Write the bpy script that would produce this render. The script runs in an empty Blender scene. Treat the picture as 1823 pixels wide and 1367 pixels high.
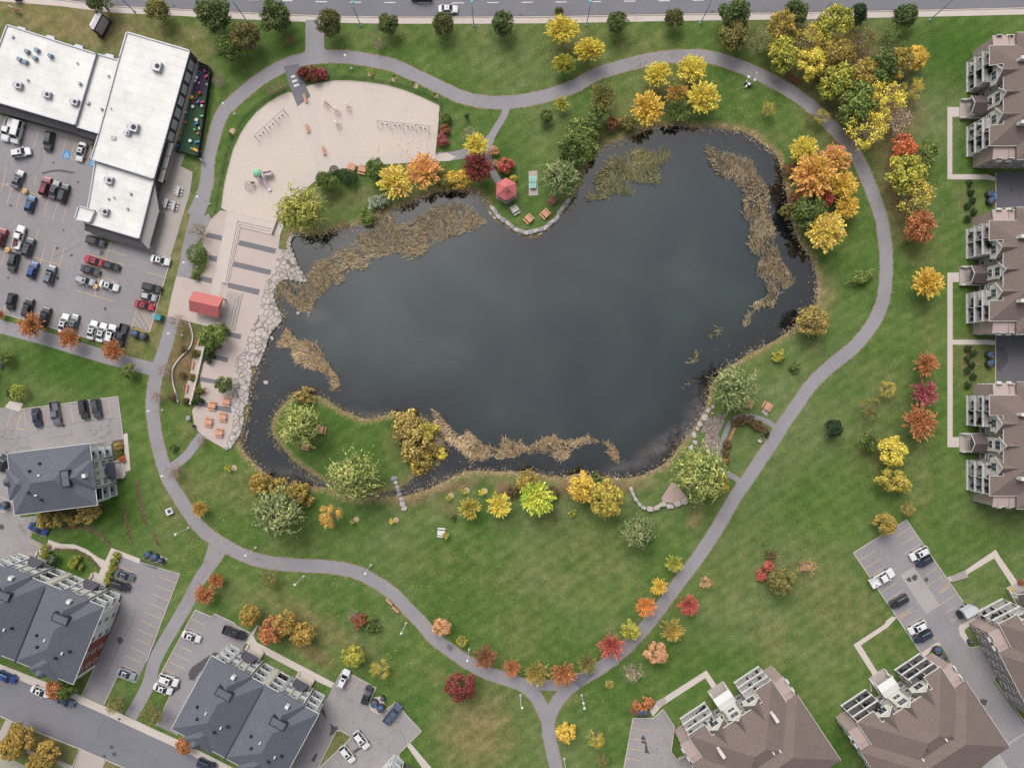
import bpy, bmesh, math, random
import numpy as np
from mathutils import Vector, Matrix, noise as mnoise
random.seed(7); rng = np.random.default_rng(7)
SC = bpy.context.scene
COL = SC.collection
# ------------------------------------------------------------------ camera, light, exposure
S = 0.135                      # metres per photograph pixel on the ground
H = 168.0                      # drone height
CX, CY = 911.5, 683.5
cam_d = bpy.data.cameras.new('camera'); cam = bpy.data.objects.new('camera', cam_d); COL.objects.link(cam)
cam.location = (0, 0, H); cam.rotation_euler = (0, 0, 0)
cam_d.sensor_width = 36.0; cam_d.lens = 36.0 * H / (2 * CX * S); cam_d.clip_start = 1.0; cam_d.clip_end = 5000
SC.camera = cam
SUN_EL, SUN_AZ = math.radians(52), math.radians(-22)      # azimuth from +Y, clockwise
w = bpy.data.worlds.new('World'); SC.world = w; w.use_nodes = True
nt = w.node_tree; bg = nt.nodes['Background']
sky = nt.nodes.new('ShaderNodeTexSky'); sky.sky_type = 'NISHITA'; sky.sun_disc = False
sky.sun_elevation = SUN_EL; sky.sun_rotation = SUN_AZ; sky.air_density = 1.0; sky.dust_density = 6.0; sky.ozone_density = 1.0
hs = nt.nodes.new('ShaderNodeHueSaturation'); hs.inputs['Saturation'].default_value = 0.35
nt.links.new(sky.outputs[0], hs.inputs['Color']); nt.links.new(hs.outputs[0], bg.inputs['Color'])
bg.inputs['Strength'].default_value = 0.15
sd = bpy.data.lights.new('sun', 'SUN'); sd.energy = 1.25; sd.angle = math.radians(38); sd.color = (1.0, 0.965, 0.92)
so = bpy.data.objects.new('sun', sd); COL.objects.link(so)
dirv = Vector((math.sin(SUN_AZ) * math.cos(SUN_EL), math.cos(SUN_AZ) * math.cos(SUN_EL), math.sin(SUN_EL)))
so.rotation_euler = dirv.to_track_quat('Z', 'Y').to_euler()
so.location = (0, 0, 300)
SC.view_settings.view_transform = 'Standard'; SC.view_settings.look = 'None'
SC.view_settings.gamma = 1.0; SC.view_settings.use_curve_mapping = False
SC.view_settings.exposure = 0.14
SC.cycles.max_bounces = 6; SC.cycles.diffuse_bounces = 2; SC.cycles.glossy_bounces = 3; SC.cycles.transparent_max_bounces = 6
SC.cycles.use_denoising = True

# ------------------------------------------------------------------ helpers
def P(px, py, z=0.0):
    """world point that the photograph's pixel shows at height z"""
    k = S * (H - z) / H
    return Vector(((px - CX) * k, (CY - py) * k, z))
def K(x0, y0, s=4.5575):
    return lambda *pts: [(x0 + x / s, y0 + y / s) for x, y in pts]
cA, cB, cC, cD, cE, cF, cG, cH_ = K(0,0), K(0,200), K(0,400), K(0,650), K(0,900), K(0,1067), K(250,1067), K(500,1067)
cI, cJ, cK, cL, cM, cN, cO, cP = K(1423,0), K(1423,250), K(1423,500), K(1423,680), K(1423,900), K(1423,1067), K(1073,1067), K(800,1067)
cQ, cY, cZ = K(300,0), K(650,0), K(1020,0)
cR, cS, cT, cU, cV, cW, cX = [K(a, b, 6.0767) for a, b in ((350,120),(300,300),(270,500),(260,640),(550,120),(640,240),(820,240))]
dA = K(1040,220,3.646)
dB, dC, dD, dE, dF, dG, dH = K(1150,500), K(400,650), K(700,680), K(1050,680), K(1020,920), K(400,880), K(470,350)

def lin(c):
    return tuple(((v/255)/12.92 if v/255 <= .04045 else ((v/255+.055)/1.055)**2.4) for v in c)
GAIN = 1.45
def A(r, g, b, k=1.0):
    """albedo whose lit horizontal surface shows about this sRGB colour"""
    return tuple(min(.92, v / GAIN * k) for v in lin((r, g, b))) + (1.0,)

MATS = {}
def newmat(name):
    m = bpy.data.materials.new(name); m.use_nodes = True
    return m, m.node_tree, m.node_tree.nodes['Principled BSDF']
def N(nt, typ, **kw):
    n = nt.nodes.new(typ)
    for k, v in kw.items(): setattr(n, k, v)
    return n
def noise(nt, vec, scale, detail=3, rough=.6, dist=0.0):
    n = N(nt, 'ShaderNodeTexNoise'); n.inputs['Scale'].default_value = scale; n.inputs['Detail'].default_value = detail
    n.inputs['Roughness'].default_value = rough; n.inputs['Distortion'].default_value = dist
    if vec is not None: nt.links.new(vec, n.inputs['Vector'])
    return n.outputs['Fac']
def ramp(nt, fac, stops, interp='LINEAR'):
    r = N(nt, 'ShaderNodeValToRGB'); r.color_ramp.interpolation = interp
    e = r.color_ramp.elements
    while len(e) < len(stops): e.new(.5)
    for i, (p, c) in enumerate(stops): e[i].position = p; e[i].color = c if len(c) == 4 else tuple(c) + (1,)
    nt.links.new(fac, r.inputs[0]); return r.outputs[0]
def mix(nt, fac, a, b, blend='MIX'):
    m = N(nt, 'ShaderNodeMix', data_type='RGBA', blend_type=blend)
    for s, v in ((m.inputs[0], fac), (m.inputs[6], a), (m.inputs[7], b)):
        if hasattr(v, 'links'): nt.links.new(v, s)
        else: s.default_value = v
    return m.outputs[2]
def maths(nt, op, a, b=0.0, clamp=False):
    m = N(nt, 'ShaderNodeMath', operation=op, use_clamp=clamp)
    for s, v in ((m.inputs[0], a), (m.inputs[1], b)):
        if hasattr(v, 'links'): nt.links.new(v, s)
        else: s.default_value = v
    return m.outputs[0]
def attr(nt, name): 
    a = N(nt, 'ShaderNodeAttribute'); a.attribute_name = name; return a.outputs['Fac']
def objpos(nt): return N(nt, 'ShaderNodeTexCoord').outputs['Object']
def wpos(nt): return N(nt, 'ShaderNodeNewGeometry').outputs['Position']
def shade(c, k): return tuple(min(.95, v * k) for v in c[:3]) + (1.0,)
def plain(name, c, rough=.7, var=.12, scale=.8, metal=0, spec=.3, fine=None, coat=0, bump=0, bscale=30, world=True):
    """one colour broken up by two sizes of noise"""
    if name in MATS: return MATS[name]
    m, nt, b = newmat(name)
    v = wpos(nt) if world else objpos(nt)
    f = noise(nt, v, scale, 4, .65)
    col = ramp(nt, f, [(.3, shade(c, 1 - var)), (.7, shade(c, 1 + var))])
    if fine:
        g = noise(nt, v, fine, 2, .7)
        col = mix(nt, .5, col, ramp(nt, g, [(.3, shade(c, 1 - 2*var)), (.7, shade(c, 1 + 2*var))]))
    nt.links.new(col, b.inputs['Base Color'])
    b.inputs['Roughness'].default_value = rough; b.inputs['Metallic'].default_value = metal
    b.inputs['Specular IOR Level'].default_value = spec; b.inputs['Coat Weight'].default_value = coat
    if bump:
        bn = N(nt, 'ShaderNodeBump'); bn.inputs['Strength'].default_value = bump; bn.inputs['Distance'].default_value = .05
        nt.links.new(noise(nt, v, bscale, 3), bn.inputs['Height']); nt.links.new(bn.outputs[0], b.inputs['Normal'])
    MATS[name] = m; return m

class MB:
    """mesh builder"""
    def __init__(s): s.v = []; s.f = []; s.mi = []; s.m = 0
    def add(s, vs, fs):
        o = len(s.v); s.v += [tuple(x) for x in vs]
        for f in fs: s.f.append(tuple(i + o for i in f)); s.mi.append(s.m)
        return s
    def box(s, x0, x1, y0, y1, z0, z1, mat=None):
        vs = [Vector(c) for c in ((x0,y0,z0),(x1,y0,z0),(x1,y1,z0),(x0,y1,z0),(x0,y0,z1),(x1,y0,z1),(x1,y1,z1),(x0,y1,z1))]
        if mat is not None: vs = [mat @ v for v in vs]
        return s.add(vs, [(3,2,1,0),(4,5,6,7),(0,1,5,4),(1,2,6,5),(2,3,7,6),(3,0,4,7)])
    def bar(s, a, b, w, h=None):
        """box beam between two points"""
        a, b = Vector(a), Vector(b); h = h or w; d = (b - a)
        if d.length < 1e-6: return s
        L = d.length; q = d.to_track_quat('X', 'Z').to_matrix().to_4x4(); q.translation = a
        return s.box(0, L, -w/2, w/2, -h/2, h/2, q)
    def tube(s, a, b, r0, r1=None, n=8, cap=True):
        a, b = Vector(a), Vector(b); r1 = r0 if r1 is None else r1
        q = (b - a).to_track_quat('Z', 'Y').to_matrix()
        vs = []
        for p, r in ((a, r0), (b, r1)):
            for i in range(n):
                t = 2*math.pi*i/n; vs.append(p + q @ Vector((r*math.cos(t), r*math.sin(t), 0)))
        fs = [(i, (i+1) % n, n + (i+1) % n, n + i) for i in range(n)]
        if cap: fs += [tuple(range(n-1, -1, -1)), tuple(range(n, 2*n))]
        return s.add(vs, fs)
    def lathe(s, prof, n=12, c=(0,0,0)):
        c = Vector(c); vs = []
        for r, z in prof:
            for i in range(n): t = 2*math.pi*i/n; vs.append(c + Vector((r*math.cos(t), r*math.sin(t), z)))
        fs = []
        for k in range(len(prof)-1):
            for i in range(n): fs.append((k*n+i, k*n+(i+1) % n, (k+1)*n+(i+1) % n, (k+1)*n+i))
        fs += [tuple(range(n-1, -1, -1)), tuple(range((len(prof)-1)*n, len(prof)*n))]
        return s.add(vs, fs)
    def prism(s, pts, z0, z1, bottom=False):
        pts = ccw([(p[0], p[1]) for p in pts]); n = len(pts)
        vs = [(x, y, z0) for x, y in pts] + [(x, y, z1) for x, y in pts]
        fs = [(i, (i+1) % n, n + (i+1) % n, n + i) for i in range(n)] + [tuple(range(n, 2*n))]
        if bottom: fs.append(tuple(range(n-1, -1, -1)))
        return s.add(vs, fs)
    def hip(s, x0, x1, y0, y1, ze, p, th=.25, gable=None):
        """closed hip roof over a rectangle; gable='x'/'y' gives a ridge to both ends along that axis"""
        w, d = x1-x0, y1-y0
        if gable == 'y': cx = (x0+x1)/2; r = [(cx, y0), (cx, y1)]; zr = ze + p*w/2
        elif gable == 'x': cy = (y0+y1)/2; r = [(x0, cy), (x1, cy)]; zr = ze + p*d/2
        elif w >= d: cy = (y0+y1)/2; r = [(x0+d/2, cy), (x1-d/2, cy)]; zr = ze + p*d/2
        else: cx = (x0+x1)/2; r = [(cx, y0+w/2), (cx, y1-w/2)]; zr = ze + p*w/2
        vs = [(x0,y0,ze),(x1,y0,ze),(x1,y1,ze),(x0,y1,ze)] + [(a, b, zr) for a, b in r]
        if (gable == 'x') or (gable is None and w >= d): fs = [(0,1,5,4),(1,2,5),(2,3,4,5),(3,0,4)]
        else: fs = [(0,1,4),(1,2,5,4),(2,3,5),(3,0,4,5)]
        lo = [(x, y, z - th) for x, y, z in vs[:4]]
        return s.add(vs + lo, fs + [(0,6,7,1),(1,7,8,2),(2,8,9,3),(3,9,6,0),(9,8,7,6)])
    def ico(s, c, r, sub=1, jit=.0, flat=1.0):
        bm = bmesh.new(); bmesh.ops.create_icosphere(bm, subdivisions=sub, radius=1)
        vs = []
        for v in bm.verts:
            k = 1 + jit * (mnoise.noise(v.co * 1.7 + Vector(c)) )
            vs.append((c[0] + v.co.x*r*k, c[1] + v.co.y*r*k, c[2] + v.co.z*r*k*flat))
        fs = [tuple(v.index for v in f.verts) for f in bm.faces]; bm.free()
        return s.add(vs, fs)
    def mesh(s, name, mats, smooth=False):
        me = bpy.data.meshes.new(name); me.from_pydata(s.v, [], s.f)
        for m in (mats if isinstance(mats, (list, tuple)) else [mats]): me.materials.append(m)
        if any(s.mi): me.polygons.foreach_set('material_index', s.mi)
        if smooth: me.polygons.foreach_set('use_smooth', [True]*len(s.f))
        me.update(); return me
    def build(s, name, mats, parent=None, smooth=False):
        return link(name, s.mesh(name, mats, smooth), parent)
def ccw(pts):
    a = sum(pts[i][0]*pts[(i+1) % len(pts)][1] - pts[(i+1) % len(pts)][0]*pts[i][1] for i in range(len(pts)))
    return pts if a > 0 else pts[::-1]
def link(name, me, parent=None):
    o = bpy.data.objects.new(name, me); COL.objects.link(o)
    if parent is not None: o.parent = parent
    return o
def tag(o, label=None, cat=None, group=None, kind=None):
    if label: o['label'] = label
    if cat: o['category'] = cat
    if group: o['group'] = group
    if kind: o['kind'] = kind
    return o
def thing(name, label, cat, loc=(0,0,0), rz=0.0, group=None):
    o = bpy.data.objects.new(name, None); COL.objects.link(o); o.empty_display_size = .3
    o.location = loc; o.rotation_euler = (0, 0, rz)
    return tag(o, label, cat, group)
def copy_tree(o, parent=None):
    c = o.copy(); COL.objects.link(c)
    if parent is not None: c.parent = parent
    for ch in list(o.children): copy_tree(ch, c)
    return c
def angle(a, b):
    """world heading of the pixel direction a->b"""
    return math.atan2(-(b[1]-a[1]), b[0]-a[0])

LAYER = [0]
def nextz():
    LAYER[0] += 1; return .012 + .004 * LAYER[0]
SHEETZ = dict(main_road=.022, pavement=.030, street=.046, street_pavement=.050, driveway=.042, footpath=.054, building_walkway=.058, paved_terrace=.062,
    asphalt_patch=.054, wet_patch=.058, concrete_walk=.066, driveway_court=.050, back_street=.046, playground_walk=.066, sand=.062, crosswalk_bar=.126, plaza=.070, paving_band=.074,
    plaza_strip=.078, gravel_bed=.018, table_pad=.018, mulch_ring=.018, planting_strip=.018, planter_bed=.070, play_turf=.018, purple_turf=.022, terrace_slab=.074, dark_path=.122, tyre_mark=.054)
def sheet(name, polys, mat, label=None, kind='structure', z=None, cat=None):
    """flat sheets of one material, each pixel polygon 4 mm above the last"""
    mb = MB()
    zz = SHEETZ.get(name, .05) if z is None else z
    for p in polys:
        pts = ccw([tuple(P(x, y)[:2]) for x, y in p])
        mb.add([(x, y, zz) for x, y in pts], [tuple(range(len(pts)))])
    o = mb.build(name, mat); tag(o, label, cat, None, kind); return o
def smooth_line(pts, n=6):
    out = []
    for i in range(len(pts)-1):
        p0, p1, p2, p3 = pts[max(i-1,0)], pts[i], pts[i+1], pts[min(i+2, len(pts)-1)]
        for k in range(n):
            t = k/n
            out.append(tuple(.5*((2*b) + (-a+c)*t + (2*a-5*b+4*c-d)*t*t + (-a+3*b-3*c+d)*t**3) for a, b, c, d in zip(p0, p1, p2, p3)))
    out.append(pts[-1]); return out
def ribbon_pts(pts, w):
    L, R = [], []
    for i, p in enumerate(pts):
        a, b = pts[max(i-1, 0)], pts[min(i+1, len(pts)-1)]
        dx, dy = b[0]-a[0], b[1]-a[1]; l = math.hypot(dx, dy) or 1
        nx, ny = -dy/l, dx/l
        L.append((p[0]+nx*w/2, p[1]+ny*w/2)); R.append((p[0]-nx*w/2, p[1]-ny*w/2))
    return L, R
def ribbon(mb, pts, w, z=None, sm=6, jit=0.0):
    z = nextz() if z is None else z
    pts = smooth_line(pts, sm) if sm else pts
    L, R = ribbon_pts(pts, w); vs = []
    if jit: L, R = [[(x + jit*mnoise.noise(Vector((x*.13, y*.13, k))) + .5*jit*random.uniform(-1, 1), y + jit*mnoise.noise(Vector((x*.13, y*.13, k+5))) + .5*jit*random.uniform(-1, 1)) for x, y in q] for k, q in ((0, L), (9, R))]
    for a, b in zip(L, R): vs += [(*P(*a)[:2], z), (*P(*b)[:2], z)]
    mb.add(vs, [(2*i, 2*i+1, 2*i+3, 2*i+2) for i in range(len(pts)-1)])
def wall_line(mb, pts, w, z0, z1, sm=0, closed=False):
    """a low wall or kerb of width w pixels following pixel points, mitred"""
    pts = smooth_line(pts, sm) if sm else list(pts)
    if closed: pts = pts + [pts[0]]
    L, R = ribbon_pts(pts, w); n = len(pts); vs = []
    for a, b in zip(L, R):
        pa, pb = P(*a), P(*b)
        vs += [(pa.x, pa.y, z0), (pb.x, pb.y, z0), (pb.x, pb.y, z1), (pa.x, pa.y, z1)]
    fs = []
    for i in range(n-1):
        k = 4*i
        fs += [(k+3, k+2, k+6, k+7), (k, k+3, k+7, k+4), (k+2, k+1, k+5, k+6)]
    fs += [(0,1,2,3), (4*n-1, 4*n-2, 4*n-3, 4*n-4)]
    mb.add(vs, fs)
# ------------------------------------------------------------------ materials
def asphalt(name, c, crack=.5, fine=3.0):
    m, nt, b = newmat(name); v = wpos(nt)
    f = noise(nt, v, .12, 5, .7); g = noise(nt, v, fine, 3, .8)
    col = ramp(nt, f, [(.3, shade(c, .84)), (.5, c), (.72, shade(c, 1.13))])
    col = mix(nt, .35, col, ramp(nt, g, [(.3, shade(c, .6)), (.7, shade(c, 1.4))]))
    vo = N(nt, 'ShaderNodeTexVoronoi', feature='DISTANCE_TO_EDGE'); vo.inputs['Scale'].default_value = .11
    dv = N(nt, 'ShaderNodeMix', data_type='VECTOR'); dv.inputs[0].default_value = .12
    nz = N(nt, 'ShaderNodeTexNoise'); nz.inputs['Scale'].default_value = .5; nz.inputs['Detail'].default_value = 4
    sc = N(nt, 'ShaderNodeVectorMath', operation='SCALE'); sc.inputs['Scale'].default_value = 9
    nt.links.new(v, nz.inputs['Vector']); nt.links.new(nz.outputs['Color'], sc.inputs[0])
    ad = N(nt, 'ShaderNodeVectorMath', operation='ADD'); nt.links.new(v, ad.inputs[0]); nt.links.new(sc.outputs[0], ad.inputs[1])
    nt.links.new(ad.outputs[0], vo.inputs['Vector'])
    cr = ramp(nt, vo.outputs['Distance'], [(0, (1,1,1,1)), (.006, (1,1,1,1)), (.012, (0,0,0,1))])
    msk = ramp(nt, noise(nt, v, .07, 2), [(.48, (0,0,0,1)), (.58, (1,1,1,1))])
    col = mix(nt, maths(nt, 'MULTIPLY', maths(nt, 'MULTIPLY', cr, msk), crack), col, shade(c, .42))
    st = ramp(nt, noise(nt, v, .33, 4, .6, .6), [(.70, (0,0,0,1)), (.78, (1,1,1,1))])
    col = mix(nt, maths(nt, 'MULTIPLY', st, .35), col, shade(c, .55))
    nt.links.new(col, b.inputs['Base Color']); b.inputs['Roughness'].default_value = .85; b.inputs['Specular IOR Level'].default_value = .25
    MATS[name] = m; return m
M_PATH = asphalt('path_asphalt', A(160,156,160), .3, 4)
M_PATHD = asphalt('dark_path_asphalt', A(124,124,130), .0, 4)
M_ROAD = asphalt('road_asphalt', A(134,134,141), .15)
M_LOT = asphalt('lot_asphalt', A(158,153,156), .35)
M_LOT2 = asphalt('cracked_lot_asphalt', A(166,160,160), .8)
M_LOTD = asphalt('new_lot_asphalt', A(114,113,119), .2)
M_STAIN = plain('wet_asphalt', A(92,88,93), .5, .1, .8)
M_CONC = plain('concrete', A(216,204,196), .85, .06, .25, fine=3)
M_CONC2 = plain('grey_concrete', A(190,180,174), .85, .08, .3, fine=3)
M_KERB = plain('kerb_concrete', A(214,203,196), .85, .08, .5)
M_SAND = plain('play_sand', A(220,206,195), .95, .055, .14, fine=1.8)
M_PAVER = plain('paver', A(206,190,182), .85, .07, .3, fine=5)
M_PAVERD = plain('dark_paver', A(128,126,132), .85, .06, .4, fine=5)
M_YEL = plain('yellow_line_paint', A(233,196,142), .8, .12, 1.2, fine=4)
M_WHITEP = plain('white_line_paint', A(232,232,230), .7, .06, 1)
M_BLUEP = plain('blue_sign_paint', A(92,155,205), .7, .08, 1)
M_TURF = plain('artificial_turf', A(60,92,66), .9, .12, .6, fine=4)
M_MULCH = plain('bark_mulch', A(118,98,80), .95, .2, .7, fine=6)
M_WHITE = plain('white_paint', A(238,238,236), .55, .03, .5)
M_CREAM = plain('cream_siding', A(232,228,216), .7, .04, .5)
M_GREYW = plain('grey_siding', A(168,162,160), .75, .06, .5)
M_PINK = plain('beige_siding', A(182,164,158), .75, .05, .5)
M_DECK = plain('balcony_deck', A(186,184,182), .8, .08, .8)
M_DECKL = plain('light_balcony_deck', A(190,202,204), .8, .08, .8)
M_DARK = plain('dark_metal', A(42,42,48), .5, .1, 1)
M_BLACK = plain('black_plastic', A(48,50,56), .55, .15, 1.5)
M_GLASS = plain('window_glass', A(70,80,92), .08, .25, .6, spec=.6)
M_CARGLASS = plain('car_glass', A(48,54,62), .06, .2, .8, spec=.7)
M_TYRE = plain('tyre_rubber', A(38,38,40), .8, .1, 2)
M_RIM = plain('wheel_rim', A(170,172,178), .35, .08, 2, metal=.6)
M_LAMPG = plain('headlight_glass', A(225,228,232), .15, .05, 1, spec=.6)
M_TAIL = plain('taillight_plastic', A(170,30,30), .3, .1, 1)
M_WOOD = plain('orange_stained_wood', A(226,168,138), .75, .12, 1.2, fine=5)
M_WOODB = plain('brown_stained_wood', A(150,96,82), .75, .12, 1.2, fine=5)
M_WOODG = plain('grey_weathered_wood', A(196,190,186), .8, .1, 1.2, fine=5)
M_RED1 = plain('red_metal_roof', A(214,122,120), .5, .05, .4, fine=3)
M_TEAL = plain('teal_paint', A(70,150,160), .45, .08, 1)
M_BLUE = plain('blue_plastic', A(60,120,185), .4, .1, 1)
M_CONT = plain('dark_container_plastic', A(82,86,96), .55, .12, 1)
M_STEEL = plain('galvanised_steel', A(176,176,180), .4, .08, 1, metal=.3)
M_BRICK = plain('red_brick', A(148,88,76), .85, .1, .8, fine=6)
M_MAROON = plain('maroon_board', A(86,56,62), .6, .08, 1)
M_BARK = plain('tree_bark', A(120,104,96), .9, .2, 3)
M_TWIG = plain('grey_twigs', A(176,156,150), .9, .15, 2)
def membrane(name, c):
    m, nt, b = newmat(name); v = wpos(nt)
    col = ramp(nt, noise(nt, v, .12, 5, .7), [(.35, shade(c, .86)), (.55, c)])
    col = mix(nt, ramp(nt, noise(nt, v, .22, 5, .75, .8), [(.56, (0,0,0,1)), (.74, (.7,.7,.7,1))]), col, A(232,224,206))
    br = N(nt, 'ShaderNodeTexBrick'); br.inputs['Scale'].default_value = 1.0; br.inputs['Brick Width'].default_value = 14; br.inputs['Row Height'].default_value = 2.2; br.inputs['Mortar Size'].default_value = .05
    br.inputs['Color1'].default_value = (1,1,1,1); br.inputs['Color2'].default_value = (.97,.97,.97,1); br.inputs['Mortar'].default_value = (.8,.8,.8,1)
    mp = N(nt, 'ShaderNodeMapping'); mp.inputs['Rotation'].default_value = (0, 0, .27); nt.links.new(v, mp.inputs[0]); nt.links.new(mp.outputs[0], br.inputs[0])
    col = mix(nt, 1, col, br.outputs[0], 'MULTIPLY')
    nt.links.new(col, b.inputs['Base Color']); b.inputs['Roughness'].default_value = .7; b.inputs['Specular IOR Level'].default_value = .2
    MATS[name] = m; return m
M_WROOF = membrane('white_membrane_roof', A(252,250,246))
M_HVAC = plain('hvac_metal', A(196,198,205), .4, .06, 1, metal=.2)
M_ORANGE = plain('orange_paint', A(230,120,50), .6, .1, 1)
M_REDP = plain('red_paint', A(206,92,76), .5, .1, 1)
M_MINT = plain('mint_plastic', A(150,215,180), .5, .06, 1)
M_PINKP = plain('pale_pink_plastic', A(236,218,228), .45, .05, 1)
def shingle(name, c):
    m, nt, b = newmat(name); v = objpos(nt)
    f = noise(nt, v, .35, 4, .6); g = noise(nt, v, 4.5, 2, .8)
    col = ramp(nt, f, [(.3, shade(c, .9)), (.7, shade(c, 1.1))])
    col = mix(nt, .5, col, ramp(nt, g, [(.35, shade(c, .5)), (.65, shade(c, 1.5))]))
    mp = N(nt, 'ShaderNodeMapping'); nt.links.new(v, mp.inputs[0])
    wv = N(nt, 'ShaderNodeTexWave', wave_type='BANDS', bands_direction='Z'); wv.inputs['Scale'].default_value = 1.6; wv.inputs['Distortion'].default_value = 1.5
    wv.inputs['Detail'].default_value = 2; nt.links.new(mp.outputs[0], wv.inputs['Vector'])
    col = mix(nt, .12, col, ramp(nt, wv.outputs['Fac'], [(.3, shade(c, .6)), (.7, shade(c, 1.3))]))
    nt.links.new(col, b.inputs['Base Color']); b.inputs['Roughness'].default_value = .9; b.inputs['Specular IOR Level'].default_value = .2
    MATS[name] = m; return m
M_ROOFG = shingle('grey_shingle', A(109,113,123))
M_ROOFB = shingle('brown_shingle', A(131,117,111))
M_ROOFBD = shingle('dark_brown_shingle', A(110,98,97))
def stone(name, c, joint, scale, rnd=.9):
    m, nt, b = newmat(name); v = wpos(nt)
    nz = N(nt, 'ShaderNodeTexNoise'); nz.inputs['Scale'].default_value = .9
    nt.links.new(v, nz.inputs['Vector'])
    ad = N(nt, 'ShaderNodeVectorMath', operation='ADD'); sc = N(nt, 'ShaderNodeVectorMath', operation='SCALE'); sc.inputs['Scale'].default_value = .5
    nt.links.new(nz.outputs['Color'], sc.inputs[0]); nt.links.new(v, ad.inputs[0]); nt.links.new(sc.outputs[0], ad.inputs[1])
    mp = N(nt, 'ShaderNodeMapping'); mp.inputs['Scale'].default_value = (1, 1, 0); nt.links.new(ad.outputs[0], mp.inputs[0])
    vo = N(nt, 'ShaderNodeTexVoronoi', feature='DISTANCE_TO_EDGE'); vo.inputs['Scale'].default_value = scale; vo.inputs['Randomness'].default_value = rnd
    v2 = N(nt, 'ShaderNodeTexVoronoi'); v2.inputs['Scale'].default_value = scale; v2.inputs['Randomness'].default_value = rnd
    nt.links.new(mp.outputs[0], vo.inputs['Vector']); nt.links.new(mp.outputs[0], v2.inputs['Vector'])
    bw = N(nt, 'ShaderNodeRGBToBW'); nt.links.new(v2.outputs['Color'], bw.inputs[0])
    col = ramp(nt, bw.outputs[0], [(.2, shade(c, .82)), (.8, shade(c, 1.12))])
    col = mix(nt, .3, col, ramp(nt, noise(nt, v, 3, 4), [(.3, shade(c, .7)), (.7, shade(c, 1.2))]))
    e = ramp(nt, vo.outputs['Distance'], [(.02, (1,1,1,1)), (.07, (0,0,0,1))])
    col = mix(nt, e, col, joint)
    nt.links.new(col, b.inputs['Base Color']); b.inputs['Roughness'].default_value = .9
    bn = N(nt, 'ShaderNodeBump'); bn.inputs['Strength'].default_value = .5; bn.inputs['Distance'].default_value = .1
    iv = ramp(nt, vo.outputs['Distance'], [(0, (0,0,0,1)), (.1, (1,1,1,1))]); nt.links.new(iv, bn.inputs['Height'])
    nt.links.new(bn.outputs[0], b.inputs['Normal'])
    MATS[name] = m; return m
M_FLAG = stone('flagstone', A(202,192,188), A(132,118,104), .72)
M_FLAGS = stone('small_flagstone', A(158,146,138), A(104,100,74), .75)
M_ROCK = plain('pale_rock', A(196,188,184), .9, .14, .8, fine=4, bump=.6, bscale=3)
M_ROCK2 = plain('grey_rock', A(160,158,162), .9, .14, .8, fine=4, bump=.6, bscale=3)

def soft(c, k=.15):
    l = .3*c[0] + .59*c[1] + .11*c[2]; return tuple(v*(1-k) + l*k for v in c[:3]) + (1.0,)
def leafmat(name, cols, gain=1.0, big=.55):
    """foliage: clumps of two or three colours, each leaf a little different"""
    m, nt, b = newmat('foliage_' + name)
    tc = objpos(nt); oi = N(nt, 'ShaderNodeObjectInfo'); g = N(nt, 'ShaderNodeNewGeometry')
    ad = N(nt, 'ShaderNodeVectorMath', operation='ADD'); sc = N(nt, 'ShaderNodeVectorMath', operation='SCALE')
    cmb = N(nt, 'ShaderNodeCombineXYZ')
    for i in range(3): nt.links.new(oi.outputs['Random'], cmb.inputs[i])
    sc.inputs['Scale'].default_value = 37.0; nt.links.new(cmb.outputs[0], sc.inputs[0])
    nt.links.new(tc, ad.inputs[0]); nt.links.new(sc.outputs[0], ad.inputs[1])
    f = noise(nt, ad.outputs[0], 1.25, 2, .5)
    f = maths(nt, 'MULTIPLY_ADD', f, 1.9); f.node.inputs[2].default_value = -.45
    h = maths(nt, 'ADD', maths(nt, 'MULTIPLY', f, big), maths(nt, 'MULTIPLY', g.outputs['Random Per Island'], 1 - big), True)
    n = len(cols)
    col = ramp(nt, h, [(.12 + .76*i/max(1, n-1), soft(shade(A(*c), gain))) for i, c in enumerate(cols)])
    r2 = maths(nt, 'FRACT', maths(nt, 'MULTIPLY', g.outputs['Random Per Island'], 17.31))
    vv = ramp(nt, r2, [(0, (.5,.5,.5,1)), (1, (1.4,1.4,1.4,1))])
    col = mix(nt, 1.0, col, vv, 'MULTIPLY')
    nt.links.new(col, b.inputs['Base Color']); b.inputs['Roughness'].default_value = .75; b.inputs['Specular IOR Level'].default_value = .15
    tr = N(nt, 'ShaderNodeBsdfTranslucent'); nt.links.new(col, tr.inputs['Color'])
    ms = N(nt, 'ShaderNodeMixShader'); ms.inputs[0].default_value = .18
    out = [x for x in nt.nodes if x.type == 'OUTPUT_MATERIAL'][0]
    nt.links.new(b.outputs[0], ms.inputs[1]); nt.links.new(tr.outputs[0], ms.inputs[2]); nt.links.new(ms.outputs[0], out.inputs['Surface'])
    return m
LG = 2.0
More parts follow.
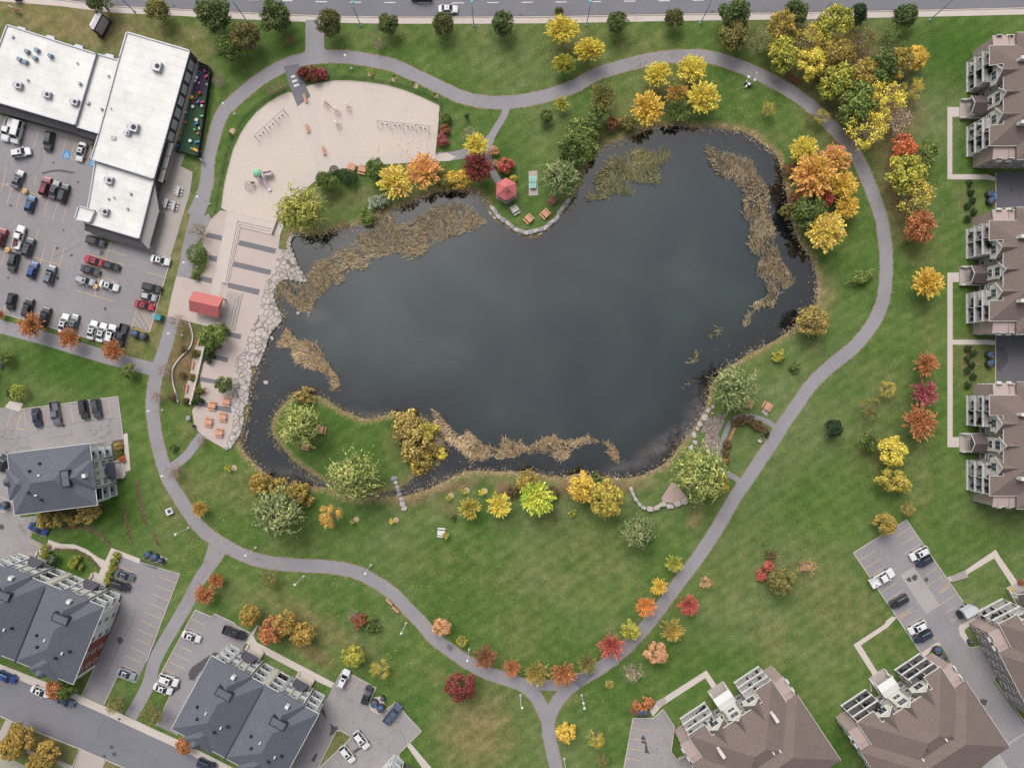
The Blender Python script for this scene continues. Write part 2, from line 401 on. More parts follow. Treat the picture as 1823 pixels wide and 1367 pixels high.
LEAF = {k: leafmat(k, c, LG) for k, c in dict(
    dg=[(62,80,40),(78,98,50),(92,106,54),(112,104,50)],
    dgr=[(60,76,40),(80,96,48),(104,98,50),(120,88,52)],
    gn=[(68,88,40),(94,112,50),(126,138,60)],
    bgn=[(82,102,44),(110,128,52),(142,150,70)],
    dk=[(40,60,36),(56,78,44),(72,92,50)],
    dgo=[(124,114,48),(164,136,52),(196,156,60)],
    dor=[(122,106,54),(168,108,60),(196,122,68),(150,120,56)],
    rol=[(84,94,50),(112,106,58),(144,112,66)],
    ol=[(100,104,48),(124,120,58),(150,130,62)],
    spg=[(104,116,62),(130,138,70),(150,140,84)],
    yel=[(168,156,40),(214,186,38),(236,204,54),(186,172,46)],
    ylg=[(96,114,42),(136,146,44),(180,172,46),(214,192,54)],
    ylo=[(140,136,44),(176,160,50),(204,176,54)],
    gld=[(184,150,38),(218,178,42),(230,194,56)],
    bry=[(88,130,34),(150,176,30),(226,216,30),(240,226,90)],
    oyg=[(120,130,44),(216,170,48),(240,166,72),(242,144,88)],
    ypk=[(176,172,46),(224,198,54),(238,190,74),(236,152,96)],
    org=[(200,110,44),(224,136,50),(236,156,70)],
    orp=[(160,150,50),(232,176,66),(242,150,88),(242,140,100)],
    ogr=[(92,112,44),(130,134,48),(200,150,54),(224,150,70)],
    orr=[(150,92,50),(196,104,58),(220,132,70)],
    red=[(150,72,58),(188,90,74),(212,112,92)],
    crm=[(128,66,70),(160,80,84),(186,102,98)],
    drd=[(92,74,46),(118,66,54),(152,58,60),(110,88,54)],
    brd=[(112,84,54),(142,92,60),(168,104,66)],
    tan=[(176,132,92),(206,152,104),(222,172,120)],
    gry=[(158,132,112),(176,152,132),(190,168,142)],
    brn=[(120,100,72),(142,116,84),(150,130,92)],
    pnk=[(132,104,100),(154,122,116),(160,132,120)],
    wil=[(76,94,44),(112,128,60),(158,162,78),(196,190,96)],
    wlp=[(76,92,54),(118,130,76),(166,170,106)],
    wly=[(92,104,42),(146,148,56),(192,180,74)],
    slv=[(120,134,104),(150,160,132),(172,178,152)],
    fir=[(40,58,40),(52,72,46),(66,86,54)],
    gdb=[(100,100,52),(146,128,66),(180,156,78),(200,172,60)],
    gbr=[(120,112,52),(160,138,58),(196,166,46)],
    hdg=[(110,120,40),(142,148,46),(166,164,60)],
    hbr=[(92,88,54),(118,96,62),(132,102,72)],
).items()}
LEAF['reed'] = leafmat('reed', [(112,106,76),(150,136,102),(190,168,134),(208,184,156)], 2.3, .4)
LEAF['rgr'] = leafmat('green_reed', [(104,110,70),(134,134,84),(166,156,106),(190,172,130)], 2.2, .4)
LEAF['ror'] = leafmat('rusty_reed', [(146,130,92),(184,158,120),(208,180,146),(176,140,104)], 2.4, .4)
LEAF['fallen'] = leafmat('fallen', [(190,170,110),(206,160,90),(176,150,110),(226,200,110)], 1.0, .3)
# ------------------------------------------------------------------ pond outline (photo pixels)
SHORE = [(519,413),(542,416),(575,418),(590.7,409),(610,408),(632,401.6),(645.5,396),(661,400),(672,384),(690,378),(705,372),(719,366.7),(738.7,358.5),(758.5,350),(780,342),(804.5,338.7),(829,338.7),(847,345),(860.5,355),(868.7,370),
 (872,384),(894,400),(918,416.5),(943,424.5),(968,417),(992,395),(1011,372),(1018,355),(1030.6,337),(1040.5,312.4),(1047,292.7),(1057,274.6),(1076.7,261.4),(1100,251.5),(1129.7,241),(1162.6,228),(1195.5,224),(1239,226),(1283,228),(1309.6,232.6),(1338,241),(1362,259),(1380,274),(1388,291),(1394,310.5),(1399,330),(1402,351.7),(1407.5,384.6),(1413,406.5),(1424,431),(1437.7,450),(1448.7,472),(1454,494),(1455.5,521.7),(1451.4,543.6),(1435,562),(1415.5,581),(1391,598.7),(1365,614),(1334,629.5),(1308,647),(1290,658),(1268.5,680),(1262,704),(1257.5,723.8),(1237.8,759),(1222.4,778.7),(1208,796),(1190.4,820.4),(1159.7,838),(1133.4,849),(1094,851),(1062,846),(1024.7,843),(1007,849),(974,847),(941,838),(908.5,840),(864.6,838),(831.7,838),(809.7,847),(787.8,857.7),(762,870),(724.7,882),(690,884),(656.7,887),(615,883),(588,868.5),(553.6,866),(520.7,860.6),(487.8,852),(465.8,836.5),(443.9,814.6),(431,798),(428.5,781.7),(437,755),(441.7,731),(444,705),(450,672),(455,656.6),(462,648),(470,622),(479,596),(499,570),(501,563),(492,545),(487,528),(489,514),(507,499),(545,500),(533,474),(520,440),(512,430)]
ISLE = [(481,760),(485.6,744),(496.5,727),(514,709),(531.7,700.5),(562,702.7),(582,711.4),(602,724.6),(624,735.6),(650,745.5),(681,740),(696,735.6),(729,737.8),(760,746.5),(777.4,766),(793,792.6),(788,816.8),(768.6,836.5),(740,847.5),(724.7,860.6),(707,871.6),(663,880.4),(619,876),(586.5,860.6),(571,854),(549,841),(523,823),(505,801.4),(487.8,779.5)]
def poly_sdf(X, Y, poly):
    d = np.full(X.shape, 1e9); ins = np.zeros(X.shape, bool); n = len(poly)
    for i in range(n):
        ax, ay = poly[i]; bx, by = poly[(i+1) % n]
        dx, dy = bx-ax, by-ay; t = np.clip(((X-ax)*dx + (Y-ay)*dy)/(dx*dx+dy*dy+1e-9), 0, 1)
        d = np.minimum(d, np.hypot(X-ax-t*dx, Y-ay-t*dy))
        c = (ay > Y) != (by > Y)
        with np.errstate(divide='ignore', invalid='ignore'): xi = (bx-ax)*(Y-ay)/(by-ay if by != ay else 1e-9) + ax
        ins ^= c & (X < xi)
    return np.where(ins, -d, d)
def wpoly(pts): return [tuple(P(x, y)[:2]) for x, y in pts]
_sh, _is = wpoly(smooth_line(SHORE + [SHORE[0]], 2)), wpoly(smooth_line(ISLE + [ISLE[0]], 2))
def pond_sdf(X, Y):
    """negative in the water, in metres"""
    return np.maximum(poly_sdf(X, Y, _sh), -poly_sdf(X, Y, _is))
def grid_mesh(name, xs, ys, zf, attrs):
    X, Y = np.meshgrid(xs, ys); Z = zf(X, Y); nx, ny = len(xs), len(ys)
    co = np.stack([X.ravel(), Y.ravel(), Z.ravel()], 1).astype(np.float32)
    i = np.arange((ny-1)*nx).reshape(ny-1, nx)[:, :-1].ravel()
    f = np.stack([i, i+1, i+nx+1, i+nx], 1).astype(np.int32)
    me = bpy.data.meshes.new(name); me.vertices.add(len(co)); me.vertices.foreach_set('co', co.ravel())
    me.loops.add(f.size); me.loops.foreach_set('vertex_index', f.ravel())
    me.polygons.add(len(f)); me.polygons.foreach_set('loop_start', np.arange(0, f.size, 4, dtype=np.int32))
    me.polygons.foreach_set('use_smooth', np.ones(len(f), bool))
    me.update(calc_edges=True)
    for k, fn in attrs.items():
        a = me.attributes.new(k, 'FLOAT', 'POINT'); a.data.foreach_set('value', fn(X, Y).ravel().astype(np.float32))
    me.validate(); return me
# what grows where: (px, py, rx, ry, rotation, strength)
DRY = [(150,45,190,55,8,.85),(330,90,60,60,0,.6),(40,20,80,40,0,.8),(265,560,45,75,-15,.75),(320,430,12,110,14,.6),(225,620,50,30,10,.6),(330,110,40,50,0,.4),
 (1590,320,28,110,-8,.9),(1640,450,40,40,0,.5),(1500,210,70,60,40,.55),(1600,210,50,40,0,.6),(1420,90,70,50,0,.5),(1030,80,60,50,0,.45),(1140,90,80,45,0,.35),
 (850,1300,75,80,20,.85),(800,1220,60,20,30,.4),(560,1110,120,25,28,.6),(430,1060,50,25,28,.4),(560,1160,40,14,28,.8),(1480,1070,60,110,-30,.45),(1370,1130,40,60,-30,.4),(1560,1100,20,90,-32,.5),
 (940,1030,120,40,0,.3),(930,1120,40,60,20,.35),(1040,970,70,35,0,.35),(1240,920,14,32,15,.8),(1070,1010,60,30,0,.35),(780,900,60,20,0,.35),(1000,930,90,20,0,.25),
 (330,880,40,60,30,.45),(345,770,26,45,10,.5),(430,880,50,40,0,.35),(400,860,30,30,0,.4),(1430,560,14,70,-20,.7),(1470,520,22,40,0,.6),(1325,690,22,50,30,.35),(1650,600,16,60,0,.4),(1640,850,30,80,0,.35),
 (1740,640,50,60,0,.35),(60,1320,90,30,22,.8),(180,1350,60,30,22,.7),(1580,700,40,60,0,.3),(1560,800,60,60,0,.35),(1300,1060,60,40,0,.25),(560,350,40,25,0,.35),(700,60,60,20,0,.3),(880,55,120,18,0,.3),
 (1340,235,50,10,12,.5),(940,860,60,12,0,.5),(1110,200,50,30,0,.4),(1130,860,60,10,-8,.5),(800,1000,100,40,0,.2),(1010,1240,40,18,0,.4),(1340,1250,60,16,-30,.25),(600,430,30,10,0,.4),(1290,1000,60,60,0,.2)]
SOIL = [(325,640,34,70,10,.75),(350,700,12,30,0,.6),(570,1175,30,8,28,.7),(520,1135,40,12,28,.5),(895,868,14,14,0,.9),(800,868,70,8,-12,.8),(735,890,40,10,-10,.7),(1010,870,18,18,0,.8),(1090,865,60,9,3,.8),(1318,855,8,24,-10,.0),
 (1590,330,14,80,-5,.55),(1560,230,40,25,0,.5),(1455,330,45,90,15,.55),(1350,20,60,20,0,.0),(1720,350,20,30,0,.35),(1725,640,22,44,0,.45),(1640,395,30,20,0,.4),(800,912,16,16,0,.45),(1040,860,30,12,0,.6),(1400,20,100,14,0,.3),
 (1500,110,95,75,20,.8),(1570,200,60,60,20,.75),(1400,60,70,40,0,.5),(1340,60,60,40,0,.4),(1190,165,50,50,0,.35),(640,350,60,18,-12,.4),(1060,260,50,40,-40,.5),(820,345,50,10,0,.5),(1395,1010,40,24,0,.2),(450,860,30,12,20,.5),(500,880,40,16,10,.45),(735,790,50,50,40,.5)]
LUSH = [(1700,90,90,80,0,.8),(1740,270,40,60,0,.9),(1740,560,40,60,0,.9),(1740,740,30,60,0,.8),(120,650,130,60,12,.8),(210,900,60,70,0,.8),(150,970,60,40,0,.7),(760,180,120,40,0,.35),(900,260,50,70,0,.5),(600,770,90,60,20,.55),(930,370,45,40,0,.5),
 (1520,440,50,90,0,.4),(1500,620,60,60,40,.4),(780,1050,100,70,30,.4),(1380,900,140,120,-30,.45),(1600,1250,60,60,30,.5),(1480,1330,30,50,0,.6),(560,930,120,20,0,.3),(1750,960,90,40,0,.55),(890,1300,40,80,15,.4),(740,1250,60,40,40,.3),(1250,1180,80,50,-33,.4),(1340,770,30,40,-30,.4),(110,1010,60,30,20,.7),(1490,700,60,50,0,.45)]
def blobs(lst):
    def fn(X, Y):
        out = np.zeros(X.shape)
        PX, PY = X/S + CX, CY - Y/S
        for px, py, rx, ry, rot, st in lst:
            t = math.radians(rot); c, s = math.cos(t), math.sin(t)
            u, v = (PX-px)*c + (PY-py)*s, -(PX-px)*s + (PY-py)*c
            out = np.maximum(out, min(1, st*(1.15 if st > .55 else .85))*np.exp(-1.2*((u/rx)**2 + (v/ry)**2)**1.3))
        return out
    return fn
WATER_Z = -.32
def ground_z(X, Y):
    d = pond_sdf(X, Y)
    z = np.interp(d, [-8, -3, -.8, 0, .5, 1.6], [-1.9, -1.3, -.62, WATER_Z, -.14, 0])
    return z
edge = [-1600, -900, -500, -300, -200, -150]
gx = np.array(edge + list(np.arange(-128, 128.1, .8)) + [-e for e in edge[::-1]])
gy = np.array(edge + list(np.arange(-96, 96.1, .8)) + [-e for e in edge[::-1]])
def grassmat():
    m, nt, b = newmat('grass'); v = wpos(nt)
    G1, G2, G3 = A(95,121,62), A(79,110,48), A(119,136,76)
    big = noise(nt, v, .05, 6, .68); mid = noise(nt, v, .35, 4, .65); fine = noise(nt, v, 2.6, 3, .8)
    col = ramp(nt, big, [(.36, G2), (.5, G1), (.62, G3)])
    col = mix(nt, .55, col, ramp(nt, mid, [(.3, A(72,102,46)), (.5, G1), (.72, A(128,144,82))]))
    col = mix(nt, ramp(nt, noise(nt, v, .022, 4, .6), [(.46, (0,0,0,1)), (.64, (.75,.75,.75,1))]), col, ramp(nt, mid, [(.3, A(104,120,76)), (.7, A(138,146,100))]))
    # soft patches
    def amount(name, wob=.5):
        a = attr(nt, name)
        n = maths(nt, 'MULTIPLY', maths(nt, 'SUBTRACT', mid, .5), wob)
        n2 = maths(nt, 'MULTIPLY', maths(nt, 'SUBTRACT', noise(nt, v, 1.1, 4, .7), .5), wob*1.2)
        t = maths(nt, 'ADD', a, maths(nt, 'MULTIPLY', maths(nt, 'ADD', n, n2), maths(nt, 'MULTIPLY', a, 2.2, True)), True)
        return t
    col = mix(nt, amount('lush', .7), col, ramp(nt, mid, [(.3, A(60,94,36)), (.7, A(87,120,49))]))
    col = mix(nt, amount('dry', 1.0), col, ramp(nt, mid, [(.3, A(120,114,74)), (.7, A(158,144,104))]))
    col = mix(nt, amount('soil', 1.0), col, ramp(nt, mid, [(.3, A(112,88,66)), (.7, A(156,130,104))]))
    # mower stripes
    wv = N(nt, 'ShaderNodeTexWave', wave_type='BANDS'); wv.inputs['Scale'].default_value = .12; wv.inputs['Distortion'].default_value = 2.0; wv.inputs['Detail'].default_value = 3
    mp = N(nt, 'ShaderNodeMapping'); mp.inputs['Rotation'].default_value = (0, 0, math.radians(57)); nt.links.new(v, mp.inputs[0]); nt.links.new(mp.outputs[0], wv.inputs[0])
    col = mix(nt, .24, col, mix(nt, 1, col, ramp(nt, wv.outputs['Fac'], [(.3, (.78,.8,.78,1)), (.7, (1.22,1.2,1.2,1))]), 'MULTIPLY'))
    col = mix(nt, .75, col, mix(nt, 1, col, ramp(nt, fine, [(.28, (.45,.45,.45,1)), (.5, (1,1,1,1)), (.74, (1.6,1.6,1.5,1))]), 'MULTIPLY'))
    # bank: straw, then wet mud
    sh = attr(nt, 'shore')
    shn = maths(nt, 'ADD', sh, maths(nt, 'MULTIPLY', maths(nt, 'SUBTRACT', noise(nt, v, .5, 5, .75), .5), 4.0))
    col = mix(nt, ramp(nt, maths(nt, 'DIVIDE', shn, 4.0), [(.08, (1,1,1,1)), (.46, (0,0,0,1))]), col, ramp(nt, noise(nt, v, 1.6, 4, .8), [(.3, A(118,104,72)), (.5, A(156,138,98)), (.72, A(186,166,128))]))
    col = mix(nt, ramp(nt, maths(nt, 'ADD', maths(nt, 'DIVIDE', shn, 3.0), .5), [(.28, (1,1,1,1)), (.62, (0,0,0,1))]), col, A(104,88,72))
    nt.links.new(col, b.inputs['Base Color']); b.inputs['Roughness'].default_value = .95; b.inputs['Specular IOR Level'].default_value = .1
    bn = N(nt, 'ShaderNodeBump'); bn.inputs['Strength'].default_value = .5; bn.inputs['Distance'].default_value = .12
    nt.links.new(noise(nt, v, 3.2, 3, .8), bn.inputs['Height']); nt.links.new(bn.outputs[0], b.inputs['Normal'])
    return m
M_GRASS = grassmat()
def shore_attr(X, Y): return np.clip(pond_sdf(X, Y), -20, 20)
g_me = grid_mesh('grass_ground', gx, gy, ground_z, {'dry': blobs(DRY), 'soil': blobs(SOIL), 'lush': blobs(LUSH), 'shore': shore_attr})
g_me.materials.append(M_GRASS); tag(link('grass_ground', g_me), kind='structure')
def watermat():
    m, nt, b = newmat('pond_water'); v = wpos(nt)
    f = noise(nt, v, .028, 4, .55, .8)
    col = ramp(nt, f, [(.3, A(30,46,51)), (.48, A(42,58,59)), (.66, A(58,74,70))])
    d = attr(nt, 'depth'); dn = maths(nt, 'ADD', d, maths(nt, 'MULTIPLY', maths(nt, 'SUBTRACT', noise(nt, v, .1, 4, .6), .5), 9.0))
    k = ramp(nt, maths(nt, 'DIVIDE', dn, 20.0), [(0.0, (1,1,1,1)), (.75, (0,0,0,1))])
    col = mix(nt, k, col, ramp(nt, noise(nt, v, .3, 4, .7), [(.3, A(16,15,20)), (.6, A(28,26,31)), (.8, A(54,50,48))]))
    # silt showing through near the south-east bank
    silt = attr(nt, 'silt'); sn = maths(nt, 'MULTIPLY', silt, ramp(nt, noise(nt, v, .22, 5, .7), [(.35, (0,0,0,1)), (.65, (1,1,1,1))]))
    col = mix(nt, sn, col, A(122,114,110))
    col = mix(nt, .35, col, mix(nt, 1, col, ramp(nt, noise(nt, v, 3.0, 2, .6), [(.3, (.75,.75,.75,1)), (.7, (1.25,1.25,1.25,1))]), 'MULTIPLY'))
    nt.links.new(col, b.inputs['Base Color']); b.inputs['Roughness'].default_value = .03
    b.inputs['IOR'].default_value = 1.85
    bn = N(nt, 'ShaderNodeBump'); bn.inputs['Strength'].default_value = .05; bn.inputs['Distance'].default_value = .04
    nt.links.new(noise(nt, v, 1.6, 3), bn.inputs['Height']); nt.links.new(bn.outputs[0], b.inputs['Normal'])
    return m
x0, y1 = P(415, 205)[:2]; x1, y0 = P(1480, 915)[:2]
SILT = [(1200,780,90,16,-32,.9),(1245,720,18,40,30,.6),(1120,830,50,10,-10,.6),(560,560,24,16,0,.35),(540,850,70,12,14,.5),(660,740,40,8,10,.6),(760,860,40,10,-20,.6),(600,440,60,10,-20,.35)]
wm = grid_mesh('pond_water', np.arange(x0, x1, 1.2), np.arange(y0, y1, 1.2), lambda X, Y: np.full(X.shape, WATER_Z),
               {'depth': lambda X, Y: np.clip(-pond_sdf(X, Y), 0, 40), 'silt': blobs(SILT)})
wm.materials.append(watermat()); tag(link('pond_water', wm), kind='structure')

# ------------------------------------------------------------------ roads, paths, parking
ROADLINE = [(-120,-18),(105,0),(200,12),(300,16.5),(400,22),(500,26.5),(600,30),(700,31.5),(850,31.5),(1000,30.5),(1100,28.5),(1200,26.5),(1300,25),(1423,24),(1550,21),(1700,18),(1823,15),(2000,10)]
SWALK = [(x, y + 11.5) for x, y in ROADLINE]
sheet('main_road', [ROADLINE + [(2000,-220),(-120,-220)]], M_ROAD)
sheet('pavement', [SWALK + [(x, y - .6) for x, y in ROADLINE[::-1]]], M_CONC)
mb = MB(); wall_line(mb, [(x, y) for x, y in ROADLINE], 1.6, 0, .14); tag(mb.build('road_kerb', M_KERB), kind='structure')
mb = MB(); z = .026; ribbon(mb, [(x, y - 1.6) for x, y in ROADLINE], 1.5, z, 2); tag(mb.build('road_gutter', plain('gutter_dirt', A(108,92,96), .9, .15, .8)), kind='structure')
mb = MB(); z = .026
for x in range(-10, 22): 
    px = 450 + 61*(x - 2); yy = np.interp(px, [300,450,600,800,1000,1200,1400,1900], [-10,0,4.5,6,4.3,2,-2,-14])
    mb.m = 0; a, b = (px-10, yy), (px+10, np.interp(px+20, [300,450,600,800,1000,1200,1400,1900], [-10,0,4.5,6,4.3,2,-2,-14])*.5 + yy*.5)
    ribbon(mb, [a, b], 1.5, z, 0)
tag(mb.build('lane_marking', M_WHITEP), kind='structure')

RING = [(369.5,318),(371,285),(382,241),(395,204),(414,183),(451,151),(487.6,127),(524,110.5),(563,103),(607,101),(662,108.6),(700,117),(742,136),(781.6,155),(825.5,174.4),(869,182.5),(902,182.5),(935,179),(979,169),(1023,153.6),(1064,131.6),(1108,118.5),(1151.6,107.5),(1195.5,101.6),(1239,100),(1272,104),(1316,118.5),(1360,137),(1393,155),(1422,173),(1451,196),(1484,229),(1508,255),(1525,279),(1541.5,313.6),(1557,353),(1569.6,392.6),(1576,436.5),(1577.7,469),(1576.6,502),(1573,530),(1567,550),(1554.7,574.6),(1539,596.5),(1519.5,618.5),(1493,640),(1467,662),(1443,686.5),(1421,717),(1396.7,752),(1374.7,787.5),(1352.8,820),(1331,853),(1309,884),(1289,919),(1269,952),(1252,978),(1239.4,996),(1217.5,1025),(1195.5,1054),(1173.6,1084.6),(1151.6,1113),(1125,1141.6),(1096.8,1168),(1064,1192),(1036,1208),(1010,1228),(990,1252),(977,1280),(977.7,1308),(986.5,1350),(1000,1410)]
SOUTH = [(975,1280),(966,1262),(953.6,1240),(931.7,1220),(899,1207.5),(866,1196.5),(833,1179),(800,1156),(773,1135.6),(751,1109),(729,1087),(702,1059),(669,1036),(636,1019),(586.5,1009),(510,1004.6),(466,998.5),(433,987.5),(400,971),(373,953),(351,933),(328,900),(318,884),(299.5,852),(285,808),(275.4,764),(271.5,722.4),(274,690),(283,652),(294,619),(303,586.5),(311,560)]
WEST = [(369.5,312),(366,335),(358,360),(342,419),(331,474),(322,510)]
mb = MB()
for line, wd in ((RING, 25.6), (SOUTH, 26), (WEST, 27)): ribbon(mb, line, wd, .013 + .0008*wd/27, 12, 1.7)
tag(mb.build('path_verge', plain('worn_path_verge', A(146,132,98), .95, .22, .5, fine=3)), kind='structure')
mb = MB()
for nm, line, wd in (('ring', RING, 22.5), ('south', SOUTH, 23), ('west', WEST, 24)):
    ribbon(mb, line, wd, None, 12, .8)
ribbon(mb, [(-40,571),(0,581),(88,605),(186.5,634.8),(280,659)], 24)
ribbon(mb, [(392,978),(384,992),(355.5,1031.6),(329,1082),(307,1119),(276.5,1174),(263,1220.6),(232.6,1276)], 23)
ribbon(mb, [(940,1219),(978,1219),(1015,1221)], 20, None, 3)
for p in ([(544,36),(577,36),(577.5,85),(585,96),(535,112),(543.5,90)], [(362,318),(381,318),(372,362),(360,392),(333,380)], [(372,968),(400,985),(380,1012),(356,1020)], [(380,400),(372,380),(356,390),(340,425),(352,432)]):
    z = nextz(); pts = ccw([tuple(P(x, y)[:2]) for x, y in p]); mb.add([(x, y, z) for x, y in pts], [tuple(range(len(pts)))])
ribbon(mb, [(904,184),(897,206),(884,228),(875,244),(870,262),(870,286),(879,310),(893,330)], 12.5)
ribbon(mb, [(874,246),(858,262),(830,273),(800,279),(770,280)], 16)
ribbon(mb, [(1378,760),(1372,754),(1352,745),(1330,741),(1312,744),(1299,755),(1290,775),(1283,800),(1279,822)], 9)
ribbon(mb, [(1280,838),(1305,848),(1318,858)], 10)
ribbon(mb, [(300,835),(318,823),(335,808),(348,790),(360,775)], 16)
tag(mb.build('park_path', M_PATH), kind='structure')
sheet('dark_path', [[(505,119),(532,114),(544,152),(553,172),(530,190),(520,166)], cP((920,635),(1040,610),(1150,585),(1180,600),(1060,720),(1000,660)), cH_((1340,385),(1365,355),(1405,385),(1375,420))], M_PATHD)
# street south-west
STREET_UP = [(-60,1172),(0,1196.5),(88,1231),(131,1247),(190,1273),(263,1307),(318,1332),(420,1384),(470,1410)]
STREET_LO = [(300,1420),(224,1367),(143,1332.5),(71,1304),(0,1274),(-60,1250)]
sheet('street', [STREET_UP + STREET_LO], M_ROAD)
sheet('street_pavement', [STREET_UP + [(x+4, y-13.5) for x, y in STREET_UP[::-1]]], M_CONC)
sheet('driveway', [cF((655,1212),(850,1300),(815,1400),(590,1400),(600,1350)), cF((100,990),(45,975),(-60,1200),(-20,1290),(30,1140))], M_CONC2)
sheet('footpath', [cF((480,1300),(600,1350),(580,1390),(450,1330)), cF((230,1210),(300,1245),(280,1270),(215,1240))], M_CONC2)
# big car park
LOT1 = [(-60,190),(0,205),(160,245),(175,330),(150,400),(160,425),(263,441),(305,457),(305,459),(266.6,591),(236,580),(221.6,620.5),(0,557),(-60,540)]
sheet('car_park', [LOT1], M_LOT)
sheet('paved_terrace', [[(255,440),(263,441),(304,457),(338,345),(343.5,307),(322,296),(330,275),(300,270),(262,330),(270,400)]], plain('terrace_concrete', A(184,174,168), .85, .08, .4, fine=4))
sheet('building_walkway', [cB((-60,10),(0,25),(200,75),(760,235),(760,262),(0,60),(-60,45)), cB((680,960),(1215,1105),(1390,1172),(1385,1190),(1200,1120),(690,985))], M_CONC2)
LOT2 = cD((-250,345),(100,345),(165,385),(172,357),(960,253),(1003,600),(920,612),(900,650),(400,900),(160,1150),(170,1235),(320,1220),(290,1270),(250,1400),(400,1480),(330,1600),(310,1700),(-250,1700))
sheet('west_car_park', [LOT2], M_LOT2)
LOT3 = cE((975,410),(1460,552),(1190,1260),(1110,1425),(1090,1430),(955,1380),(845,1614),(668,1540),(780,1290),(970,850),(985,740),(900,660),(930,520))
sheet('long_car_park', [LOT3], M_LOT)
LOT4 = cG((445,83),(575,138),(600,113),(762,190),(780,215),(900,270),(852,355),(830,400),(700,500),(300,1100),(128,1020),(237,790),(237,770),(165,735),(118,690))
sheet('corner_car_park', [LOT4], M_LOT)
LOT5 = cH_((500,565),(775,715),(712,848),(740,900),(800,928),(830,912),(925,832),(1142,1065),(958,1245),(960,1275),(920,1340),(850,1420),(60,1420),(150,1180),(330,880),(350,800),(380,790),(430,690))
sheet('south_car_park', [LOT5], M_LOT2)
LOT6 = cO((245,962),(410,960),(488,892),(572,1022),(545,1222),(600,1296),(680,1255),(760,1420),(160,1420))
sheet('small_car_park', [LOT6], M_LOT2)
LOT7 = cM((438,382),(868,115),(1325,775),(1440,885),(1440,925),(1290,990),(1300,1040),(1370,1140),(1400,1150),(1500,1132),(1590,1320),(1575,1430),(1900,1870),(1900,2300),(1700,2150),(1200,1320),(1230,1270),(1130,1110),(990,1200))
sheet('east_car_park', [LOT7], M_LOT)
sheet('back_street', [cN((1440,1390),(1690,1180),(1830,1080),(1900,1040),(1900,1420))], asphalt('pale_asphalt', A(186,184,182), .1))
sheet('driveway_court', [cJ((1592,262),(1900,262),(1900,565),(1735,545),(1720,560),(1592,556)), cK((1595,450),(1900,450),(1900,830),(1600,822))], M_LOTD)
sheet('asphalt_patch', [cM((818,562),(930,495),(1140,805),(1030,880))], asphalt('patch_asphalt', A(182,176,172), .05))
sheet('wet_patch', [cG((600,425),(640,430),(600,520),(480,590),(435,655),(400,650),(388,600),(420,545)), cG((250,705),(318,670),(328,720),(250,775)), cO((310,1120),(330,1095),(350,1130),(370,1230),(390,1250),(340,1240),(345,1170),(315,1160)),
   cH_((320,875),(350,890),(372,970),(340,930)), cH_((395,1000),(430,1025),(465,1030),(450,1075),(390,1110),(410,1040)), cH_((585,1225),(650,1185),(660,1205),(600,1245)), cH_((590,1090),(630,1140),(610,1165),(580,1120)), cH_((245,1300),(285,1240),(300,1250),(270,1320)),
   cE((1140,440),(1283,490),(1272,516),(1136,464)), cK((1600,520),(1670,540),(1690,610),(1700,650),(1640,720),(1605,735))], M_STAIN)
# concrete walks round the brown blocks
sheet('concrete_walk', [
  cI((1200,872),(1345,870),(1345,948),(1240,952),(1240,1416),(1520,1416),(1590,1440),(1585,1470),(1510,1458),(1200,1458)),
  cJ((1200,1073),(1345,1073),(1345,1150),(1243,1150),(1243,1617),(1520,1617),(1592,1625),(1592,1660),(1510,1656),(1243,1658),(1243,2406),(1345,2406),(1345,2488),(1200,2488)),
  cM((750,895),(790,905),(715,985),(498,1130),(660,1390),(625,1420),(438,1125),(690,960),(705,930)),
  cM((1200,580),(1340,525),(1592,355),(1625,410),(1800,660),(1750,690),(1580,425),(1380,545),(1345,570),(1225,615)),
  cO((380,900),(440,830),(490,795),(840,572),(960,745),(920,770),(832,635),(530,830),(470,870),(408,945)),
  cM((980,1200),(1090,1120),(1130,1105),(1150,1125),(1010,1225)), cM((1290,985),(1300,970),(1420,905),(1440,935),(1340,1000),(1340,1030),(1380,1100),(1360,1115),(1300,1040)),
  cG((855,345),(945,205),(955,210),(915,290),(945,345),(1575,675),(1550,715),(1365,630),(1370,700),(1290,660),(1330,610),(935,400),(960,460),(880,420),(905,385)),
  cH_((1020,1180),(1050,1160),(1290,1440),(1200,1440)),
  cE((395,275),(500,310),(600,312),(700,350),(800,420),(855,445),(905,340),(1140,430),(1130,470),(940,395),(880,520),(830,610),(790,590),(820,500),(740,410),(620,350),(450,345),(400,380),(370,430),(350,420)),
  cD((1003,560),(1035,550),(1060,850),(1010,870),(960,870),(960,800),(1015,790)),
  cE((1180,385),(1260,385),(1360,430),(1310,480),(1160,420)), cH_((715,850),(760,790),(830,780),(850,890),(800,925),(740,895)), cD((80,290),(190,310),(160,380),(40,340))], M_CONC)
# kerbs
mb = MB()
def kerb(pts, w=1.3, h=.13, closed=False): wall_line(mb, pts, w, 0, h, 0, closed)
for L_ in (LOT2[3:6], LOT3[0:3], LOT3[3:6], LOT4[0:7], LOT4[10:15]+[LOT4[0]], LOT5[0:11], LOT6[0:3], LOT6[2:7], [LOT6[-1], LOT6[0]], LOT7[0:5], [LOT7[-1], LOT7[0]], LOT7[6:11], LOT7[14:17],
           [(305,459),(266.6,591)], LOT1[10:13], STREET_LO, cF((650,1212),(590,1350)), cF((860,1300),(820,1380)), cN((1580,640),(1605,580)), cN((1575,645),(1840,1010)), cN((1690,1170),(1860,1060)),
           cJ((1592,262),(1592,556),(1735,545)), cK((1590,450),(1590,826)), cF((780,525),(668,775)), cF((955,620),(845,850)), cM((1330,780),(1440,885)), cM((1320,990),(1370,1080),(1350,1090))):
    kerb(L_)
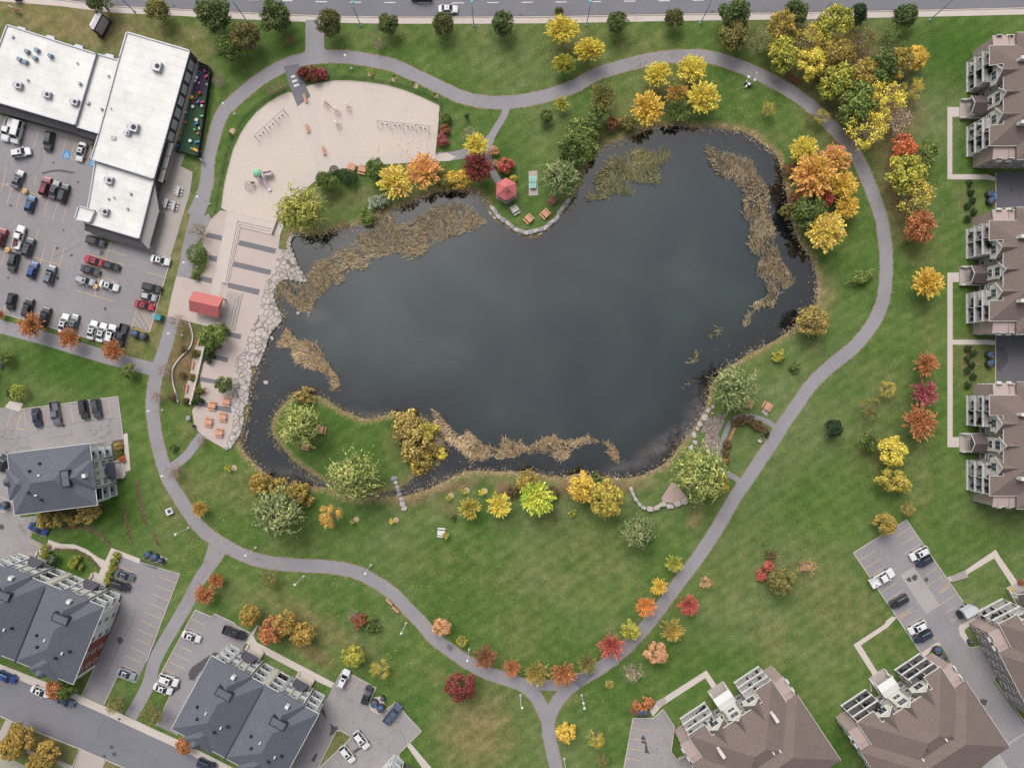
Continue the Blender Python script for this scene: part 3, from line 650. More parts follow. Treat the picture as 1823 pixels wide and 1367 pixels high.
kerb(cH_((300,1367),(450,1062),(490,1060),(568,1105),(560,1130),(310,1367)))
kerb(cD((-30,1070),(30,1075),(95,1110),(95,1150),(50,1190),(-10,1185)))
tag(mb.build('kerb', M_KERB), kind='structure')
# stall lines
def lines(name, segs, w=.75, mat=None):
    mb = MB()
    for i, (a, b) in enumerate(segs): ribbon(mb, [a, b], w, .0580 + .0006*(i % 7), 0)
    return tag(mb.build(name, mat or M_YEL), kind='structure')
sg = []
def G(f, *q):
    for a in q: p = f((a[0], a[1]), (a[2], a[3])); sg.append((p[0], p[1]))
G(cB, (235,135,200,260),(315,150,275,290),(390,165,350,300),(465,185,425,330),(540,205,500,350),(610,225,575,380),(750,265,715,410),(575,380,720,415),(640,235,580,330),(655,270,590,375),(610,380,640,330),(740,300,690,380),(735,350,700,410),
  (55,445,10,650),(135,465,55,750),(215,490,130,780),(295,515,280,600),(330,640,285,825),(400,660,360,845),(475,720,430,865),(590,600,505,890),(0,580,480,720),(10,1250,80,970),(230,1010,200,1080),(300,1030,225,1250),(375,1050,300,1340),(450,1075,380,1330),(525,1095,450,1367),(0,1095,490,1240),(180,1170,150,1300),
  (735,1075,1025,1165),(715,1150,1010,1240),(690,1225,985,1310),(665,1300,780,1335),(905,1045,770,1480),(1215,1220,1360,1265),(1195,1298,1340,1340))
G(cC, (640,380,820,430),(850,430,960,470),(800,505,950,550),(625,535,920,622),(820,340,775,575),(1390,275,1220,870),(1160,460,1320,500),(1150,530,1300,575),(1130,600,1280,640),(1105,680,1250,720),(1110,690,1065,840),(1065,840,1215,872),
  (1135,690,1230,860),(1165,700,1225,830),(1110,720,1190,860),(1090,760,1150,850),(1195,710,1235,790),(1075,800,1115,850),(155,590,105,740),(300,640,255,760),(370,660,350,720),(450,680,400,830),(520,700,500,760),(600,725,590,760),(675,745,630,880),(750,765,735,810),(825,790,815,820),(900,805,890,850),(40,660,30,710),(0,715,1010,1005),(235,1290-1000,320,30))
G(cD, (100,365,55,495),(180,365,135,520),(135,520,215,515),(195,370,215,515),(345,340,365,490),(490,320,515,470),(575,320,595,465),(725,295,745,440),(880,285,900,420),(30,700,80,720),(60,840,90,880))
G(cE, (230,285,335,335),(210,375,260,390),(955,485,1095,545),(920,565,1060,620),(1290,570,1425,625),(1260,640,1395,695),(1230,712,1365,768),(1200,785,1335,840),(1170,858,1305,915),(1145,930,1275,990),(1115,1000,1245,1058),(1100,1075,1220,1130),(1060,1145,1185,1200),(1025,1215,1155,1275),(990,1290,1125,1345),(260,215,370,255),(0,1260-160,40,1290-165))
G(cF, (1560,155,1660,208),(1535,230,1640,280),(1465,378,1565,425),(1410,437,1535,498),(1380,505,1500,562),(1350,570,1415,605))
G(cH_, (635,648,600,720),(710,680,670,775),(990,900,1075,995),(945,1045,870,960),(525,1160,570,1215),(425,1285,475,1340),(560,680,600,695),(735,1140,745,1165))
G(cO, (235,1040,385,1062),(215,1122,370,1146),(200,1205,350,1228),(185,1284,300,1304))
G(cM, (490,440,615,362),(530,510,660,428),(575,575,705,490),(665,700,795,620),(710,768,835,685),(800,900,920,825),(800,920,940,845),(865,980,990,905),(900,175,780,250),(945,242,810,325),(988,308,850,392),(1120,500,1035,552),(1165,565,1140,582),(1105,605,1030,655),(1215,632,1135,690),(1225,655,1130,712),(1265,722,1130,808),(1275,815,1180,868),(1310,890,1225,940),(820,910,850,865),(850,890,880,850),(1160,700,1180,665),(1190,680,1215,645),(1080,1040,1100,1080),(1290,900,1225,940),(915,1060,970,1030))
lines('parking_line', sg)
sg2 = []
# accessible-bay symbol
def wheelchair_sign(c, rz, s=1.0):
    mb = MB(); mb.box(-.95*s, .95*s, -.95*s, .95*s, 0, .003)
    o = mb.build('parking_symbol', M_BLUEP); o.location = (c.x, c.y, .066); o.rotation_euler = (0,0,rz); tag(o, kind='structure')
    mb = MB(); s *= .8
    mb.lathe([(.14*s, 0), (.14*s, .003)], 10, (-.1*s, .72*s, 0))
    for a, b in (((-.1,.55),(-.1,-.05)),((-.1,.28),(.35,.28)),((-.1,-.02),(.4,-.02)),((.4,-.02),(.58,-.6)),((.58,-.6),(.75,-.55))):
        mb.bar((a[0]*s, a[1]*s, .002), (b[0]*s, b[1]*s, .002), .15*s, .004)
    pts = [(-.15*s + .5*s*math.cos(t), -.25*s + .5*s*math.sin(t)) for t in np.linspace(math.radians(120), math.radians(345), 12)]
    for a, b in zip(pts, pts[1:]): mb.bar((*a, .002), (*b, .002), .14*s, .004)
    o2 = mb.build('parking_symbol_figure', M_WHITEP); o2.location = (c.x, c.y, o.location.z + .006); o2.rotation_euler = (0,0,rz); tag(o2, kind='structure')
wheelchair_sign(P(*cB((543,348))[0]), math.radians(-15)); wheelchair_sign(P(*cB((755,410))[0]), math.radians(-15))
# manholes and repairs
mb = MB(); z = .0625
for f, x, y, r in ((cF,975,330,.75),(cF,905,1195,.5),(cF,928,1252,.5),(cF,848,1268,.4),(cF,968,968,.35),(cB,580,1162,.4),(cB,435,410,.3),(cB,635,570,.3),(cB,518,957,.25),(cB,88,760,.35),(cB,465,1105,.4),(cC,825,230,.6),(cC,855,683,.4),(cC,470,435,.45),(cC,68,432,.3),(cD,518,490,.45),(cD,15,1310,.6),(cM,890,598,.6),(cN,1495,830,.9),(cJ,1718,405,.5),(cI,-60,0,.3),(cM,935,582,.7),(cM,1030,600,.5),(cQ,45,50,.35),(cY,1262,130,.4),(cZ,1130,105,.4)):
    p = P(*f((x, y))[0]); n = 10
    mb.add([(p.x + r*(1+.25*math.sin(3*t+x))*math.cos(t), p.y + r*(1+.2*math.cos(2*t+y))*math.sin(t), z) for t in [2*math.pi*i/n for i in range(n)]], [tuple(range(n))])
tag(mb.build('manhole_and_repair', M_STAIN), kind='structure')

# ------------------------------------------------------------------ playground sand, plaza
SANDL = [(514.6,164.4),(493,174),(478,184),(457,200.6),(442,218.7),(429,238.5),(416,266.5),(407.6,297.7),(401,324),(397.7,345),(394.6,371),(405,376.5),(422,382),(488.4,395.4),(500,378),(520,350),(531,332),(547.5,309),(565.6,297.7),(520,166)]
SANDR = [(543,154.6),(564,149.6),(597,144.7),(623,144.7),(650,147),(690,153),(722.8,162.8),(752.4,175),(782,189),(781,212),(774.6,275.5),(700,278),(640,281),(588,286)]
PLWALK = [(520,166),(543,154.6),(588,286),(640,281),(700,278),(774.6,275.5),(795,272),(812,280),(800,287),(760,288),(700,292),(640,296),(600,303),(570,315),(535,345),(505,372),(492,395),(488.4,395.4),(500,378),(531,332),(547.5,309),(565.6,297.7)]
sheet('playground_walk', [PLWALK], M_CONC)
sheet('sand', [SANDL, SANDR], M_SAND)
mb = MB()
wall_line(mb, SANDL[0:11], 1.1, 0, .12); wall_line(mb, [(565.6,297.7),(520,166)], 1.0, 0, .12); wall_line(mb, [(588,286)] + SANDR[0:11], 1.1, 0, .12); wall_line(mb, SANDR[10:], .8, 0, .08); wall_line(mb, [(531,332),(547.5,309),(565.6,297.7)], .8, 0, .08)
tag(mb.build('sand_border', M_KERB), kind='structure')
sheet('crosswalk_bar', [cQ((992,622),(1026,612),(1030,628),(998,637)), cQ((1003,660),(1042,645),(1048,660),(1008,676)), cQ((1015,695),(1058,682),(1062,696),(1020,710))], M_WHITEP)
PLAZA = [(392,375),(405,376.5),(422,381),(488.4,395),(497.5,381),(506,390),(505.7,397),(499,418.5),(496,443),(501,452),(491,458),(494,470),(484,490),(472,503),(470,520),(464,535),(461,560),(452,575),(446,590),(440,605),(437,620),(420,640),(418,655),(417,675),(413,690),(414,708),(412,728),(415,745),(413,765),(404,785),(401.5,799),(390,793),(367,780),(352,766.7),(345.6,755),(342,730.5),(355.4,714),(359,694),(356.4,671),(362,646.5),(382,635),(383.5,625),(400,599),(406.6,589),(360.5,579),(336,572.4),(298,563),(305.8,525),(314.8,491.7),(349.4,499),(364,486),(370,472.8),(370.8,454.7),(363,440),(361.7,423.4),(369,405),(375.7,391)]
APRON = [(501,452),(496,443),(510.6,446),(511,430),(519,413.6),(521,418),(515,432),(517,442),(530,474.4),(545,499),(507,496.5),(488,512),(486,528),(491,546),(500,564),(499,571),(479,595),(470.5,621),(459,650),(444,652),(448,664),(445,681),(442,704),(440,720),(433,724),(432,748),(425,775),(412,795),(401.5,799.6),(404,785),(413,765),(415,745),(412,728),(414,708),(413,690),(417,675),(418,655),(420,640),(437,620),(440,605),(446,590),(452,575),(461,560),(464,535),(470,520),(472,503),(484,490),(494,470),(491,458)]
sheet('plaza', [PLAZA], M_PAVER)
sheet('paving_band', [cS((430,695),(585,730),(575,785),(395,740)), cS((770,775),(1170,870),(1150,925),(750,830)), cS((440,935),(530,955),(520,1015),(430,990)), cS((710,1005),(1115,1100),(1100,1155),(695,1060)), cS((370,1165),(475,1190),(465,1245),(315,1210)), cS((650,1235),(990,1310),(975,1372),(640,1290)),
   cT((840,550),(975,580),(960,635),(815,595)), cT((685,795),(830,830),(820,885),(670,845)), cT((530,1035),(700,1070),(880,1110),(870,1165),(690,1115),(520,1085)), cU((590,450),(690,475),(930,530),(925,580),(755,545),(580,500))], M_PAVERD)
sheet('plaza_strip', [cS((640,470),(740,500),(660,870),(545,1380),(455,1380)), cS((1200,490),(1255,590),(1205,725),(1130,700)), cT((560,400),(640,400),(640,490),(545,480))], M_CONC)
mb = MB(); pts = wpoly(APRON); mb.prism(pts, -1.2, .1); tag(mb.build('flagstone_terrace', M_FLAG), kind='structure')
sheet('stone_landing', [dE((960,290),(1090,250),(1110,270),(1050,420),(1055,480),(1020,600),(990,590),(930,560),(900,480),(940,440),(900,400),(920,360))], M_FLAGS, z=.03)
sheet('terrace_slab', [cT((480,690),(575,720),(555,760),(470,740)), cT((455,815),(550,825),(505,1020),(415,1000)), cT((390,1075),(500,1090),(435,1290),(355,1265))], M_PAVER)
sheet('gravel_bed', [dE((665,812),(700,830),(800,950),(690,985),(590,970),(580,940))], plain('pinkish_gravel', A(190,168,158), .95, .1, .6, fine=4))
sheet('table_pad', [cX((735,395),(830,390),(838,655),(738,660)), dE((1413,215),(1453,232),(1435,275),(1390,240))], M_CONC2)
sheet('mulch_ring', [[(px+r*math.cos(t), py+r*math.sin(t)) for t in np.linspace(0, 6.0, 14)] for px, py, r in ((659.4,132.4,4.6),(701.4,141.4,4.4),(740,153.7,4.4),(776,172,4),(414,234,5.5),(416.5,833,5.5),(634.5,924,5),(705,925,5),(802.5,882,5.2),(831,873,5.2),(863,874,5.2))], plain('pale_woodchip', A(206,180,150), .95, .12, 1.5, fine=6))
sheet('planting_strip', [cD((1098,940),(1118,935),(1200,1300),(1180,1318)), cD((978,1130),(1000,1125),(1080,1430),(1065,1445)), cE((1218,215),(1238,205),(1305,320),(1285,328)), cE((510,170),(680,160),(790,200),(905,320),(895,335),(780,225),(670,182),(510,190)), cE((440,350),(600,345),(730,420),(825,520),(810,525),(715,430),(595,362),(445,368))], M_MULCH)
sheet('planter_bed', [cD((930,610),(1003,605),(1018,790),(970,795),(960,740),(920,730)), cM((1375,1080),(1380,1085),(1390,1095))], M_MULCH)
sheet('island_lawn', [cH_((305,1360),(452,1070),(488,1068),(560,1108),(552,1128)), cM((1075,1150),(1125,1125),(1225,1275),(1180,1315),(1130,1290),(1040,1215))], M_GRASS, z=.09)
for o in bpy.data.objects:
    if o.name == 'island_lawn':
        for k in ('dry','soil','lush','shore'):
            a = o.data.attributes.new(k, 'FLOAT', 'POINT'); a.data.foreach_set('value', [20.0 if k == 'shore' else (.5 if k == 'dry' else 0.0)]*len(o.data.vertices))
YARD = [(351.5,113),(376,123),(379,133),(357,281),(352,281),(315,268),(320,258),(330,205)]
sheet('play_turf', [YARD], M_TURF)
sheet('purple_turf', [cQ((215,545),(330,550),(300,700),(270,760),(190,740),(240,640)), cQ((300,690),(330,660),(310,790),(280,780))], plain('purple_play_surface', A(78,62,92), .9, .12, .6, fine=4))
# cracks in the old asphalt
mb = MB(); z = .0545
for f, pts in ((cD, [(0,575),(100,600),(220,595),(225,660)]),(cD,[(380,500),(500,490),(740,450),(950,435)]),(cD,[(120,615),(180,665),(250,670),(245,690)]),(cD,[(715,535),(760,525),(800,530),(855,515)]),(cD,[(120,490),(100,600)]),(cD,[(430,590),(580,560),(575,515)]),(cD,[(720,625),(830,580),(870,565)]),(cD,[(310,545),(350,500)]),
   (cH_,[(560,680),(660,720)]),(cH_,[(870,960),(945,1040),(1000,1110),(1010,1170)]),(cH_,[(700,990),(685,950),(720,905)]),(cH_,[(780,1170),(930,1050)]),(cH_,[(740,1140),(820,1125)]),(cH_,[(575,1010),(610,970)]),(cE,[(1105,840),(1070,950),(1010,1060)]),(cE,[(970,1120),(900,1290),(850,1390)]),(cF,[(860,950),(780,1130)]),(cB,[(335,280),(330,420),(200,560)]),(cC,[(660,150),(560,210),(430,265)])):
    wl = smooth_line([p for p in f(*pts)], 4); wl = [(x + random.uniform(-.5,.5), y + random.uniform(-.5,.5)) for x, y in wl]
    ribbon(mb, wl, .55, z, 0)
tag(mb.build('asphalt_crack', M_STAIN), kind='structure')
sheet('tyre_mark', [cB((340,490),(420,470),(500,465),(620,490),(580,500),(480,482),(400,490),(350,510))], M_STAIN)
# ------------------------------------------------------------------ buildings
def win(parent, c, w, h, axis, out=.06, frame=None, glass=None, mull=1):
    """window on a wall: axis 0 = wall along x facing -y (out>0) , axis 1 = wall along y facing +x (out>0) or -x (out<0)"""
    x, y, z = c; s = 1 if out > 0 else -1; o = abs(out)
    f, g = MB(), MB(); t = .09
    def bx(b, u0, u1, z0, z1, d0, d1):
        if axis == 0: b.box(x+u0, x+u1, y - d1, y - d0, z+z0, z+z1)
        else:
            a, c_ = sorted((x + s*d0, x + s*d1)); b.box(a, c_, y+u0, y+u1, z+z0, z+z1)
    bx(f, -w/2-t, w/2+t, h/2, h/2+t, 0, o+.04); bx(f, -w/2-t, w/2+t, -h/2-t, -h/2, 0, o+.08)
    bx(f, -w/2-t, -w/2, -h/2, h/2, 0, o+.04); bx(f, w/2, w/2+t, -h/2, h/2, 0, o+.04)
    for k in range(1, mull+1): bx(f, -w/2 + w*k/(mull+1) - .03, -w/2 + w*k/(mull+1) + .03, -h/2, h/2, 0, o+.03)
    bx(g, -w/2, w/2, -h/2, h/2, 0, o)
    fo = f.build('window', frame or M_WHITE, parent); g.build('pane', glass or M_GLASS, fo); return fo
FLOORS = (.3, 3.1, 5.9)
def brown_block(label, origin, rz, porch='brown', chim=True, seed=0, decks=None):
    R = random.Random(seed)
    t = thing('apartment_block', label, 'building', (origin.x, origin.y, 0), rz, 'brown roofed apartment blocks')
    ze, p = 8.35, .40
    b = MB(); b.box(-11.2, -4, 1.8, 6.5, 0, ze-.1); b.box(4, 11.2, 1.8, 6.5, 0, ze-.1); b.box(-4, 4, 3.0, 6.5, 0, ze+1.0); b.box(-14.1, 14.1, 6.5, 23.6, 0, ze-.05)
    b.build('wall', M_GREYW, t)
    for s in (-1, 1):
        b = MB(); b.box(*(sorted((s*11.2, s*14.0))), 1.6, 6.5, 0, 7.2)
        b.build('side_bay', M_PINK, t)
        b = MB(); x0, x1 = sorted((s*11.2, s*14.25)); zi, zo = 7.75, 7.3
        za, zb = (zo, zi) if s < 0 else (zi, zo)
        b.add([(x0,1.3,za),(x1,1.3,zb),(x1,6.6,zb),(x0,6.6,za),(x0,1.3,za-.2),(x1,1.3,zb-.2),(x1,6.6,zb-.2),(x0,6.6,za-.2)], [(0,1,2,3),(7,6,5,4),(0,4,5,1),(1,5,6,2),(2,6,7,3),(3,7,4,0)])
        b.box(x0, x1, 4.9, 5.05, max(za,zb)-.3, max(za,zb)+.06)
        b.build('side_roof', plain('beige_roof', A(192,172,166), .7, .06, .5, fine=4), t)
        for fl in FLOORS:
            for yy in (2.7, 5.3): win(t, (s*14.0, yy, fl+1.3), 1.1, 1.4, 1, .08*s)
            if fl == FLOORS[2]:
                for yy in (3.1, 5.4): b = MB(); x0, x1 = sorted((s*14.02, s*14.65)); b.box(x0, x1, yy-.55, yy+.55, 6.5, 6.95); b.build('white_awning', M_WHITE, t)
            for yy in (8.5, 11.5, 14.5, 17.5, 20.5): win(t, (s*14.1, yy, fl+1.3), 1.2, 1.4, 1, .08*s)
    # roof: front slope with its centre bay cut back, side hips, rear hip
    vr, ue = 9.9, 11.45
    zr = ze + p*(ue-1.5); vr = ue - 1.5
    zc = lambda v: ze + p*v
    fp = [(-ue,0),(-6.9,0),(-6.9,2.5),(6.9,2.5),(6.9,0),(ue,0),(1.5,vr),(-1.5,vr)]
    b = MB(); top = [(u, v, zc(v)) for u, v in fp]; lo = [(u, v, zc(v)-.28) for u, v in fp[:6]]
    b.add(top + lo, [tuple(range(8))] + [(i, i+8, i+9, i+1) for i in range(5)])
    b.add([(ue,0,ze),(ue,2*vr,ze),(1.5,vr,zr)], [(0,1,2)]); b.add([(-ue,0,ze),(-1.5,vr,zr),(-ue,2*vr,ze)], [(0,1,2)])
    b.add([(-1.5,vr,zr),(1.5,vr,zr),(ue,2*vr,ze),(-ue,2*vr,ze)], [(0,1,2,3)])
    b.add([(ue,0,ze),(ue,2*vr,ze),(ue,2*vr,ze-.28),(ue,0,ze-.28)], [(0,3,2,1)]); b.add([(-ue,0,ze),(-ue,2*vr,ze),(-ue,2*vr,ze-.28),(-ue,0,ze-.28)], [(0,1,2,3)])
    b.hip(-14.5, 14.5, 6.2, 24.1, ze-.12, p*1.02)
    rf = b.build('roof', M_ROOFB, t)
    b = MB()      # white eave trim
    for a, c in (((-ue-.04,-.06),(-6.9,-.06)),((6.9,-.06),(ue+.04,-.06)),((-6.86,-.06),(-6.86,2.5)),((6.86,-.06),(6.86,2.5)),((-6.8,2.44),(6.8,2.44))):
        b.bar((*a, zc(max(0,a[1]))-.12), (*c, zc(max(0,c[1]))-.12), .09, .24)
    for s in (-1, 1):
        b.bar((s*(ue+.05), -.05, ze-.12), (s*(ue+.05), 6.2, ze-.12), .09, .22); b.bar((s*14.55, 6.2, ze-.24), (s*14.55, 24.1, ze-.24), .09, .2)
    b.build('eave_trim', M_CREAM, t)
    # gabled dormers
    for c, w_, y0, zb, zt, nm in ((-5.0, 4.0, 1.45, 8.3, 10.4, 'dormer'), (5.0, 4.0, 1.45, 8.3, 10.4, 'dormer'), (0, 3.2, 2.3, 8.2, 10.5, 'dormer')):
        b = MB(); h = w_/2
        b.add([(c-h, y0+.25, 5.9 if c else 3.4),(c+h, y0+.25, 5.9 if c else 3.4),(c+h, y0+.25, zb),(c, y0+.25, zt),(c-h, y0+.25, zb),(c-h, y0+1.6, 5.9 if c else 3.4),(c+h, y0+1.6, 5.9 if c else 3.4),(c+h, y0+1.6, zb),(c, y0+1.6, zt),(c-h, y0+1.6, zb)],
              [(0,1,2,3,4),(1,6,7,2),(5,0,4,9)])
        d = b.build(nm, M_CREAM, t)
        b = MB(); e = .3; L = 6.2 if c else 4.2
        zl = zb - .2
        b.add([(c-h-e, y0, zl),(c, y0, zt+.1),(c+h+e, y0, zl),(c-h-e, y0+1.6, zl),(c, y0+L, zt+.1),(c+h+e, y0+1.6, zl),
               (c-h-e, y0, zl-.18),(c, y0, zt-.08),(c+h+e, y0, zl-.18)], [(0,1,4,3),(1,2,5,4),(0,6,7,1),(1,7,8,2)])
        b.build('dormer_roof', M_ROOFB, d)
        b = MB(); b.bar((c-h-e, y0-.05, zl-.05), (c, y0-.05, zt+.05), .1, .26); b.bar((c, y0-.05, zt+.05), (c+h+e, y0-.05, zl-.05), .1, .26); b.build('trim', M_WHITE, d)
        win(d, (c, y0+.25, 7.3), 1.8 if c else 1.9, 1.7, 0, mull=1)
        if c == 0: win(d, (c, y0+.25, 4.9), 1.6, 1.2, 0)
    for u in (-3.0, 3.0):
        for fl in FLOORS: win(t, (u, 3.0, fl+1.35), .95, 1.45, 0)
    # balcony stacks
    for s in (-1, 1):
        u0, u1 = sorted((s*4.15, s*11.35))
        for i, fl in enumerate(FLOORS):
            b = MB(); b.box(u0, u1, .12, 1.8, fl-.2, fl)
            d = b.build('balcony', decks or M_DECK, t)
            b = MB(); b.box(u0-.05, u1+.05, -.02, .14, fl-.3, fl+.08); b.build('fascia', M_WHITE, d)
            b = MB(); b.box(u0, u1, .02, .06, fl+.98, fl+1.02)
            for k in range(5): q = u0 + (u1-u0)*k/4; b.box(q-.02, q+.02, .02, .06, fl, fl+.98)
            for q in (u0, u1): b.box(q-.02, q+.02, .1, 1.8, fl+.98, fl+1.02)
            b.build('railing', M_DARK, d)
            b = MB(); m_ = (u0+u1)/2; b.box(m_-.05, m_+.05, .15, 1.8, fl, fl+1.9); b.build('divider', M_DARK, d)
            for q in (u0+1.7, u1-1.7):
                if i < 2 or abs(q) > 8: win(t, (q, 1.8, fl+1.05), 1.9, 2.0, 0, .04, M_WHITE)
            b = MB()
            for k in range(R.randint(3, 6)):
                q = R.uniform(u0+.6, u1-.6); v = R.uniform(.5, 1.4); a = R.uniform(.2, .4)
                b.box(q-a, q+a, v-a*.8, v+a*.8, fl+.35, fl+.5); b.box(q-a, q+a, v+a*.7, v+a*.85, fl+.5, fl+.95)
                for dx in (-.8, .8):
                    for dy in (-.7, .7): b.box(q+a*dx-.03, q+a*dx+.03, v+a*dy-.03, v+a*dy+.03, fl, fl+.35)
            b.build('patio_furniture', M_BLACK, d)
        b = MB()
        for q in (u0+.1, u1-.1, (u0+u1)/2): b.box(q-.09, q+.09, .1, .28, 0, ze-.1 if abs(q) > 6.9 else 7.0)
        b.build('balcony_post', M_WHITE, t)
    # porch
    b = MB(); b.box(-2.3, 2.3, -1.7, 2.9, 0, .32); b.build('porch_floor', M_CONC2, t)
    b = MB(); b.box(-2.3, -2.05, -1.7, 2.9, .32, 1.1); b.box(2.05, 2.3, -1.7, 2.9, .32, 1.1); b.box(-1.8, 1.8, .9, 2.95, .32, 3.2); b.build('porch_wall', M_CREAM, t)
    b = MB(); b.box(-.9, .9, .82, .9, .35, 2.5); b.build('entrance_door', M_GLASS, t)
    if porch == 'brown':
        b = MB(); b.hip(-2.1, 2.1, -.8, 3.0, 3.2, .62, gable='y'); b.build('porch_roof', M_ROOFBD, t)
        b = MB(); b.bar((-2.1,-.83,3.15),(0,-.83,4.47),.1,.2); b.bar((0,-.83,4.47),(2.1,-.83,3.15),.1,.2); b.build('porch_trim', M_WHITE, t)
    else:
        b = MB(); b.hip(-2.2, 2.2, -.9, 2.4, 3.2, .18, gable='x'); b.build('porch_roof', M_WHITE, t)
    b = MB()
    for u in (-1.9, 1.9): b.box(u-.1, u+.1, -.75, -.55, .32, 3.1)
    b.build('porch_post', M_WHITE, t)
    if chim:
        for u, v in ((-7.2, 5.8), (7.2, 5.8), (1.0, 19.8)):
            c = MB(); z = ze + p*(v if v < 9 else (24.1-v)); c.box(u-.32, u+.32, v-1.0, v+1.0, z-.6, z+1.0); c.m = 1; c.box(u-.38, u+.38, v-1.06, v+1.06, z+1.0, z+1.1)
            c.build('chimney', [M_WHITE, M_CREAM], t)
    for u, v in ((-2.5, 12.0), (2.2, 11.6), (-.6, 14.0), (4.2, 13.2), (6.6, 14.4), (-4, 12.6)):
        c = MB(); z = min(zr - p*max(0, v-vr), ze + p*8.9 + .2); c.box(u-.16, u+.16, v-.35, v+.35, z-.4, z+.35); c.build('roof_vent', M_WHITE if R.random() < .5 else M_ROOFBD, t)
    return t
MID = lambda a, b: ((a[0]+b[0])/2, (a[1]+b[1])/2)
brown_block('brown roofed apartment block in the top right corner of the photo', P(1720,196), math.radians(-90), seed=1)
brown_block('brown roofed apartment block at the right edge between the two dark courts', P(1719.5,492), math.radians(-90), seed=2)
brown_block('brown roofed apartment block at the right edge, lowest of the three in a row', P(1720,787.5), math.radians(-90), seed=3)
brown_block('brown roofed block with white porch roof and chimneys beside the small car park', P(1280,1231), math.radians(213.7), 'white', seed=4)
brown_block('brown roofed apartment block with white porch roof nearest the bottom right street corner', P(1566,1208.5), math.radians(213.7), 'white', False, seed=5, decks=plain('dark_balcony_deck', A(112,108,112), .8, .1, .8))
brown_block('brown roofed block cut by the right edge beside the east car park trailer', P(1811,1050), math.radians(207.5), 'brown', False, seed=6)

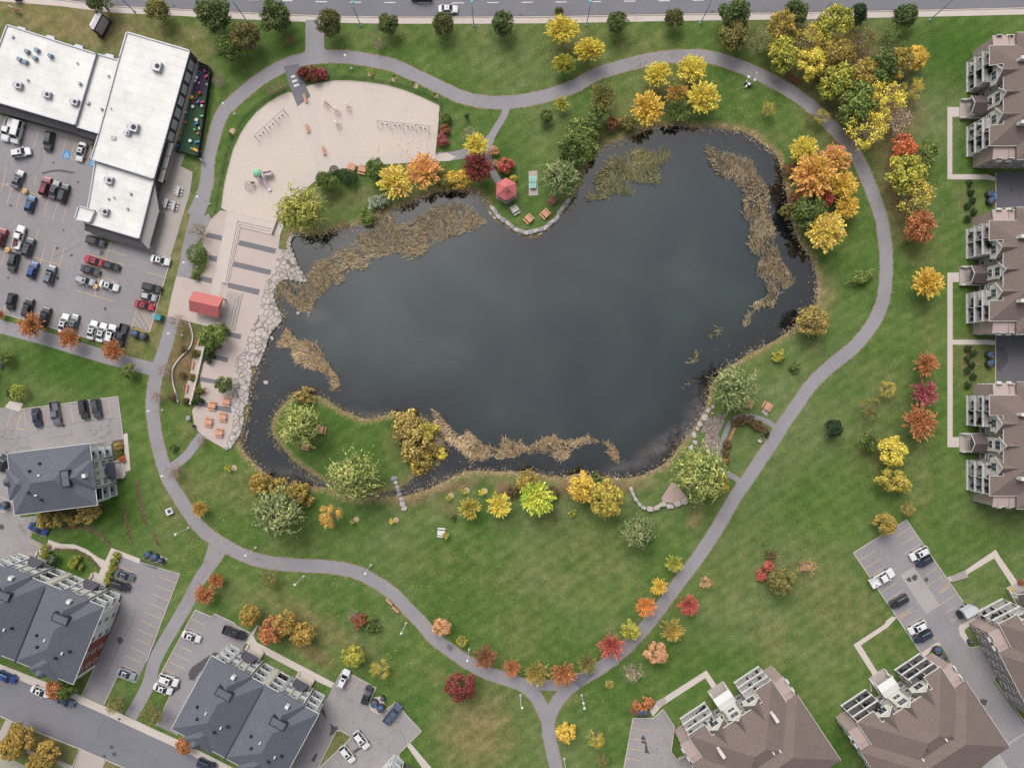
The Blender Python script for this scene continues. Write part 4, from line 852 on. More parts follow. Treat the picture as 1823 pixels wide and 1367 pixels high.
M_PGL = plain('reflective_glass', A(140,154,166), .08, .25, .6, spec=.6)
def grey_unit(t, du, R):
    """one half of a grey roofed block, centred at u=du; front at y=0, centre bay 1.4 m proud"""
    ze, p = 8.5, .46
    def X(b): return b
    b = MB(); b.box(du-6.85, du+6.85, 1.9, 18.6, 0, ze-.05); b.build('wall', M_WHITE, t)
    b = MB(); b.box(du-2.9, du+2.9, -.1, 1.95, 0, ze+.4); b.build('centre_bay', M_CREAM, t)
    b = MB()
    for u in (-2.95, -1.05, .85, 2.75): b.box(du+u, du+u+.2, -.36, -.1, 0, ze+.2)
    b.build('white_pilaster', M_WHITE, t)
    for u in (-2, 2):
        for fl in FLOORS: win(t, (du+u, -.1, fl+1.35), 1.35, 1.6, 0, glass=M_PGL)
    win(t, (du, -.1, FLOORS[2]+1.2), .8, 1.2, 0, mull=0, glass=M_PGL)
    b = MB(); b.add([(du-1.9,-1.9,3.0),(du+1.9,-1.9,3.0),(du+1.0,-.1,4.3),(du-1.0,-.1,4.3),(du-1.9,-.1,3.0),(du+1.9,-.1,3.0)], [(0,1,2,3),(0,3,4),(1,5,2),(0,4,5,1)])
    b.build('porch_roof', plain('dark_roof_metal', A(72,72,86), .6, .08, 1), t)
    b = MB(); b.box(du-1.8, du+1.8, -2.6, -.4, 0, .3); b.box(du-2.2, du-1.8, -2.3, -.4, 0, .7); b.box(du+1.8, du+2.2, -2.3, -.4, 0, .7); b.build('porch_step', M_CONC, t)
    b = MB(); b.box(du-1.7, du-1.55, -1.7, -1.55, .3, 3.0); b.box(du+1.55, du+1.7, -1.7, -1.55, .3, 3.0); b.build('porch_post', M_WHITE, t)
    for s in (-1, 1):
        u0, u1 = sorted((du+s*3.35, du+s*6.1))
        for i, fl in enumerate(FLOORS):
            b = MB(); b.box(u0, u1, .1, 1.9, fl-.2, fl); d = b.build('balcony', M_DECKL if R.random() < .75 else M_BLACK, t)
            b = MB(); b.box(u0-.06, u1+.06, -.05, .12, fl-.3, fl+.1); b.box(u0-.1, u0+.06, .12, 1.9, fl-.28, fl+.1); b.box(u1-.06, u1+.1, .12, 1.9, fl-.28, fl+.1); b.build('fascia', M_WHITE, d)
            b = MB(); b.box(u0, u1, .02, .06, fl+1.0, fl+1.04)
            for k in range(4): q = u0 + (u1-u0)*k/3; b.box(q-.02, q+.02, .02, .06, fl, fl+1.0)
            b.build('railing', M_STEEL, d)
            b = MB(); q = (u0+u1)/2; b.box(q-.25, q+.25, .8, 1.3, fl+.0, fl+.45); b.box(q-.25, q+.25, 1.25, 1.33, fl+.45, fl+.9); b.build('patio_chair', M_BLACK, d)
            win(t, ((u0+u1)/2, 1.9, fl+1.05), 1.8, 2.0, 0, .04)
        b = MB()
        for q in (u0, u1): b.box(q-.1, q+.1, -.02, .16, 0, ze-.1)
        b.build('balcony_post', M_WHITE, t)
    b = MB(); b.hip(du-7.05, du+7.05, .0, 19.0, ze, p); b.build('roof', M_ROOFG, t)
    b = MB(); b.hip(du-3.35, du+3.35, -.5, 9.0, ze+.35, .72); b.build('gable_roof', M_ROOFG, t)
    b = MB(); b.box(du-1.75, du+1.75, 3.9, 5.7, ze+1.6, ze+2.75); b.m = 1; b.box(du-1.85, du+1.85, 3.8, 3.98, ze+1.6, ze+2.85); b.box(du-1.85, du+1.85, 5.62, 5.8, ze+1.2, ze+2.85); b.box(du-1.85, du-1.68, 3.98, 5.62, ze+1.6, ze+2.85); b.box(du+1.68, du+1.85, 3.98, 5.62, ze+1.6, ze+2.85)
    b.build('roof_hatch', [M_ROOFG, plain('dark_flashing', A(66,68,78), .6, .1, 1)], t)
    b = MB(); b.box(du-.42, du+.42, .55, 1.35, ze+.8, ze+2.2); b.build('chimney', M_WHITE, t)
    # back gable
    b = MB(); b.hip(du-3.6, du+3.6, 12.5, 19.9, ze-.15, .62); b.build('back_roof', M_ROOFG, t)
    b = MB(); b.lathe([(1.1, ze-.3), (1.05, ze+.5), (.1, ze+1.4)], 8, (du+.6, 19.4, 0)); b.build('turret_roof', M_ROOFG, t)
    for u, v in ((-4.2, 11.5), (4.0, 10.8), (-2.2, 13.5), (2.6, 12.8)):
        z = ze + p*min(7.05-abs(u), 19-v, v); b = MB(); b.lathe([(.28, z-.4), (.28, z+.35), (.34, z+.36), (.3, z+.5)], 8, (du+u, v, 0)); b.build('roof_vent', M_DARK, t)
    for u, v in ((-3.0, 12.2), (1.4, 10.5)):
        z = ze + p*min(7.05-abs(u), 19-v, v); b = MB(); b.box(du+u-.15, du+u+.15, v-.3, v+.3, z-.3, z+.35); b.build('roof_vent', M_WHITE, t)
    b = MB()
    for a, c in (((-7.1,-.05),(7.1,-.05)),((-7.1,0),(-7.1,19)),((7.1,0),(7.1,19)),((-7.1,19.05),(-3.5,19.05)),((3.5,19.05),(7.1,19.05))):
        b.bar((du+a[0], a[1], ze-.13), (du+c[0], c[1], ze-.13), .1, .24)
    b.build('eave_trim', M_WHITE, t)
    for s in (-1, 1):
        for fl in FLOORS:
            for v in (4.5, 8.5, 12.5, 16): win(t, (du+s*6.85, v, fl+1.4), 1.0, 1.3, 1, .07*s)
def grey_block(label, pts, rz, seed, brick=False):
    c = MID(pts[0], pts[-1]); n = len(pts); o = P(*c)
    t = thing('townhouse_block', label, 'building', (o.x, o.y, 0), rz, 'grey roofed housing blocks')
    R = random.Random(seed); L = (P(*pts[0]) - P(*pts[-1])).length
    for i in range(n):
        d = 0 if n == 1 else (i/(n-1) - .5)*L
        grey_unit(t, d, R)
    if n == 2:
        b = MB(); b.box(-.12, .12, 1.0, 19.3, 8.3, 8.75); b.build('valley_gutter', plain('dark_flashing', A(66,68,78)), t)
        b = MB(); b.box(-.6, .6, -.1, 1.9, 0, 8.3); b.build('link_wall', M_CREAM, t)
    if brick:
        b = MB(); x = -(L/2 + 6.86); b.box(x-.05, x, 9.5, 17.5, .2, 7.9); b.build('brick_panel', M_BRICK, t)
    return t
# origin is on the balcony plane, 0.2 m behind the bay face
grey_block('grey roofed single block with white balconies beside the five stall car park', [(204,836)], math.radians(97), 11)
grey_block('grey roofed double block at the left edge with brick patch on its white end wall', [(77,1001),(173.5,1041)], math.radians(158), 12, True)
grey_block('grey roofed double block at the bottom left beside the corner car park', [(449,1167),(539,1216)], math.radians(151.5), 13)

# white roofed shops
t = thing('commercial_building', 'white flat roofed shop building beside the big car park', 'building', (0,0,0))
def flat_block(px, z, wall, nm, par=.35, roofm=M_WROOF, inset=.3):
    pts = ccw([tuple(P(x, y, z)[:2]) for x, y in px]); b = MB(); b.prism(pts, 0, z-.12); b.build(nm + 'wall', wall, t)
    b = MB(); zz = z - .05; b.add([(x, y, zz) for x, y in pts], [tuple(range(len(pts)))]); b.build(nm + 'roof', roofm, t)
    b = MB(); n = len(pts); cx, cy = sum(p[0] for p in pts)/n, sum(p[1] for p in pts)/n
    for i in range(n):
        a, c = pts[i], pts[(i+1) % n]; d = Vector((c[0]-a[0], c[1]-a[1], 0)).normalized()*.12
        b.bar((a[0]-d.x, a[1]-d.y, z-.12+par/2), (c[0]+d.x, c[1]+d.y, z-.12+par/2), .26, par)
    b.build(nm + 'parapet', M_HVAC, t); return pts
M_DGW = plain('dark_grey_cladding', A(96,93,98), .8, .1, .5, fine=4)
WB = cA((60,205),(780,440),(610,1015),(-160,790)); flat_block(WB, 4.4, M_DGW, '')
LB = cA((792,442),(968,492),(800,1085),(622,1032)); flat_block(LB, 3.9, M_DGW, 'link_')
MBK = [(226,58),(338,91),(274,318.5),(162,283.5),(175.5,241),(213,103)]; flat_block(MBK, 4.7, M_DGW, 'main_')
SB = [(170,290),(274,321),(248,425),(152,396.5)]; flat_block(SB, 3.8, M_DGW, 'south_')
CNP = cB((640,760),(770,800),(730,895),(608,868)); flat_block(CNP, 4.3, M_WHITE, 'canopy_')
def awning(edge, z0, outp, z1, nm='awning', m=M_DGW):
    a, c = [P(*e, z0) for e in edge]; d, e = [P(*o, z1) for o in outp]
    b = MB(); b.add([a, c, e, d, a-Vector((0,0,.2)), c-Vector((0,0,.2)), e-Vector((0,0,.2)), d-Vector((0,0,.2))], [(0,1,2,3),(3,2,6,7),(0,3,7,4),(1,5,6,2),(4,7,6,5)]); b.build(nm, m, t)
awning(cA((-120,803),(640,1030)), 4.0, cA((-120,880),(635,1090)), 2.7)
awning(cA((640,1032),(800,1088)), 3.6, cA((635,1092),(775,1140)), 2.7)
awning(cB((690,905),(1130,1030)), 3.4, cB((685,960),(1200,1112)), 2.6)
awning(cB((1130,1030),(1255,580)), 3.4, cB((1205,1110),(1290,800)), 2.6, 'side_awning', M_GREYW)
b = MB()
for x, y in cB((1250,640),(1290,805),(1215,1095),(1060,1060),(900,1015),(780,980),(690,950)):
    q = P(x, y, 2.5); b.box(q.x-.1, q.x+.1, q.y-.1, q.y+.1, 0, 2.6)
b.build('awning_post', M_STEEL, t)
# east facade of the main block: ribbon of windows
a0, a1 = P(338,91,4.7), P(274,318.5,4.7); d = (a1-a0); L = d.length; d.normalize(); nrm = Vector((-d.y, d.x, 0))
if nrm.x < 0: nrm = -nrm
q = Matrix.Translation(Vector((a0.x, a0.y, 0))) @ Matrix((( d.x, nrm.x, 0, 0), (d.y, nrm.y, 0, 0), (0,0,1,0), (0,0,0,1)))
for k in range(7):
    u = 1.6 + k*2.9; b = MB(); b.box(u-.05, u+2.15, .0, .1, 1.5, 3.8, q); fo = b.build('window', M_STEEL, t)
    b = MB(); b.box(u+.06, u+1.0, .1, .13, 1.6, 3.7, q); b.box(u+1.08, u+2.04, .1, .13, 1.6, 3.7, q); b.build('pane', plain('pale_glass', A(216,226,226), .15, .2, .8, spec=.6), fo)
for k in range(3):
    u = 22.0 + k*3.1; b = MB(); b.box(u, u+2.5, .0, .1, .2, 3.8, q); fo = b.build('shopfront', M_DARK, t); b = MB(); b.box(u+.15, u+1.15, .1, .14, .4, 3.6, q); b.box(u+1.3, u+2.35, .1, .14, .4, 3.6, q); b.build('pane', M_GLASS, fo)
    b = MB(); b.box(u-.4, u+2.9, .0, 1.3, 2.9, 3.1, q); b.build('shop_canopy', M_GREYW, t)
b = MB(); b.box(0.3, L-1, 0, .5, 0, .9, q); b.build('plinth', M_CONC2, t)
# roof plant
def hvac(f, x, y, w_, d_, h, z, rz=-.26):
    w_, d_, h = w_*.88, d_*.88, h*.85; p = P(*f((x, y))[0], z + h); b = MB(); m4 = Matrix.Translation((p.x, p.y, z)) @ Matrix.Rotation(rz, 4, 'Z')
    b.box(-w_/2, w_/2, -d_/2, d_/2, .12, h, m4); b.box(-w_/2-.06, w_/2+.06, -d_/2-.06, d_/2+.06, h*.62, h*.68, m4); b.box(-w_/2-.1, w_/2+.1, -d_/2+.1, -d_/2+.3, 0, .12, m4); b.box(-w_/2-.1, w_/2+.1, d_/2-.3, d_/2-.1, 0, .12, m4)
    o = b.build('rooftop_unit', M_HVAC, t)
    b = MB(); c = m4 @ Vector((w_*.12, 0, 0)); b.lathe([(min(w_,d_)*.3, h), (min(w_,d_)*.3, h+.08), (min(w_,d_)*.25, h+.09)], 12, (c.x, c.y, z)); b.build('fan', M_DARK, o)
    b = MB(); b.box(-w_/2-.5, -w_/2, -d_*.3, d_*.3, .3, h*.8, m4); b.build('hood', M_STEEL, o)
for f, x, y, w_, d_, h, z in ((cA,1268,535,2.1,2.4,1.3,4.65),(cA,1075,1030,2.4,2.2,1.3,4.65),(cA,1032,1080,1.2,1.0,.9,4.65),(cA,140,690,1.8,1.6,1.1,4.35),(cA,375,765,1.8,1.6,1.1,4.35),(cA,600,825,1.8,1.6,1.1,4.35),(cB,880,550,1.8,1.9,1.1,3.75),(cB,845,805,1.7,1.8,1.1,3.75)): hvac(f, x, y, w_, d_, h, z)
for f, x, y, r, h, z in ((cA,232,655,.3,.6,4.35),(cA,655,685,.45,.7,4.35),(cA,632,518,.25,.5,4.35),(cA,720,840,.5,.5,3.85),(cA,830,890,.35,.6,3.85),(cA,885,620,.3,.5,3.85),(cA,1175,588,.35,.6,3.85),(cA,1218,762,.3,.5,3.85),(cA,108,305,.4,.4,4.35),(cB,930,695,.2,.6,3.75),(cB,885,705,.3,.4,3.75),(cB,1065,663,.35,.5,3.75),(cB,1040,785,.3,.5,3.75),(cA,905,885,.2,.4,4.65)):
    p = P(*f((x, y))[0], z); b = MB(); b.lathe([(r*.7, 0), (r*.7, h*.7), (r, h*.72), (r*.8, h)], 10, (p.x, p.y, z)); b.build('roof_vent', M_STEEL, t)
for x, y in ((145,475),(190,495),(285,400),(268,465),(205,410),(395,445)):
    p = P(*cA((x, y))[0], 5.5); b = MB(); m4 = Matrix.Translation((p.x, p.y, 4.35)) @ Matrix.Rotation(-.26, 4, 'Z'); b.box(-.45, .45, -.4, .4, 0, .6, m4); b.box(-.45, .45, -.4, .4, .9, .95, m4)
    for dx in (-.4, .4):
        for dy in (-.35, .35): b.box(dx-.03, dx+.03, dy-.03, dy+.03, .6, .9, m4)
    b.build('condenser', plain('blue_grey_metal', A(136,160,176), .4, .1, 1), t)
b = MB()
for x, y in cA((175,240),(410,310),(640,385),(890,460)):
    p = P(x, y, 3.6); m4 = Matrix.Translation((p.x, p.y, 2.8)) @ Matrix.Rotation(-.28, 4, 'Z'); b.box(-.9, .9, -.1, .5, 0, .9, m4); b.box(-1.1, 1.1, -.2, .15, .9, 1.0, m4)
b.build('wall_sign_box', M_HVAC, t)
p = P(*cB((922,210))[0], 4.7); b = MB(); m4 = Matrix.Translation((p.x, p.y, 4.65)) @ Matrix.Rotation(-.26, 4, 'Z'); b.box(-.55, .55, -.45, .45, 0, .25, m4); b.build('roof_hatch', M_STEEL, t)

# corner bits of houses cut by the frame
t2 = thing('house', 'small house with white trimmed balcony cut off by the left edge of the photo', 'building', P(-18, 678), math.radians(70))
b = MB(); b.box(-4.5, 4.5, .9, 8, 0, 5.0); b.build('wall', M_WHITE, t2)
b = MB(); b.hip(-4.8, 4.8, .7, 8.4, 5.05, .5); b.build('roof', M_ROOFBD, t2)
b = MB(); b.box(-3.4, 3.4, -.8, .9, 2.6, 2.8); b.build('balcony', plain('brown_deck', A(150,132,126), .8, .1, 1), t2)
b = MB()
for x in (-3.4, 0, 3.4): b.box(x-.08, x+.08, -.85, -.7, 0, 5.0)
b.box(-3.5, 3.5, -.92, -.78, 4.9, 5.1); b.box(-3.5, 3.5, -.9, -.76, 2.5, 2.85); b.box(-3.5, -3.36, -.76, .9, 4.9, 5.1); b.box(3.36, 3.5, -.76, .9, 4.9, 5.1); b.build('white_frame', M_WHITE, t2)
b = MB(); b.box(3.6, 6.6, -1.6, .9, 0, .4); b.box(3.6, 6.6, -1.65, -1.6, .4, 1.3); b.box(6.55, 6.6, -1.6, .9, .4, 1.3); b.build('entry_step', plain('blue_grey_paint', A(186,200,214), .6, .08, 1), t2)
t3 = thing('house', 'house with grey pitched roof at the bottom left corner behind yellow trees', 'building', P(16, 1398), math.radians(-27))
b = MB(); b.box(-6, 4.2, -3, 6, 0, 5); b.build('wall', M_CREAM, t3); b = MB(); b.hip(-6.4, 4.6, -3.4, 6.4, 5, .55); b.build('roof', M_ROOFG, t3)
t3b = thing('house', 'house corner with white porch posts at the bottom edge beside the south car park', 'building', P(727, 1362), math.radians(138))
b = MB(); b.box(-6, 4.4, 1.6, 9, 0, 7.5); b.build('wall', M_WHITE, t3b); b = MB(); b.hip(-6.3, 4.7, 1.3, 9.3, 7.5, .5); b.build('roof', M_ROOFG, t3b)
for i, fl in enumerate(FLOORS):
    b = MB(); b.box(1.4, 4.2, .1, 1.6, fl-.2, fl); d_ = b.build('balcony', M_DECKL, t3b); b = MB(); b.box(1.3, 4.3, -.05, .1, fl-.3, fl+.1); b.box(4.15, 4.3, .1, 1.6, fl-.3, fl+.1); b.build('fascia', M_WHITE, d_)
b = MB(); b.box(4.1, 4.3, -.05, .15, 0, 7.4); b.box(1.3, 1.5, -.05, .15, 0, 7.4); b.build('balcony_post', M_WHITE, t3b)
b = MB(); b.hip(-2.6, .9, -1.6, 1.6, 3.0, .7); b.build('porch_roof', plain('dark_roof_metal', A(72,72,86)), t3b)

# red pavilion
p = P(377, 544.4); t = thing('picnic_pavilion', 'red roofed open pavilion on the paved plaza', 'pavilion', (p.x, p.y, .078), math.radians(-13))
b = MB(); b.hip(-3.55, 3.55, -2.45, 2.45, 2.9, .62, .12, gable='x'); b.build('roof', M_RED1, t)
b = MB()
for k in range(15):
    x = -3.5 + .5*k
    for s in (-1, 1): b.bar((x, s*2.45, 2.93), (x, 0, 2.93+2.45*.62), .05, .06)
b.build('roof_seam', M_RED1, t)
for x in (-3.1, 3.1):
    for y in (-2.1, 2.1): b = MB(); b.box(x-.12, x+.12, y-.12, y+.12, 0, 2.9); b.build('post', M_GREYW, t)
b = MB(); b.box(-3.2, 3.2, -2.2, -2.0, 2.6, 2.8); b.box(-3.2, 3.2, 2.0, 2.2, 2.6, 2.8); b.box(3.0, 3.2, -2.0, 2.0, 2.6, 2.8); b.box(-3.2, -3.0, -2.0, 2.0, 2.6, 2.8); b.build('beam', M_GREYW, t)
# steps round the plaza bowl
t = thing('seating_steps', 'pale concrete L shaped seating steps on the plaza', 'steps', (0,0,.08))
for i, (q, h) in enumerate(((cS((725,500),(1145,590),(1125,720),(780,640),(650,1250),(560,1225)), .14), (cS((722,520),(1135,625),(1127,690),(770,610),(635,1250),(585,1240)), .28), (cS((722,540),(760,548),(620,1245),(590,1240)), .42), (cS((760,553),(1133,638),(1130,660),(756,578)), .42))):
    b = MB(); pts = wpoly(q); b.prism(pts, 0, h); b.build('step', M_CONC, t)
b = MB(); wall_line(b, cS((1203,495),(1122,710)), 2.2, 0, .75); b.build('side_wall', M_CONC, t)
t = thing('seating_steps', 'square pale concrete platform steps under the red pavilion', 'steps', (0,0,.08))
for k, (q, h) in enumerate(((cT((840,110),(985,145),(900,535),(660,490),(690,450),(700,400)), .12), (cT((845,150),(950,170),(875,500),(690,465),(720,410)), .24), (cT((850,180),(915,195),(850,465),(740,440),(760,400)), .34))):
    b = MB(); b.prism(wpoly(q), 0, h); b.build('step', plain('grey_step_concrete', A(186,176,170), .85, .06, .4), t)
# red gazebo
p = P(901.3, 343); t = thing('gazebo', 'red hexagonal gazebo on the grass point by the pond', 'gazebo', (p.x, p.y, 0), math.radians(90))
def hexa(b, r0, z0, r1, z1, th):
    vs = []
    for r, z in ((r0, z0), (r1, z1), (r0, z0-th), (r1, z1-th)): vs += [(r*math.cos(math.pi/3*i), r*math.sin(math.pi/3*i), z) for i in range(6)]
    fs = []
    for i in range(6): j = (i+1) % 6; fs += [(i, j, 6+j, 6+i), (12+j, 12+i, 18+i, 18+j), (i, 12+i, 12+j, j)]
    b.add(vs, fs)
b = MB(); hexa(b, 2.75, 2.75, .75, 3.9, .1); b.build('roof', M_RED1, t)
b = MB(); hexa(b, 1.0, 4.05, .02, 4.7, .08); b.build('cupola', M_RED1, t)
b = MB()
for i in range(6): a = math.pi/3*i; c, s = math.cos(a), math.sin(a); b.bar((2.75*c, 2.75*s, 2.78), (.75*c, .75*s, 3.93), .07, .06); b.bar((1.0*c, 1.0*s, 4.08), (.03*c, .03*s, 4.73), .06, .05)
b.build('ridge_cap', plain('pale_red_metal', A(226,140,136), .5, .05, 1), t)
for i in range(6): a = math.pi/3*i; b = MB(); b.box(2.35*math.cos(a)-.08, 2.35*math.cos(a)+.08, 2.35*math.sin(a)-.08, 2.35*math.sin(a)+.08, .1, 2.85); b.build('post', M_GREYW, t)
b = MB(); b.lathe([(2.8, 0), (2.8, .12)], 6); b.build('floor', M_CONC2, t)
b = MB()
for i in range(5):
    a0_, a1_ = math.pi/3*i, math.pi/3*(i+1); b.bar((2.3*math.cos(a0_), 2.3*math.sin(a0_), .95), (2.3*math.cos(a1_), 2.3*math.sin(a1_), .95), .1, .1); b.bar((2.3*math.cos(a0_), 2.3*math.sin(a0_), .5), (2.3*math.cos(a1_), 2.3*math.sin(a1_), .5), .06, .5)
b.build('railing', M_WOODB, t)
# ------------------------------------------------------------------ cars
CARMESH = {}
def ring_loft(b, st):
    """st: (x, half width, top z, bottom z); rounded-shoulder sections"""
    vs = []; n = 8
    for x, hw, zt, zb in st:
        k = min(.14, hw*.3)
        for y, z in ((-hw+.05, zb), (-hw, zb+.18), (-hw, zt-.16), (-hw+k, zt), (hw-k, zt), (hw, zt-.16), (hw, zb+.18), (hw-.05, zb)): vs.append((x, y, z))
    fs = []
    for i in range(len(st)-1):
        for j in range(n): fs.append((i*n+j, i*n+(j+1) % n, (i+1)*n+(j+1) % n, (i+1)*n+j))
    fs += [tuple(range(n-1, -1, -1)), tuple(range((len(st)-1)*n, len(st)*n))]
    b.add(vs, [f[::-1] for f in fs])
def car_meshes(kind):
    if kind in CARMESH: return CARMESH[kind]
    W = .91
    if kind == 'sedan': L=2.32; st=[(2.32,.62,.55,.32),(2.22,.8,.68,.24),(1.8,.89,.80,.2),(.95,W,.93,.2),(-1.5,W,.97,.2),(-2.1,.87,.95,.22),(-2.32,.72,.82,.32)]; g=(1.05,.3,-.85,-1.62,.95,1.44,.80,.60)
    elif kind == 'suv': W=.94; L=2.35; st=[(2.35,.68,.7,.36),(2.25,.85,.88,.28),(1.9,.92,.98,.25),(1.0,W,1.04,.25),(-1.9,W,1.06,.25),(-2.25,.9,1.05,.28),(-2.35,.8,.9,.36)]; g=(1.1,.5,-1.75,-2.2,1.03,1.68,.84,.66)
    elif kind == 'hatch': L=2.05; st=[(2.05,.62,.6,.32),(1.95,.8,.75,.24),(1.6,.88,.88,.2),(.85,W-.03,.96,.2),(-1.6,W-.03,.98,.2),(-1.95,.85,.96,.24),(-2.05,.72,.8,.32)]; g=(.95,.25,-1.3,-1.85,.95,1.5,.79,.6)
    elif kind == 'pickup': W=.97; L=2.85; st=[(2.85,.72,.8,.45),(2.75,.9,.95,.4),(2.3,.95,1.05,.38),(1.3,W,1.1,.36),(-.75,W,1.12,.36),(-.76,W,1.12,.36)]; g=(1.35,.8,-.45,-.72,1.1,1.78,.86,.7)
    else: W=1.0; L=2.75; st=[(2.75,.75,.8,.4),(2.65,.92,1.0,.34),(2.2,.98,1.12,.32),(1.6,W,1.3,.32),(-2.6,W,1.35,.32),(-2.75,.95,1.3,.36)]; g=(1.75,1.1,-2.5,-2.68,1.3,2.15,.93,.8)
    b = MB(); ring_loft(b, st)
    xa, xb, xc, xd, z0, z1, wb, wt = g; wb = W - .06
    # greenhouse: pillars and roof in body colour
    m_ = .06
    roof = [(xb,-wt,z1),(xb,wt,z1),(xc,wt,z1),(xc,-wt,z1)]
    b.add([(xb+.03,-wt-.02,z1-.05),(xb+.03,wt+.02,z1-.05),(xc-.03,wt+.02,z1-.05),(xc-.03,-wt-.02,z1-.05)] + [(xb-.1,-wt+.08,z1+.03),(xb-.1,wt-.08,z1+.03),(xc+.1,wt-.08,z1+.03),(xc+.1,-wt+.08,z1+.03)],
          [(0,1,5,4),(1,2,6,5),(2,3,7,6),(3,0,4,7),(4,5,6,7)])
    for s in (-1, 1):
        for (x0, x1) in ((xa, xb), (xd, xc), ((xa+xd)/2, (xb+xc)/2)):
            b.bar((x0, s*wb, z0-.05), (x1, s*wt, z1-.02), .09)
    if kind == 'pickup':
        b.box(-2.8, -.77, -W, -W+.09, .4, 1.14); b.box(-2.8, -.77, W-.09, W, .4, 1.14); b.box(-2.85, -2.76, -W+.02, W-.02, .42, 1.12); b.box(-2.76, -.77, -W+.09, W-.09, .5, .62)
    out = {'body': (b, 'paint')}
    e = .012
    def quad(*p): q = MB(); q.add(p, [(0,1,2,3)]); q.add([(x-.02 if False else x, y, z-.03) for x, y, z in p], [(3,2,1,0)]); return q
    out['windshield'] = (quad((xa,-wb+.02,z0),(xa,wb-.02,z0),(xb+.02,wt-.03,z1-.02),(xb+.02,-wt+.03,z1-.02)), 'glass')
    out['rear_window'] = (quad((xd,wb-.02,z0),(xd,-wb+.02,z0),(xc-.02,-wt+.03,z1-.02),(xc-.02,wt-.03,z1-.02)), 'glass')
    for s, nm in ((-1,'side_window'),(1,'side_window.')):
        out[nm] = (quad((xa-.05,s*(wb-.01),z0),(xd+.05,s*(wb-.01),z0),(xc,s*(wt+.01),z1-.04),(xb,s*(wt+.01),z1-.04)) if s < 0 else quad((xd+.05,s*(wb-.01),z0),(xa-.05,s*(wb-.01),z0),(xb,s*(wt+.01),z1-.04),(xc,s*(wt+.01),z1-.04)), 'glass')
    if kind in ('sedan','suv') :
        q = MB(); q.box(xb-.75, xb-.2, -.36, .36, z1+.031, z1+.036); out['sunroof'] = (q, 'glass')
    wr = .33 if kind in ('sedan','hatch') else .38; ax = L*.62
    for i, (x, s) in enumerate(((ax,-1),(ax,1),(-ax,-1),(-ax,1))):
        q = MB(); q.tube((x, s*(W-.2), wr), (x, s*(W+.015), wr), wr, wr, 14); q.m = 1; q.tube((x, s*(W+.015), wr), (x, s*(W+.03), wr), wr*.62, wr*.55, 10); out['wheel' + '.'*i] = (q, 'wheel')
    zl = st[1][2]
    for i, s in enumerate((-1, 1)):
        q = MB(); q.box(L-.16, L-.03, s*.62-.16, s*.62+.16, zl-.2, zl-.05); out['headlight' + '.'*i] = (q, 'lamp')
        xr = -L if kind != 'pickup' else -2.86
        q = MB(); q.box(xr-.01, xr+.12, s*.74-.11, s*.74+.11, .72, .9); out['taillight' + '.'*i] = (q, 'tail')
        q = MB(); q.box(xa-.22, xa-.02, s*(W+.02), s*(W+.22), z0+.02, z0+.17) if s > 0 else q.box(xa-.22, xa-.02, -(W+.22), -(W+.02), z0+.02, z0+.17); out['side_mirror' + '.'*i] = (q, 'paint')
    res = {}
    for k, (q, m) in out.items():
        mats = {'glass': M_CARGLASS, 'lamp': M_LAMPG, 'tail': M_TAIL}.get(m, M_CARGLASS)
        if m == 'wheel': mats = [M_TYRE, M_RIM]
        res[k] = (q.mesh(k.strip('.'), mats), m)
    CARMESH[kind] = res; return res
def paint(name, c, metal=.0):
    m, nt, b = newmat('car_paint_' + name); v = objpos(nt)
    col = ramp(nt, noise(nt, v, 1.5, 3), [(.3, shade(c, .93)), (.7, shade(c, 1.05))])
    nt.links.new(col, b.inputs['Base Color']); b.inputs['Roughness'].default_value = .32; b.inputs['Metallic'].default_value = metal
    b.inputs['Coat Weight'].default_value = .5; b.inputs['Coat Roughness'].default_value = .12; return m
PAINT = {k: paint(k, A(*c), m) for k, c, m in (('white',(240,240,240),0),('black',(48,50,54),.1),('dark grey',(80,84,88),.3),('grey',(122,128,136),.4),('silver',(186,190,196),.4),('red',(186,46,62),0),('dark red',(130,36,48),.1),('blue',(44,78,150),.1),('teal blue',(36,92,130),.2),('navy',(52,60,86),.2),('steel blue',(106,120,142),.4))}
KINDWORD = {'sedan':'sedan','suv':'SUV','hatch':'hatchback','pickup':'pickup truck','van':'van'}
CATWORD = {'sedan':'car','suv':'car','hatch':'car','pickup':'pickup','van':'van'}
def car(px, py, ang, kind, colr, where, z=.05, sc=1.0):
    """ang: heading in photo degrees, 0 = right, 90 = down"""
    ms = car_meshes(kind); p = P(px, py, .6)
    nm = {'pickup':'pickup_truck','van':'van'}.get(kind, 'parked_car') if 'main road' not in where else 'car'
    t = thing(nm, f'{colr} {KINDWORD[kind]} {where}', CATWORD[kind], (p.x, p.y, z), math.radians(-ang), 'vehicles parked in the lots and streets' if 'main road' not in where else None)
    t.scale = (sc, sc, sc)
    for k, (me, m) in ms.items():
        o = link(k.strip('.'), me, t)
        if m == 'paint':
            if not me.materials: me.materials.append(None)
            o.material_slots[0].link = 'OBJECT'; o.material_slots[0].material = PAINT[colr]
    return t
T = 105   # big lot stall direction (photo degrees)
B1, B2, B3 = 'in the big car park', 'in the bottom row of the big car park', 'in the middle bay of the big car park'
car(14.5,231.5,105,'pickup','white',f'at the shop front, left of the tall van')
car(32,236,105,'van','white','at the shop front beside the white pickup', sc=1.02)
car(87.8,252,100,'suv','black','under the shop awning between the van and the accessible bays')
car(144.8,271,105,'sedan','white','in the hatched accessible bay by the shops')
car(38.4,272.4,-10,'suv','white','driving across the aisle below the shop front')
car(33,319.6,-68,'sedan','grey','alone in the upper row of the big car park')
car(82,332.7,-73,'suv','dark red','at the left of three cars standing close together')
